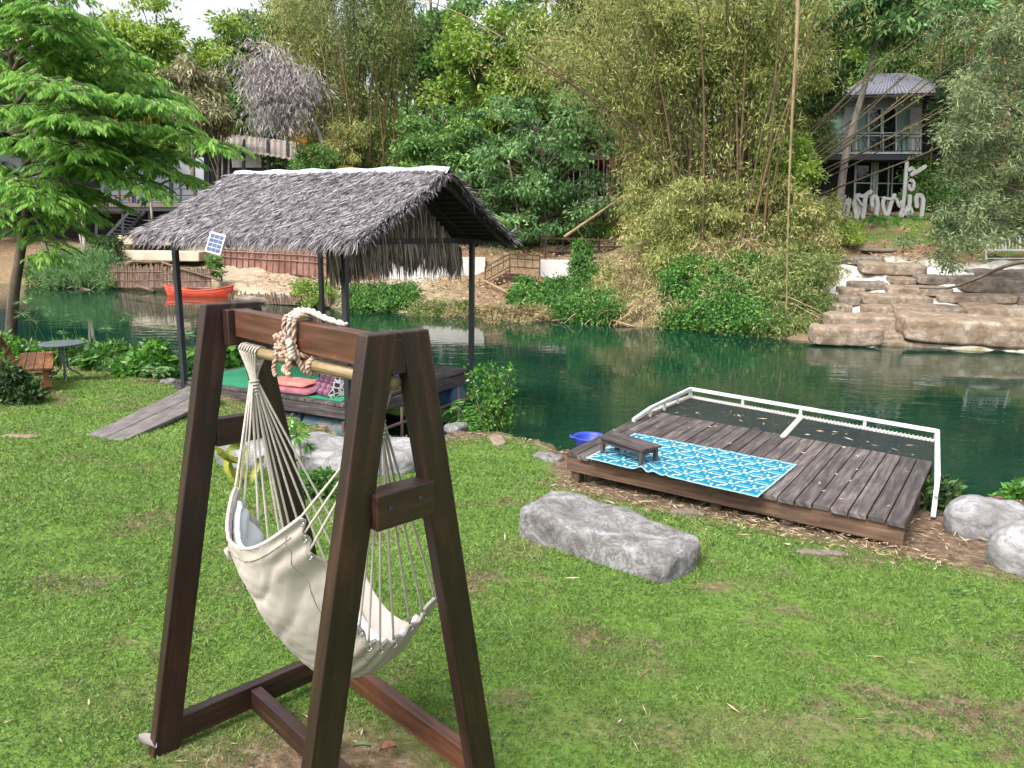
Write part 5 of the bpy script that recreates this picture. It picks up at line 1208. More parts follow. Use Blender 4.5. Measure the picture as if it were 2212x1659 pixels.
# hip roof
ap = at(1958,158,Dh+2.6); ap2 = at(1890,160,Dh+2.8); E = [at(1806,207,Dh-1), at(2040,200,Dh-1), at(2075,196,Dh+6), at(1840,196,Dh+6)]
rf = MB()
def roofface(a, c, top1, top0, rows=26):
    P = np.zeros((rows*2+1, 9, 3))
    for i in range(rows*2+1):
        f = i/(rows*2); lo = a+(c-a)*f; hi = top0+(top1-top0)*f
        for j in range(9): k = j/8; P[i, j] = lo+(hi-lo)*k+up(.03 if i % 2 else 0)
    rf.grid(P, (rows, 9))
roofface(E[0], E[1], ap, ap2); roofface(E[1], E[2], ap, ap, 14); roofface(E[3], E[0], ap2, ap2, 14)
M_tile, nt, bb = newmat('bluish_grey_roof_tile'); co = coord(nt, (1,1,1), 'UV'); sx6 = N(nt, 'ShaderNodeSeparateXYZ'); nt.links.new(co, sx6.inputs[0])
sn = N(nt, 'ShaderNodeMath', operation='FRACT'); nt.links.new(sx6.outputs[0], sn.inputs[0]); sm6 = N(nt, 'ShaderNodeMath', operation='FRACT'); nt.links.new(sx6.outputs[1], sm6.inputs[0])
r1 = ramp(nt, sn.outputs[0], [(0,(.055,.055,.075)), (.3,(.16,.16,.20)), (.6,(.20,.20,.245)), (1,(.06,.06,.08))]); r2 = ramp(nt, sm6.outputs[0], [(0,(.45,.45,.45)), (.2,(1,1,1)), (1,(1,1,1))])
mx6 = N(nt, 'ShaderNodeMix', data_type='RGBA', blend_type='MULTIPLY'); mx6.inputs['Factor'].default_value = 1; nt.links.new(r1.outputs[0], mx6.inputs['A']); nt.links.new(r2.outputs[0], mx6.inputs['B']); nt.links.new(mx6.outputs['Result'], bb.inputs['Base Color'])
rf.build('roof', M_tile, hs); q = MB(); q.hexa([E[0]+up(-.12),E[1]+up(-.12),E[2]+up(-.12),E[3]+up(-.12),E[0]+up(-.02),E[1]+up(-.02),E[2]+up(-.02),E[3]+up(-.02)]); q.build('soffit', M_under, hs)
# ------------------------------------------------------------------ mirrored lettering
sg = thing('lettering_sign', 'big pale cut-out Thai letters seen from behind, standing on the grass', 'sign', at(1860,470,32.5))
M_let = surf('pale_grey_board', ((.24,.24,.235), (.33,.33,.32)), scale=1.2, rough=.8, bump=.1)
Xc = lambda x: 1695.9+x*.2   # zoomed crop to picture units: u = (2300+x*600/2212)*.7373
Yc = lambda y: 147.5+y*.2
SK = [0]
def stroke(P, w=30, name='letter'):
    SK[0] += 1; w *= .86; Dl = 32.3-(SK[0] % 9)*.012; b = MB(); P = [(x, y) for x, y in P]
    Q = smoothl([(x, y, 0) for x, y in P], max(8, 6*len(P)))[:, :2] if len(P) > 2 else polyl([(x, y, 0) for x, y in P], 6)[:, :2]
    n_ = len(Q); L, R_ = [], []
    for i in range(n_):
        t = Q[min(i+1,n_-1)]-Q[max(i-1,0)]; t = t/(np.linalg.norm(t)+1e-9); nn = np.array([-t[1], t[0]])*w/2; L.append(Q[i]+nn); R_.append(Q[i]-nn)
    capn = 5; t0 = Q[0]-Q[1]; t0 /= np.linalg.norm(t0); t1 = Q[-1]-Q[-2]; t1 /= np.linalg.norm(t1)
    out = L+[Q[-1]+w/2*(math.cos(a)*np.array([-t1[1], t1[0]])+math.sin(a)*t1) for a in np.linspace(0, math.pi, capn+2)[1:-1]]+R_[::-1]+[Q[0]+w/2*(math.cos(a)*np.array([-t0[1], t0[0]])*1+math.sin(a)*t0) for a in np.linspace(0, math.pi, capn+2)[1:-1]]
    vs_ = [at(Xc(x), Yc(y), Dl) for x, y in out]; k = len(vs_); vs2 = [p+np.array([0,.07,0]) for p in vs_]
    b.v = []; allv = vs_+vs2; m1 = n_
    fs = []
    for i in range(n_-1):
        a, c, d, e = i, i+1, (n_+capn)+(n_-1-(i+1)), (n_+capn)+(n_-1-i)
        fs.append((a, c, d, e)); fs.append((k+a, k+e, k+d, k+c))
    fs.append(tuple(range(n_-1, n_+capn+1))); fs.append(tuple([2*n_+capn-1]+list(range(2*n_+capn, k))+[0]))
    for i in range(k): j = (i+1) % k; fs.append((i, j, k+j, k+i))
    b.add(allv, fs); return b
def letter(strokes):
    b = MB()
    for s, w in strokes:
        q = stroke(s, w); b.add(q.v, q.f, None, .5)
    b.build('letter', M_let, sg)
letter([([(1425,1490),(1420,1410),(1440,1370),(1480,1385),(1495,1440),(1478,1595)], 48)])
letter([([(1352,1380),(1345,1480),(1325,1590)], 46), ([(1325,1590),(1300,1530),(1350,1500),(1375,1560),(1330,1600)], 34)])
letter([([(1320,1020),(1300,1250),(1285,1430),(1245,1620)], 40), ([(1245,1620),(1300,1560),(1350,1520)], 36), ([(1210,1420),(1240,1490),(1265,1440)], 36)])
letter([([(1345,1240),(1370,1205),(1395,1240),(1385,1300),(1355,1310),(1342,1270),(1348,1235)], 34)])
letter([([(1345,1100),(1375,1075),(1400,1110),(1370,1150)], 38), ([(1370,1150),(1440,1110),(1515,1060)], 44)])
letter([([(1185,1370),(1150,1450),(1125,1540),(1100,1610)], 46), ([(1100,1610),(1060,1480),(1075,1400)], 42), ([(1075,1400),(1130,1410),(1190,1400)], 30)])
letter([([(945,1480),(945,1410),(975,1380),(1000,1420),(1000,1500),(980,1620)], 46)])
letter([([(760,1420),(790,1370),(850,1380),(930,1330)], 46), ([(870,1400),(860,1500),(845,1605)], 52), ([(780,1400),(840,1480),(870,1450)], 30)])
letter([([(750,1450),(765,1540),(775,1610)], 60), ([(775,1610),(810,1540),(800,1450)], 40)])
letter([([(700,1420),(690,1500),(670,1600)], 40), ([(670,1600),(630,1610),(640,1500),(670,1420)], 38)])
letter([([(590,1400),(560,1500),(520,1580)], 40), ([(650,1380),(600,1470),(560,1590)], 30)])
letter([([(400,1440),(430,1390),(460,1440),(430,1580)], 38)])
letter([([(330,1440),(310,1540),(290,1600)], 38), ([(360,1400),(385,1480),(370,1590)], 36)])
letter([([(230,1440),(240,1520),(215,1600)], 36), ([(270,1450),(275,1590)], 32)])
letter([([(120,1440),(140,1520),(120,1590)], 34), ([(170,1450),(180,1570)], 34)])
b = MB(); b.beam(at(1700,462,32.35), at(1998,468,32.35), .05, .06, (0,1,0)); b.build('support_rail', M_steel, sg)
# white garden bench at right
wb = thing('white_bench', 'white wrought iron garden bench at the right edge of the far bank', 'bench', at(2130,560,28))
Dw = 27.5; q = MB(); q.beam(at(2130,540,Dw), at(2225,540,Dw), .4, .04, (0,1,0)); q.build('seat', M_white, wb)
q = MB()
for u0 in (2135,2172):
    q.beam(at(u0,512,Dw+.2), at(u0,539,Dw+.2), .04, .04); q.beam(at(u0+32,512,Dw+.2), at(u0+32,539,Dw+.2), .04, .04)
    q.tube([at(u0+16-16*math.cos(a), 516-9*math.sin(a), Dw+.2) for a in np.linspace(0, math.pi, 9)], .02, 6)
    for k in (8,16,24): q.beam(at(u0+k,512,Dw+.2), at(u0+k,538,Dw+.2), .015, .015)
q.build('backrest', M_white, wb)
for u in (2130,2222): q = MB(); q.beam(at(u,520,Dw-.2), at(u,562,Dw-.2), .045, .045); q.beam(at(u,528,Dw-.2), at(u,528,Dw+.2), .04, .04); q.build('leg', M_white, wb)
q = MB(); q.beam(at(2130,558,Dw-.2), at(2222,558,Dw-.2), .03, .03, (0,1,0)); q.build('stretcher', M_white, wb)
# slate slab on the far grass
stone('stone', tuple(at(1905,541,28.6)+np.array([0,.3,0])), (1.3,.6,.16), 77, 'dark flat slab lying on the far grass above the terrace', 'stone', M_sand2, sub=4, rough=.05)
# ------------------------------------------------------------------ vegetation
R6 = np.random.default_rng(77)
M_culmd = wood('dark_culm', (.03,.022,.012), (.07,.055,.028), (.13,.11,.05), rough=.6, bump=.1, sx=.7, sy=9)
M_culm2 = wood('shaded_culm', (.045,.028,.014), (.10,.065,.032), (.19,.14,.07), rough=.6, bump=.1, sx=.7, sy=9)
def lm(n, *a, **k): return leafmat(n, *a, **k)
L_bam = lm('olive_bamboo_leaves', (0.078,0.111,0.029), (0.260,0.286,0.085), (0.546,0.546,0.221), dry=(0.546,0.429,0.221), trans=.4)
L_bamd = lm('dry_bamboo_leaves', (0.161,0.115,0.057), (0.322,0.265,0.127), (0.483,0.414,0.230), trans=.3)
L_bamg = lm('green_bamboo_leaves', (0.042,0.084,0.018), (0.144,0.198,0.054), (0.348,0.408,0.144), dry=(0.432,0.360,0.168), trans=.4)
L_yel = lm('bright_yellow_green_leaves', (.06,.13,.02), (.20,.32,.045), (.38,.50,.11), trans=.45)
L_mid = lm('mid_green_leaves', (0.031,0.084,0.022), (0.084,0.180,0.043), (0.192,0.348,0.084), trans=.35)
L_blue = lm('blue_green_leaves', (0.040,0.103,0.037), (0.109,0.224,0.075), (0.241,0.414,0.149), trans=.3)
L_dark = lm('dark_green_leaves', (0.016,0.039,0.013), (0.039,0.085,0.026), (0.091,0.156,0.046), trans=.3)
L_near = lm('fresh_green_leaflets', (0.039,0.116,0.015), (0.116,0.275,0.039), (0.264,0.462,0.088), trans=.5, rough=.4)
L_grey = lm('grey_green_leaves', (0.055,0.083,0.035), (0.138,0.187,0.083), (0.286,0.352,0.165), trans=.3)
L_dead = lm('grey_dead_foliage', (.12,.10,.10), (.27,.24,.24), (.46,.43,.43), trans=.15, rough=.9)
L_yolive = lm('yellow_olive_leaves', (0.066,0.102,0.024), (0.228,0.270,0.072), (0.504,0.516,0.192), trans=.4)
L_olive = lm('pale_olive_leaves', (.08,.085,.04), (.20,.20,.10), (.38,.36,.20), trans=.3)
L_vine = lm('vine_leaves', (0.023,0.069,0.014), (0.063,0.172,0.032), (0.138,0.287,0.057), trans=.3)
L_water = lm('waterside_leaves', (.025,.085,.012), (.065,.20,.025), (.16,.36,.05), trans=.4, rough=.35, spec=.5)

def clumps(C, R, n, L, W, droop=.3, rng=R6, flat=.5, out=.6, fill=.5):
    """leaves over ellipsoid clumps; C (k,3), R (k,3) radii, n leaves each"""
    k = len(C); n = int(n); d = unit(rng.normal(size=(k, n, 3))); rad = (fill+(1-fill)*rng.random((k, n, 1)))
    rad = np.where(rng.random((k, n, 1)) < .12, rad*1.22, rad)
    P = C[:, None]+d*R[:, None]*rad
    D = d*out+rng.normal(size=(k, n, 3))*.6+np.array([0, 0, -droop])
    ct = rng.random((k, 1, 1))*.45-.22      # clump to clump difference in leaf colour
    tone = np.clip(rng.random((k, n, 1))*.75+.12+ct, 0, 1)
    P = P.reshape(-1, 3); D = D.reshape(-1, 3); m = len(P)
    return leaves(P, D, L*(.65+.7*rng.random(m)), W*(.7+.6*rng.random(m)), rng, flat), tone.ravel()

def tree(name, base, H, crown, leaf, mat, label, cat='tree', trunk_r=.15, ntips=40, nl=160, cr=(.8,.8,.5), bark=M_bark, group=None, seed=1, lean=(0,0), droop=.3, layered=False, lmin=.3, limb=True, fill=.35):
    """crown: radii (x,y,z) of the overall crown; leaf: (L,W)"""
    rng = np.random.default_rng(seed); base = np.array(base, float); t = thing(name, label, cat, base, group)
    top = base+np.array([lean[0], lean[1], H]); b = MB()
    tp = smoothl([base-[0,0,.3], base+(top-base)*.3+rng.normal(size=3)*[.15,.15,0], base+(top-base)*.65+rng.normal(size=3)*[.25,.25,0], top-[0,0,crown[2]*.35]], 14)
    b.tube(list(tp), list(np.linspace(trunk_r, trunk_r*.35, 14)), 8)
    cc = top-np.array([0,0,crown[2]*.9]); tips = []
    while len(tips) < ntips:
        d = rng.normal(size=3); d /= np.linalg.norm(d); r = rng.random()**.45; p = d*r
        if p[2] < -.75: continue
        if layered: p[2] = round(p[2]*3.2)/3.2+rng.normal()*.04
        tips.append(cc+p*np.array(crown))
    tips = np.array(tips)
    if limb:
        for p in tips[::1]:
            f = np.clip(.25+.6*(p[2]-base[2])/H-.25*np.linalg.norm((p-cc)[:2])/max(crown[:2]), lmin, .95); s = tp[int(f*13)]
            mid = (s+p)/2+np.array([0,0,.12*np.linalg.norm(p-s)]); b.tube(list(smoothl([s, mid, p], 6)), list(np.linspace(trunk_r*.32, trunk_r*.06, 6)), 5, False)
    b.build('trunk', bark, t, smooth=True)
    sc = (.6+.8*rng.random((len(tips), 1))); V, tn = clumps(tips, np.array(cr)[None]*sc, nl, leaf[0], leaf[1], droop, rng, .6 if not layered else .85, fill=fill)
    quads('crown', V, tn, mat, t); return t

def bamboo(base, label, n, H, spread, mats, seed, leafn=9, leaf=(.22,.036), nodes=26, dirbias=(0,0), r=.045, lin=0, z0=.25, skirt=0, group='bamboo clumps of the far bank', bend=1.0, foot=.8, culm_mat=M_culm, arc=.35):
    """dirbias pulls the culm tips sideways; each culm a child"""
    rng = np.random.default_rng(seed); base = np.array(base, float); t = thing('bamboo_clump', label, 'bamboo', base, group)
    Ps, Ds = [], []
    for i in range(n):
        a = rng.random()*6.283; f = rng.normal(size=2)*foot*.5; s = base+np.array([f[0], f[1], -.2]); h = H*(.65+.4*rng.random())
        out = np.array([math.cos(a), math.sin(a)])*spread*(.25+.85*rng.random())+np.array(dirbias)*(.5+rng.random())
        k1 = np.array([out[0]*(.22+.26*lin), out[1]*(.22+.26*lin), h*.5]); k2 = np.array([out[0]*(.62+.2*lin), out[1]*(.62+.2*lin), h*.86]); k3 = np.array([out[0]*1.15*bend, out[1]*1.15*bend, h*(1.0-arc*.25)])
        P = smoothl([s, s+k1, s+k2, s+k3], 16); q = MB(); q.tube(list(P), list(np.linspace(r*(.8+.4*rng.random()), r*.15, 16)), 5, False, tone=rng.random())
        q.build('culm', culm_mat, t, smooth=True)
        idx = z0+(1-z0)*rng.random(nodes)**.8; X = np.stack([np.interp(idx*15, range(16), P[:, k]) for k in range(3)], 1)
        X += rng.normal(size=X.shape)*np.array([.35,.35,.3])*(.5+idx[:, None])*spread/3
        Ps.append(np.repeat(X, leafn, 0)+rng.normal(size=(nodes*leafn, 3))*.17)
        # leaves of a spray hang the same way
        dd = np.repeat(rng.normal(size=(nodes, 3))*.6, leafn, 0)+rng.normal(size=(nodes*leafn, 3))*.45+np.array([0,0,-.75]); Ds.append(dd)
    P = np.vstack(Ps); D = np.vstack(Ds); m = len(P); tone = np.clip(rng.random(m)*.7+.15+np.repeat(rng.normal(size=m//leafn)*.14, leafn), 0, 1)
    quads('foliage', leaves(P, D, leaf[0]*(.6+.7*rng.random(m)), leaf[1]*(.7+.6*rng.random(m)), rng, .2), tone, mats, t); return t

def shrub(name, C, R, n, leaf, mat, label, cat='shrub', droop=.2, group=None, seed=1, stems=0, nclump=24, base=None, fill=.3, stem_mat=M_bark):
    rng = np.random.default_rng(seed); C = np.array(C, float); R = np.array(R, float); base = C-[0,0,R[2]] if base is None else base; t = thing(name, label, cat, base, group)
    d = unit(rng.normal(size=(nclump, 3))); cc = C+d*R*(.35+.55*rng.random((nclump, 1)))
    V, tn = clumps(cc, np.tile(R*.38, (nclump, 1))*(.6+.8*rng.random((nclump, 1))), n/nclump, leaf[0], leaf[1], droop, rng, .5, fill=fill)
    quads('foliage', V, tn, mat, t); b = MB()
    for p in cc[:max(6, stems)]: b.tube(list(smoothl([np.array(base)+rng.normal(size=3)*[.05,.05,0], (np.array(base)+p)/2+rng.normal(size=3)*.05*R, p], 6)), list(np.linspace(.03*R[2], .008*R[2], 6)), 5, False)
    b.build('stem', stem_mat, t, smooth=True); return t

# ---- background wood, far behind: individual trees
BG = [ # u, D, top v, crown half width (u), kind
 (-260,50,-60,150,'m'),(-120,58,-40,140,'g'),(20,60,25,120,'g'),(130,62,22,95,'m'),(235,66,38,80,'g'),(-40,52,120,110,'m'),
 (330,56,2,130,'y'),(470,58,60,105,'y'),(250,54,75,90,'y'),(400,52,150,90,'y'),(545,62,30,70,'g'),(520,55,200,80,'m'),
 (610,60,-10,80,'m'),(660,58,80,90,'b'),(930,56,-80,120,'m'),(1000,60,40,100,'b'),(1120,62,-40,130,'m'),(1250,58,-60,120,'b'),(1350,60,-80,140,'m'),(1200,50,180,110,'m'),(1330,52,160,110,'b'),
 (1480,60,-90,150,'b'),(1640,58,-80,130,'m'),(1760,56,-60,110,'y'),(1860,58,-70,130,'y'),(1980,56,-60,130,'m'),(2090,54,-80,120,'y'),(2220,52,-60,130,'m'),(2360,50,-60,140,'g'),(1720,50,130,100,'m'),(2080,50,120,100,'m'),(1450,50,250,110,'m'),(2250,46,200,110,'m'),(850,52,200,110,'m'),(720,54,260,90,'m'),(2480,48,0,140,'m'),(1060,52,300,110,'m'),(-80,50,330,120,'m'),(90,54,300,110,'m')]
km = {'m':(L_mid,'mid green'), 'g':(L_grey,'haze-tinted grey-green'), 'y':(L_yel,'bright yellow-green'), 'b':(L_bamg,'olive green')}  # far leaf colours are lightened to stand in for haze
side_ = ['at far left','left of centre','in the centre','right of centre','at far right']
ordn = ['first','second','third','fourth','fifth','sixth','seventh','eighth','ninth','tenth','eleventh','twelfth','thirteenth','fourteenth','fifteenth','sixteenth','seventeenth','eighteenth','nineteenth','twentieth','twenty-first','twenty-second','twenty-third']
BG.sort(key=lambda q: q[0]); used = {}
for i, (u, D, vt, hw, k) in enumerate(BG):
    top = at(u, vt, D); base = np.array([top[0], D, gz(top[0], D)]); H = top[2]-base[2]; rx_ = hw*mpu(D); mat, nm = km[k]
    rz_ = min(H*.5, rx_*1.15)
    used[k] = used.get(k, 0)+1
    tree('tree', base, H, (rx_, rx_*.7, rz_), (.34,.17), mat, f'{nm} tree of the far wood, {ordn[used[k]-1]} of that colour from the left', ntips=46, nl=230, cr=(1.15,1.1,.62), trunk_r=.22, seed=200+i, layered=(k == 'y'), group=f'{nm} trees of the far wood', fill=.2)
# far wood reading as one mass, closing the view
n = 52000; x = R6.random(n)*150-72; y = 66+R6.random(n)*10+np.abs(x)*-.05; z = 2+(R6.random(n)**.8)*(15+3*np.sin(x*.35)+2.5*np.sin(x*.9+1)-np.clip((-x-22)*-.0,0,9))
hmax = 19+2.5*np.sin(x*.35)+2*np.sin(x*.9+1); hmax = np.where((x < -12) & (x > -48), 14.5+1.5*np.sin(x*.6), hmax); z = 2+(R6.random(n)**.85)*(hmax-2)
cen = np.stack([x, y, z], -1); V = leaves(cen, R6.normal(size=(n,3)), .75, .55, R6, .4); wd = quads('distant_wood', V, np.clip(R6.random(n)*.6+.2+.25*np.sin(x*.5+z*.4), 0, 1), lm('distant_leaves', (0.038,0.068,0.022), (0.090,0.150,0.045), (0.210,0.285,0.090), trans=.3)); tag(wd, 'dense wood closing the view behind all the trees', 'wood', kind='stuff')

# ---- named trees of the far bank
def T(u, D, vb=None): p = at(u, 500, D); return np.array([p[0], D, gz(p[0], D)])
b_ = T(1060, 38); tree('tree', b_, at(1050,5,38)[2]-b_[2], (2.9,2.2,4.8), (.26,.12), L_yel, 'bright green tree right of the dark bamboo, full to the top of view', seed=31, ntips=80, nl=300, cr=(.75,.75,.6), trunk_r=.16, fill=.2)
b_ = T(1172, 34.5); tree('tree', b_, at(1165,205,34.5)[2]-b_[2], (4.0,2.6,3.6), (.22,.08), L_blue, 'blue-green tree on a straight trunk above the railing', seed=32, ntips=110, nl=200, cr=(.75,.7,.26), trunk_r=.12, bark=M_bark, lean=(-.4,0), fill=.1, droop=.5)
b_ = T(960, 37); tree('tree', b_, at(960,240,37)[2]-b_[2], (2.8,2.2,2.9), (.22,.09), L_mid, 'mid green low tree rising behind the thatch ridge', seed=33, ntips=70, nl=210, cr=(.8,.7,.3), trunk_r=.12, fill=.2)
b_ = T(1085, 36.5); tree('tree', b_, at(1090,400,36.5)[2]-b_[2], (1.9,1.6,1.5), (.2,.10), L_mid, 'dark leafy tree beside the roof gable', seed=34, ntips=50, nl=230, cr=(.6,.6,.45), trunk_r=.08, fill=.2)
b_ = T(1807, 32); tree('tree', b_, at(1858,-60,32)[2]-b_[2], (3.6,2.4,1.5), (.34,.11), L_blue, 'slender tree with a leaning pale trunk in front of the house', seed=35, ntips=46, nl=170, cr=(.9,.8,.35), trunk_r=.19, bark=M_palebark, lean=(1.0,0), fill=.2, lmin=.84)
b_ = T(430, 44); tree('tree', b_, at(420,130,44)[2]-b_[2], (1.8,1.5,2.1), (.34,.09), L_olive, 'pale olive drooping tree over the restaurant roof', seed=36, ntips=50, nl=230, cr=(.7,.7,.7), droop=1.0, trunk_r=.2, bark=M_palebark, fill=.2)
b_ = T(470, 41); tree('tree', b_, at(470,205,41)[2]-b_[2], (1.2,1.0,1.0), (.30,.08), L_olive, 'small drooping olive tree beside the grey dead tree', seed=37, ntips=26, nl=200, cr=(.6,.6,.6), droop=1.0, trunk_r=.1, fill=.2)
# grey dead drooping tree: umbrella of hanging strands on a leaning trunk
dt = thing('dead_tree', 'grey dried weeping tree with hanging strands behind the thatch', 'tree', T(715, 38))
P = smoothl([T(715,38), at(700,330,38), at(672,250,38), at(640,170,38), at(610,130,38)], 16); q = MB(); q.tube(list(P), list(np.linspace(.13,.04,16)), 7)
rng = np.random.default_rng(6); V_, D_ = [], []
for i in range(70):
    e = at(602+rng.normal()*30, 178+rng.normal()*34+ (38 if rng.random() < .3 else 0), 38+rng.normal()*.6); s = P[rng.integers(9, 16)]
    q.tube(list(smoothl([s, (s+e)/2+up(.4), e], 6)), list(np.linspace(.035,.01,6)), 4, False)
    n = 125; o = rng.normal(size=(n,3))*np.array([.40,.42,.32]); V_.append(e+o); D_.append(np.stack([rng.normal(size=n)*.45+.6*o[:,0], rng.normal(size=n)*.4, -np.ones(n)*(.3+rng.random(n))], -1))
for i in range(12):
    e = at(590+rng.normal()*35, 262+rng.normal()*14, 38+rng.normal()*.6); n = 70; o = rng.normal(size=(n,3))*np.array([.45,.4,.22]); V_.append(e+o); D_.append(np.stack([rng.normal(size=n)*.4, rng.normal(size=n)*.25, -np.ones(n)], -1))
q.build('trunk', M_palebark, dt, smooth=True); P = np.vstack(V_); quads('crown', leaves(P, np.vstack(D_), .20+.28*rng.random(len(P)), .04, rng, 0), rng.random(len(P)), L_dead, dt)
# thin pale trunks in front of the bungalow
for i, (u0, v0, u1, v1, r_) in enumerate(((1098,345,1125,500,.06),(1172,330,1180,520,.07),(1195,420,1208,512,.06),(1230,400,1243,505,.05),(1262,390,1265,512,.06),(1452,430,1444,512,.06),(1110,490,1134,548,.05))):
    pole('thin_trunk', [(u0,v0,34.6+i*.2),((u0+u1)/2+2,(v0+v1)/2,34.5+i*.2),(u1,v1+10,34.4+i*.2)], (r_*.8, r_), ['thin pale trunk nearest the roof gable','straight pale trunk at the left end of the counter rail','thin brown trunk just right of the straight pale one','leaning thin trunk left of the white porch','thin trunk in front of the white porch wall','pale trunk standing beside the big bamboo','thin stem bending down to the steps'][i], M_palebark, 'tree trunk')
b = MB(); P = [at(1318,440,41), at(1322,415,41), at(1330,380,41), at(1322,345,41)]; b.tube(list(smoothl([at(1312,452,41)]+P, 10)), [.42,.36,.30,.26,.24,.22,.2,.2,.18,.18], 9); o = b.build('brown_trunk', M_bench, None, at(1312,452,41), smooth=True); tag(o, 'thick reddish trunk in front of the bungalow porch', 'tree trunk')

# ---- bamboo clumps
b_ = T(800, 40); bamboo(b_, 'tall dark bamboo clump with hanging green columns behind the thatch ridge', 44, 16, 3.0, L_bamg, 41, nodes=75, leafn=11, leaf=(.26,.042), foot=1.6, z0=.15, r=.055)
b_ = T(690, 42); bamboo(b_, 'olive bamboo clump beside the grey dead tree', 26, 15, 2.2, L_bam, 42, nodes=75, leafn=11, leaf=(.26,.042), foot=1.2, z0=.2, r=.05)
b_ = T(1570, 29.5); bamboo(b_, 'big central bamboo clump of tan culms fanning out above the bank', 64, 13.5, 4.6, L_yolive, 43, nodes=46, leafn=12, leaf=(.22,.036), foot=1.9, z0=.10, r=.048, dirbias=(-.7,-.3), culm_mat=M_culm2)
b_ = T(1540, 30); bamboo(b_, 'tan culms of the big clump fanning out to the upper left', 20, 12.5, 2.2, L_yolive, 48, nodes=44, leafn=12, leaf=(.22,.036), foot=1.4, z0=.30, dirbias=(-4.8,-.5), r=.045, culm_mat=M_culmd, lin=1)
b_ = T(1430, 31); bamboo(b_, 'bamboo leaning left from the big clump over the bungalow', 26, 10.5, 3.2, L_bam, 44, nodes=64, leafn=12, leaf=(.22,.036), foot=1.0, z0=.12, dirbias=(-2.6,-.4), r=.045)
b_ = T(1500, 31); bamboo(b_, 'bamboo culms sweeping up to the right in front of the house', 13, 9.8, 1.0, L_bamg, 45, nodes=20, leafn=9, leaf=(.22,.035), foot=1.1, z0=.35, dirbias=(12.0,.4), r=.042, lin=1, culm_mat=M_culmd)
b_ = T(2120, 36); bamboo(b_, 'dense olive bamboo at the upper right above the house', 34, 14, 3.4, L_bamg, 46, nodes=70, leafn=11, leaf=(.25,.04), foot=2.0, z0=.45, r=.05)
b_ = T(1330, 37); bamboo(b_, 'feathery bamboo behind the big clump, in the gap above the bungalow', 26, 15, 3.2, L_bam, 47, nodes=60, leafn=10, leaf=(.25,.04), foot=1.5, z0=.45, r=.05)

# ---- bank foliage
def bankmass(u0, u1, v0, v1, D0, D1, n, leaf, mat, label, seed, thick=.5, droop=.6, name='bank_bush', stems=True):
    """foliage sprays spread over the slope between picture rows v0 (top) and v1 (foot)"""
    leaf = (leaf[0]*.74, leaf[1]*.74); n = int(n*1.6); rng = np.random.default_rng(seed); k = max(8, int(n/150)); uu = u0+(u1-u0)*rng.random(k); f = rng.random(k); vv = v0+(v1-v0)*f; Dd = D0+(D1-D0)*f+rng.normal(size=k)*.25
    C = []
    for u, v, D in zip(uu, vv, Dd):
        h_ = hit(u, v); Dh_ = min(D, h_[1]-.15) if h_[1] < D+4 else D
        C.append(at(u, v, Dh_))
    C = np.array(C); t = thing(name, label, 'bush', at((u0+u1)/2, v1, D1))
    V, tn = clumps(C, np.tile([thick, thick*.8, thick*.75], (k, 1))*(.6+.8*rng.random((k, 1))), n/k, leaf[0], leaf[1], droop, rng, .3, fill=.1)
    quads('foliage', V, tn, mat, t)
    if stems:
        b = MB()
        for p in C[:40]: b.tube([p+[0,.3,-.4], p, p+rng.normal(size=3)*[.4,.2,.3]], [.03,.02,.01], 4, False)
        b.build('stem', M_bark, t)
    return t
bankmass(1420,1800,440,600,29.5,27.0,26000,(.26,.045),L_yolive,'olive bamboo skirt around the foot of the big clump',61,.65,.8)
bankmass(1350,1500,330,520,31,29.0,13000,(.26,.045),L_bam,'olive bamboo sprays hanging left of the big clump',62,.6,.8)
bankmass(1380,1600,10,170,28.6,28.2,5000,(.24,.05),L_yolive,'feathery yellow-green sprays hanging before the fanned culms',89,.55,.7,stems=False)
bankmass(1560,1790,10,190,28.4,28.0,6500,(.24,.05),L_yolive,'feathery sprays at the top right of the big bamboo',90,.55,.7,stems=False)
bankmass(1400,1760,390,490,28.2,27.8,6500,(.24,.05),L_bam,'olive sprays drooping over the lower culms',91,.5,.8,stems=False)
bankmass(1690,1752,340,540,29.5,27.5,4200,(.24,.06),L_yolive,'yellow-green leafy sprays behind the hanging pole',63,.42,.5,stems=False)
bankmass(1690,1790,180,340,35.2,34.5,11000,(.26,.05),L_bamg,'olive foliage hiding the left side of the house',88,.6,.6)
bankmass(1440,1690,560,712,27.2,25.3,24000,(.16,.09),L_vine,'dark green creeper covering the bank under the big bamboo',64,.42,.3)
bankmass(1640,1790,560,716,26.2,24.0,16000,(.22,.05),L_bamg,'green bamboo skirt by the hanging pole at the waterline',65,.45,.8)
bankmass(1330,1470,540,700,29.0,26.0,8000,(.26,.035),L_bamd,'dry tan bamboo stems hanging over the water',66,.5,1.0)
bankmass(1500,1800,500,640,28.0,26.0,5500,(.28,.035),L_bamd,'dead tan sprays mixed into the foot of the bamboo',67,.5,1.0)
bankmass(1060,1190,668,698,27.4,26.6,3200,(.22,.04),L_bamd,'mound of dry bamboo litter at the waterline below the steps',92,.28,.1)
bankmass(960,1075,664,690,28.2,27.4,2600,(.2,.035),L_bamd,'dry grass and roots hanging over the waterline',93,.22,.6)
bankmass(1105,1260,606,664,29.5,27.2,9000,(.15,.09),L_vine,'bright green ground creeper left of the vine column',68,.32,.2)
bankmass(1200,1340,640,690,27.8,26.4,9000,(.15,.09),L_vine,'creeper mound reaching the water below the white wall',69,.38,.2)
bankmass(1243,1282,522,640,31.3,29.0,6500,(.15,.09),L_vine,'column of vine climbing over the white wall',70,.3,.3)
bankmass(1280,1420,560,650,30.3,28.0,7000,(.24,.04),L_bam,'thin bamboo sprays in front of the grey wall',71,.4,.8)
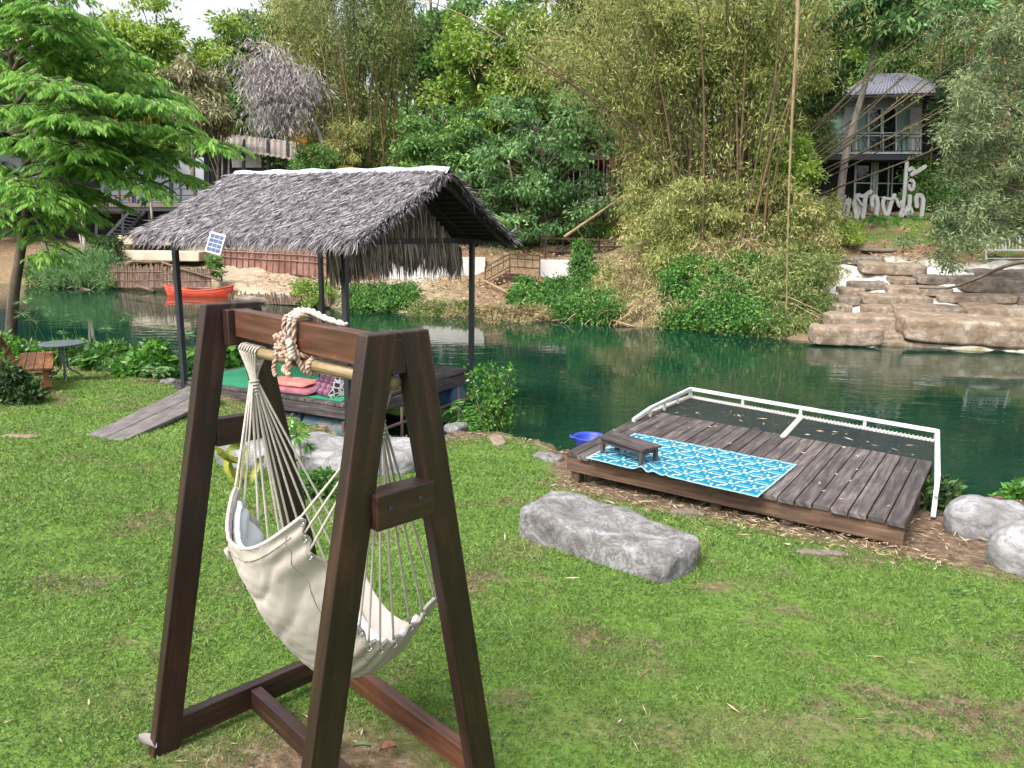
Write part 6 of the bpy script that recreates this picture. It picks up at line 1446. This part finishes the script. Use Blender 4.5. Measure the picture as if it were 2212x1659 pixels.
bankmass(752,895,618,668,30.0,28.3,9500,(.18,.07),L_vine,'green water plants at the bank behind the raft',72,.36,.2)
bankmass(890,1030,655,684,28.4,27.4,4200,(.18,.04),L_bamg,'low grassy fringe at the waterline right of the raft',73,.25,.1)
bankmass(640,712,610,650,31.0,29.4,3000,(.2,.06),L_yel,'yellow-green plants around the leaning limb',74,.3,.2)
bankmass(1185,1420,462,512,38.5,34.5,9000,(.22,.05),L_yel,'bright grass and ferns on the slope before the bungalow',75,.45,.1)
bankmass(1090,1200,440,520,38,34.5,8000,(.22,.10),L_mid,'dark shrubs on the slope above the steps',76,.5,.3)
bankmass(1372,1450,380,500,36.5,33,7000,(.24,.07),L_bamg,'leafy sprays right of the bungalow pillar',77,.5,.5)
bankmass(1700,1860,486,520,30.5,29.0,4000,(.22,.05),L_yel,'yellow-green grass and shoots before the lettering',78,.35,.0)
bankmass(100,235,545,612,37.5,35.5,9000,(.34,.03),L_blue,'feathery blue-green papyrus clump at the left waterline',79,.55,-.1)
bankmass(200,260,520,610,38.5,36,5000,(.2,.08),L_dark,'dark shrub beside the stake fence',80,.45,.3)
bankmass(60,200,560,620,38.5,36,4500,(.2,.08),L_mid,'low shrubs behind the papyrus',81,.45,.3)
bankmass(452,474,550,598,34.2,33.6,1500,(.16,.08),L_mid,'climber on the end of the stake fence',82,.2,.6)
bankmass(1755,1812,140,235,35.0,34.6,5000,(.24,.08),L_dark,'dark green leaves over the left end of the house roof',97,.5,.4,stems=False)
bankmass(2035,2100,150,330,35.0,34.4,6500,(.24,.07),L_dark,'dark green leaves screening the right side of the house',98,.5,.4,stems=False)
bankmass(1860,2100,40,150,41.0,40.5,9000,(.26,.09),L_mid,'bright leaves hanging above the house roof',99,.7,.4,stems=False)
bankmass(1640,1760,300,420,29.2,28.6,5000,(.22,.09),L_yel,'fresh yellow-green vine leaves among the culms by the pole',87,.4,.4,stems=False)
bankmass(700,790,262,345,37.9,37.5,2600,(.26,.05),L_bam,'olive sprays hanging in front of the yellow slide',95,.5,.9,stems=False)
bankmass(640,720,320,372,37.6,37.4,2600,(.22,.07),L_mid,'green sprays at the foot of the yellow slide',96,.4,.4,stems=False)
bankmass(690,800,300,372,40.5,39.5,6000,(.26,.06),L_bamg,'olive sprays around the yellow slide',83,.65,.6)
bankmass(860,1080,300,420,39,37,14000,(.24,.08),L_mid,'mid green undergrowth above the thatch gable',84,.7,.4)
bankmass(2030,2240,440,500,31,29,9000,(.24,.07),L_dark,'dark shrubs behind the lettering at right',85,.55,.3)
bankmass(1860,2010,466,480,31.6,31.2,1800,(.12,.03),L_vine,'short green grass at the foot of the lettering',94,.16,-.3,stems=False)
bankmass(1960,2130,350,440,36,34,7000,(.24,.08),L_mid,'green shrubs under the house floor',86,.55,.3)
# dead sprays hanging to the water
b = MB(); rng = np.random.default_rng(15)
for i in range(90):
    u = rng.choice([1300,1390,1500,1620,1700])+rng.normal()*30; p = at(u, 640+rng.random()*50, 26.2-(u-1300)/400*1.8); d = np.array([rng.normal()*.8, -.5-rng.random()*.6, -1.2+rng.random()*.5]); b.tube([p, p+d*.6+[0,0,.08], p+d], [.016,.012,.005], 4, False)
o = b.build('dead_twigs', M_bamboo, None, at(1500,700,25.5)); tag(o, 'tangle of dead bamboo twigs hanging into the water', 'twigs', kind='stuff')

# ---- grey-green tree hanging in from the right
gt = thing('tree', 'grey-green willowy tree hanging over the far bank at the right edge', 'tree', T(2290, 24)); rng = np.random.default_rng(51); b = MB()
root = T(2290, 24); trunk = smoothl([root, root+[-.1,0,2.5], root+[-.3,0,5], root+[-.8,0,8.5]], 12); b.tube(list(trunk), list(np.linspace(.2,.07,12)), 7)
C_ = []
spots = [(2200,60),(2150,120),(2210,180),(2120,170),(2180,240),(2080,200),(2230,300),(2130,290),(2180,340),(2100,330),(2060,280),(2150,400),(2210,420),(2240,120),(2250,220),(2260,380),(2100,60),(2120,450),(2200,480),(2060,480),(2140,500),(2090,520),(2240,480),(2170,90),(2130,230),(2090,250),(2220,360),(2270,60),(2280,300),(2300,440),(2080,390),(2190,440)]
for u, v in spots:
    e = at(u, v, 23.5+rng.normal()*.8); s = trunk[int(np.clip((e[2]-root[2])/9*11, 1, 10))]; b.tube(list(smoothl([s, (s+e)/2+up(.35), e], 7)), list(np.linspace(.05,.012,7)), 5, False)
    for k in range(5): C_.append(e+rng.normal(size=3)*[.38,.4,.30])
b.build('trunk', M_bark, gt, smooth=True); C_ = np.array(C_); V, tn = clumps(C_, np.tile([.42,.42,.30],(len(C_),1)), 165, .17, .035, .35, rng, .3, fill=.1); quads('crown', V, tn, L_grey, gt)

# ------------------------------------------------------------------ layered tree of the near bank at left
nt_ = thing('layered_tree', 'near green tree with tiers of drooping feathery leaves at the left edge', 'tree', np.array([-10.1,15.2,-1.0]))
rng = np.random.default_rng(21); b = MB(); DN = 15.0
trunk = smoothl([at(22,760,DN+.2), at(30,640,DN), at(48,520,DN), at(60,400,DN), at(40,250,DN), at(20,100,DN), at(0,-80,DN)], 24); b.tube(list(trunk), list(np.linspace(.115,.03,24)), 9)
tiers = [ # start (u,v) end (u,v), depth shift at the tip, sag
 ((55,330),(482,322),-1.4),((55,350),(430,400),-.6),((50,370),(415,345),.9),((45,300),(405,272),.4),((60,300),(390,235),-1.6),((45,250),(372,205),.2),((40,240),(335,165),1.0),((35,200),(300,120),-.4),((25,150),(240,80),.3),((20,120),(190,40),-1.0),
 ((55,380),(330,420),-1.6),((55,400),(250,440),.4),((55,420),(200,470),-1.2),((60,430),(165,500),.5),((50,360),(180,330),-2.2),((45,300),(200,270),-2.4),((40,220),(150,200),-2.2),((50,340),(-120,300),-.5),((45,300),(-140,240),.5),((40,240),(-150,160),-1),((30,180),(-140,90),.4),((20,110),(-120,20),-.6),((15,60),(60,-40),-.5),((50,380),(-100,360),-1),((50,420),(-60,430),.3),((15,60),(160,-20),.6),((60,440),(110,560),-.8),((30,150),(120,70),-1.4),((20,100),(100,15),-1.6),((10,60),(-20,-60),-1),((40,200),(130,130),1.2),((10,40),(110,-40),.8),((60,420),(-30,480),-1.2),((55,400),(95,440),-2.0),((45,280),(260,250),2.0),((45,330),(300,300),2.0)]
FP, FD, FL = [], [], []
for (a, e, dz) in tiers:
    s = at(a[0], a[1], DN); t_ = at(e[0], e[1], DN+dz); mid = (s+t_)/2+up(.10*np.linalg.norm(t_-s)); P = smoothl([s, mid, t_], 24); L = np.linalg.norm(t_-s); b.tube(list(P), list(np.linspace(.045,.010,24)), 6, False)
    # secondary twigs left and right of the tier, fronds on all of them
    ax_ = unit(t_-s); sd = unit(np.cross(ax_, [0,0,1]))
    for k in range(int(L*5.5)):
        f = .22+.78*(k+.5)/(L*5.5); o = P[int(f*23)]; w_ = (1.15-.7*f)*rng.uniform(.4,1)*min(1.2, .35*L); sg_ = 1 if k % 2 else -1; e2_ = o+sd*sg_*w_+ax_*w_*.55+up(.03-.10*w_); Q = smoothl([o, (o+e2_)/2+up(.05), e2_], 8); b.tube(list(Q), list(np.linspace(.014,.005,8)), 4, False)
        for m_i in range(int(4+w_*10)):
            g_ = rng.random(); p = Q[int(g_*7)]; dr = unit(ax_*.5+sd*sg_*.5+rng.normal(size=3)*[.8,.8,.15]); FP.append(p+rng.normal(size=3)*.03); FD.append(dr); FL.append(rng.uniform(.26,.46))
    for k in range(9): FP.append(P[-1-k//3]); FD.append(unit(ax_+rng.normal(size=3)*.5)); FL.append(.38)
b.build('trunk', M_bark, nt_, smooth=True)
FP, FD, FL = np.array(FP), np.array(FD), np.array(FL); nF = len(FP); nlf = 9
fd2 = unit(FD*np.array([1,1,0])+1e-6)
Vs, Tn = [], []; tf = rng.random(nF)
for j in range(nlf):
    f = (j+1)/nlf; along = FP+fd2*(FL*f*.92)[:, None]+np.stack([0*f*FL, 0*FL, FL*(.10*f-.42*f*f)], -1)
    for s_ in (-1, 1):
        sdv = np.cross(fd2, [0,0,1.])*s_; D = fd2*.75+sdv*.62*(1-.35*f)+np.array([0,0,-.55-.5*f]); Vs.append(leaves(along, D, FL*.40*(1-.3*abs(f-.5)), FL*.082, rng, .9)); Tn.append(np.clip(tf*.6+.15+rng.random(nF)*.3, 0, 1))
quads('foliage', np.concatenate(Vs), np.concatenate(Tn), L_near, nt_)
# orange seed pods
pods = []; rng2 = np.random.default_rng(5)
for u, v in ((78,168),(100,172),(36,60),(12,175),(232,246),(320,250)):
    if u > 460: continue
    c = at(u, v, DN-1.2); P = c+rng2.normal(size=(16,3))*[.09,.09,.07]; pods.append(leaves(P, np.stack([rng2.normal(size=16)*.15, rng2.normal(size=16)*.15, -np.ones(16)], -1), .15, .028, rng2, 0))
L_pod = lm('orange_seed_pods', (.26,.15,.03), (.40,.26,.06), (.48,.38,.10))
for P in pods: quads('seed_pod_cluster', P, rng2.random(len(P)), L_pod, nt_)

# ------------------------------------------------------------------ waterside planting on the near bank
def rosette(c, n, L, W, mat, label, rise=1.1, name='taro_plant', cat='plant', group=None, seed=1, leafshape=1):
    """stalked broad leaves on arching stems"""
    rng = np.random.default_rng(seed); t = thing(name, label, cat, c, group); c = np.array(c, float); st = MB(); Q = []; tn = []
    lf = MB()
    for i in range(n):
        a = rng.random()*6.283; o = np.array([math.cos(a), math.sin(a), 0]); h = L*rise*(.6+.6*rng.random()); tip = c+o*L*.55*(.4+.8*rng.random())+up(h); P = smoothl([c+o*min(.03, L*.04), c+o*L*.12+up(h*.6), tip], 7); st.tube(list(P), list(np.linspace(.012,.006,7)), 5, False)
        d = unit(o+np.array([0,0,rng.uniform(-.5,.5)])); sd = unit(np.cross(d, [0,0,1])+rng.normal(size=3)*.15); nrm = np.cross(sd, d); ll = L*(.55+.4*rng.random()); ww = ll*W; G = np.zeros((9, 5, 3))
        for x in range(9):
            f = x/8; wv = ww*.5*(math.sin(math.pi*min(1, f*.92+.08))**.75)*(1-.25*f)
            for y in range(5): k = (y-2)/2; G[x, y] = tip+d*ll*(f-.12)+sd*wv*k+nrm*(-.10*ll*f*f*1.6+.05*abs(k)*wv*1.5)+nrm*.008*math.sin(f*14+k)
        lf.grid(G, tone=rng.random())
    st.build('stem', mat, t, smooth=True); lf.build('leaf_blades', mat, t, smooth=True); return t
def fern(c, n, L, mat, label, seed=1, name='fern', group=None, up_=.5):
    rng = np.random.default_rng(seed); t = thing(name, label, 'plant', c, group); c = np.array(c, float); Vs = []; st = MB()
    for i in range(n):
        a = rng.random()*6.283; o = np.array([math.cos(a), math.sin(a), 0]); l = L*(.7+.5*rng.random()); P = smoothl([c, c+o*l*.35+up(l*up_), c+o*l*.95+up(l*up_*.55)], 22); st.tube(list(P), list(np.linspace(.006,.002,22)), 4, False); sd = np.cross(o, [0,0,1.])
        for s_ in (-1,1): Vs.append(leaves(P[3:], np.tile(sd*s_+o*.35+[0,0,-.15], (19,1)), l*.22*np.sin(np.linspace(.5,3.0,19)), l*.045, rng, .9))
    st.build('stem', mat, t); V = np.concatenate(Vs); quads('fronds', V, rng.random(len(V)), mat, t); return t
def nb(u, off=.25):
    """a point on the near bank seen in picture column u"""
    d = ray(u, 850); k = d[0]/d[1]; y = 8.0
    for _ in range(60): y = .5*y+.5*(float(s1(np.array([k*y]))[0])+off)
    return np.array([k*y, y, gz(k*y, y)])
taro_u = [(228,.62),(262,.70),(300,.66),(338,.80),(372,.74),(455,.6),(506,.55),(60,.55),(95,.6),(30,.5)]
tl = ['first from the left of the broad taro plants behind the bistro table','broad taro plant just right of the bistro table','tall bright taro plant before the dark water','large pointed taro plant near the raft post','taro plant touching the left raft post','taro plant behind the swing frame','taro plant right of the swing head','taro plant behind the bench','taro plant under the layered tree','small taro plant at the left edge']
for i, (u, L) in enumerate(taro_u):
    p = nb(u, .15+.1*(i % 3)) if not 440 < u < 520 else at(u, 800, 14.0); p[2] = max(p[2], -.95); rosette(p, 13, L*.78, .42, L_water, tl[i], seed=300+i, rise=.95, group='broad leaved plants of the near bank')
for i, u in enumerate((120,175,245,325,400,480,20,70)):
    p = nb(u, .9); p[2] = -1.0; t = thing('papyrus', ['papyrus sprig behind the bistro table, left','papyrus sprig behind the bistro table, right','papyrus sprig between the taro plants','papyrus sprig near the raft post','papyrus at the raft post','papyrus behind the swing head','papyrus at the left edge','papyrus by the tree trunk'][i], 'plant', p, 'papyrus of the near bank'); st = MB(); Vs = []; rng = np.random.default_rng(400+i)
    for k in range(3):
        tip = p+np.array([rng.normal()*.3, rng.normal()*.15, .8+rng.random()*.65]); st = MB(); st.tube([p+rng.normal(size=3)*[.05,.05,0], (p+tip)/2+rng.normal(size=3)*.03, tip], [.008,.006,.004], 5, False); st.build('stem', L_blue, t); n = 24; a = rng.random(n)*6.283; Vs.append(leaves(np.tile(tip, (n,1)), np.stack([np.cos(a), np.sin(a), rng.normal(size=n)*.35-.1], -1), .13+.09*rng.random(n), .011, rng, .8))
    for V in Vs: quads('umbel', V, rng.random(len(V)), L_blue, t)
nbl = ['leafy mound at the left edge under the tree','leafy mound by the tree trunk','leafy mound behind the bench','leafy mound left of the bistro table','low leafy mound behind the bistro table','leafy mound right of the bistro table','leafy mound in the middle of the near bank planting','dense creeper mound before the dark water','dense creeper mound left of the raft post','dense creeper mound at the raft post','green mound seen through the swing frame','green mound right of the swing head']
for i, (u, r_) in enumerate(((0,.55),(40,.5),(75,.5),(112,.45),(150,.42),(195,.45),(240,.48),(285,.5),(330,.52),(372,.45),(470,.5),(505,.5))):
    p = nb(u, .0+.1*(i % 2)) if u < 440 else at(u, 800, 14.2); p[2] = max(p[2], -.8)+r_*.35
    shrub('leafy_mound', p, (r_*1.15, r_*.8, r_*.75), 2600, (.11,.055), (L_vine, L_mid, L_water)[i % 3], nbl[i], 'plant', seed=500+i, nclump=26, group='leafy mounds of the near bank')
fl = ['fern in front of the mounds right of the bistro table','grey-green fern in the middle of the planting','fern left of the raft post','fern behind the bench']
for i, u in enumerate((205,275,345,60)): p = nb(u, -.25); p[2] = gz(p[0], p[1]); fern(p, 14, .42, (L_blue, L_water)[i % 2], fl[i], 600+i, group='ferns of the near bank')
# leafy bush at the water edge in the middle
p = atlawn(1065, 942); p = np.array([p[0], p[1]+.35, -.62]); t = thing('waterside_bush', 'airy light green bush standing at the water edge in the middle', 'shrub', p); b = MB(); rng = np.random.default_rng(71); C_ = []
for i in range(20):
    a = rng.random()*6.283; tip = p+np.array([math.cos(a)*.27*rng.random()**.5, math.sin(a)*.25*rng.random(), .25+.75*rng.random()]); P = smoothl([p+rng.normal(size=3)*[.04,.04,0], (p+tip)/2+rng.normal(size=3)*.05, tip], 8); b.tube(list(P), list(np.linspace(.010,.004,8)), 5, False); C_ += [P[k]+rng.normal(size=3)*.03 for k in (3,4,5,6,7,7)]
b.build('stem', M_bark, t, smooth=True); C_ = np.array(C_); V, tn = clumps(C_, np.tile([.09,.09,.08],(len(C_),1)), 20, .048, .026, .2, rng, .6, fill=.1); quads('foliage', V, tn, L_water, t)
# reed beside it, plants at the deck
p = atlawn(1010, 915); fern(np.array([p[0]+.05, p[1]+.3, -.75]), 9, .5, L_water, 'thin reed leaves under the right end of the raft', 81, 'reed_tuft', up_=.9)
for i, (u, v, r_, mt, lb) in enumerate(((2035,1105,.26,L_dark,'dark leafy weed between the deck and the pale boulder'),(2005,1085,.20,L_mid,'green weed under the white rail end'),(2225,1075,.20,L_water,'leafy plant behind the right hand boulder'),(1745,1000,.0,L_mid,''))):
    if not r_: continue
    p = atz(u, v, -.25); shrub('weed', p, (r_*1.2, r_, r_), 1500, (.07,.035), mt, lb, 'plant', seed=700+i, nclump=16)
p = atlawn(1552, 1098); rosette(p, 7, .13, .45, L_water, 'small bright seedling growing at the deck front', seed=88, name='seedling')
p = atlawn(1265, 1030); rosette(p, 6, .08, .45, L_water, 'tiny weed at the left deck corner', seed=89, name='seedling')
# flowering shrub by the bench
p = atlawn(25, 868); p[2] += .2; shrub('flowering_shrub', p, (.45,.35,.30), 4200, (.075,.035), L_dark, 'dark shrub with small orange flowers at the left edge of the lawn', seed=90, nclump=30)
b = MB(); rng = np.random.default_rng(9)
for k in range(7): c = atlawn(8+k*7, 838)+np.array([0,0,.33+.1*rng.random()]); b.lathe(c, [(0,0),(.018,.004),(.022,.012),(.012,.02),(0,.022)], 8)
o = b.build('flowers', M_or, None, p); tag(o, 'small orange flowers on the dark shrub at the left edge', 'flowers', kind='stuff')
# dragon fruit cactus on a post beside the white slab
cx = thing('dragonfruit_cactus', 'yellowing three-ribbed climbing cactus leaning on the white boulder slab', 'cactus', atlawn(545,1075)); M_cac = surf('yellow_green_cactus', ((.05,.10,.015), (.17,.19,.025), (.32,.26,.035)), scale=7, rough=.5, bump=.1, which='Object'); M_cacg = surf('old_green_cactus', ((.03,.07,.02), (.09,.13,.04)), scale=9, rough=.6)
def ribbed(P, r, mat, n=16):
    q = MB(); P = smoothl(P, n); A = np.zeros((n, 6, 3))
    for i in range(n):
        t = unit(P[min(i+1,n-1)]-P[max(i-1,0)]); x = unit(np.cross(t, [.2,1,.3])); y = np.cross(t, x); taper = min(1, (n-1-i)/3+.25)*(1 if i else .7)*(1+.12*math.sin(i*2.2))
        for j in range(6): a = j*math.pi/3+i*.05; rr = r*(1 if j % 2 == 0 else .35)*taper; A[i, j] = P[i]+(x*math.cos(a)+y*math.sin(a))*rr
    q.grid(A, closed=True); return q.build('cactus_stem', mat, cx)
def lz(u, v, z): return atz(u, v, z)
DX = 6.25
for P, r, m in (([at(520,1085,DX),at(507,1040,DX-.05),at(492,1000,DX),at(505,965,DX+.05),at(530,955,DX+.1)],.042,M_cac), ([at(530,1085,DX),at(528,1040,DX),at(524,1000,DX),at(535,965,DX+.05)],.040,M_cac), ([at(525,1000,DX),at(495,990,DX-.1),at(466,966,DX-.15)],.034,M_cac), ([at(540,1080,DX),at(545,1040,DX),at(560,1000,DX+.05),at(570,985,DX)],.036,M_cac), ([at(548,1130,DX-.3),at(555,1080,DX-.2),at(552,1030,DX)],.03,M_cacg), ([at(560,1135,DX-.35),at(565,1085,DX-.3),at(560,1040,DX-.1)],.028,M_cacg), ([at(520,1090,DX),at(512,1060,DX-.1),at(515,1020,DX)],.03,M_cac), ([at(690,1090,DX-.3),at(715,1070,DX-.35),at(735,1040,DX-.4)],.035,M_cac)): ribbed(P, r, m)
p = atlawn(640, 1078); fern(p, 16, .22, L_water, 'small green fern tuft below the white slab', 91, 'fern_tuft', up_=.8)
p = atlawn(700, 1072); shrub('weed', p+up(.1), (.25,.15,.12), 1400, (.05,.025), L_vine, 'low weeds at the foot of the white boulder slab', 'plant', seed=92, nclump=14)
# papaya-like sapling between swing and raft
p = atlawn(648, 1030); sp_ = thing('sapling', 'young sapling with bright palmate leaves before the raft', 'plant', p); q = MB(); tip = at(632,905,6.9); q.tube(list(smoothl([p, at(650,980,6.6), tip], 8)), list(np.linspace(.010,.006,8)), 6); q.build('stem', M_bark, sp_, smooth=True); Vs = []; rng = np.random.default_rng(3)
for (u, v) in ((630,905),(645,915),(652,940),(640,945),(628,925),(662,960),(668,975),(655,985)):
    c = at(u, v, 6.7+rng.normal()*.06); a0 = rng.random()*6; n = 7; a = a0+np.arange(n)*.7; Vs.append(leaves(np.tile(c, (n,1)), np.stack([np.cos(a)*.8, np.sin(a)*.5, -.35+.3*np.sin(a)], -1), .10, .042, rng, .6))
V = np.concatenate(Vs); quads('leaf_blades', V, rng.random(len(V)), L_water, sp_)
# single fallen leaves near the swing
for i, (u, v, L, W, a, mt, lb) in enumerate(((1030,1562,.075,.05,.4,M_bench,''),(838,1625,.06,.045,.3,M_bench,'curled orange-brown leaf on the grass under the swing'),(782,1622,.07,.022,0,L_grey,'pale green folded leaf on the grass under the swing'),(318,1612,.11,.05,2.6,L_dead,'dry curled husk beside the left foot of the swing'),(560,1606,.10,.008,.8,L_dead,''))):
    if not lb: continue
    p = atz(u, v, .018); q = MB(); G = np.zeros((9,5,3)); R = _rz(a)
    for x in range(9):
        for y in range(5): f = x/8; k = (y-2)/2; G[x, y] = p+R@np.array([L*(f-.5), W*.5*k*math.sin(math.pi*min(1,f*.94+.03))**.7, .012+.014*k*k+.010*math.sin(f*3)])
    q.grid(G); o = q.build('fallen_leaf', mt, None, p, smooth=True); tag(o, lb, 'leaf')


# ------------------------------------------------------------------ pieces that belong to a part hang under that part
def nest(root, pairs):
    kids = {}
    for c in list(root.children): kids.setdefault(c.name.split('.')[0], []).append(c)
    for child, par in pairs:
        if par in kids:
            for c in kids.get(child, []):
                c.parent = kids[par][0]
bpy.context.view_layer.update()
nest(hs, [('window_pane','window_frame'), ('curtain','window_frame'), ('lower_pane','lower_window_frame'), ('railing_post','balcony_railing'), ('balcony_edge','balcony_slab'), ('soffit','roof'), ('louvre','louvre_back')])
nest(bt, [('gunwale','hull'), ('rubbing_strake','hull')])
nest(ch, [('eyelets','seat_cloth'), ('hem','seat_cloth'), ('strap','seat_cloth'), ('seam','seat_cloth')])
nest(raft, [('thatch','thatch_base'), ('ridge_sheet','thatch_base'), ('roof_frame','thatch_base'), ('gable_thatch','gable_panel')])
nest(rs_, [('awning_valance','awning'), ('railing_bar','terrace_floor'), ('railing_post','terrace_floor'), ('terrace_beam','terrace_floor')])
for o in bpy.data.objects:
    if o.name.startswith('solar_lamp'): nest(o, [('solar_cell','panel_frame')])
    if o.name.startswith('thatch_base'): o.name = 'thatched_roof'
bl_ = [o for o in fr_.children if o.name.startswith('bolt')]; br_ = [o for o in fr_.children if o.name.startswith('brace')]; rl_ = [o for o in fr_.children if o.name.startswith('base_rail')]
for i, o in enumerate(bl_): o.parent = br_[-1] if i < 2 else rl_[(i-2) % 2]
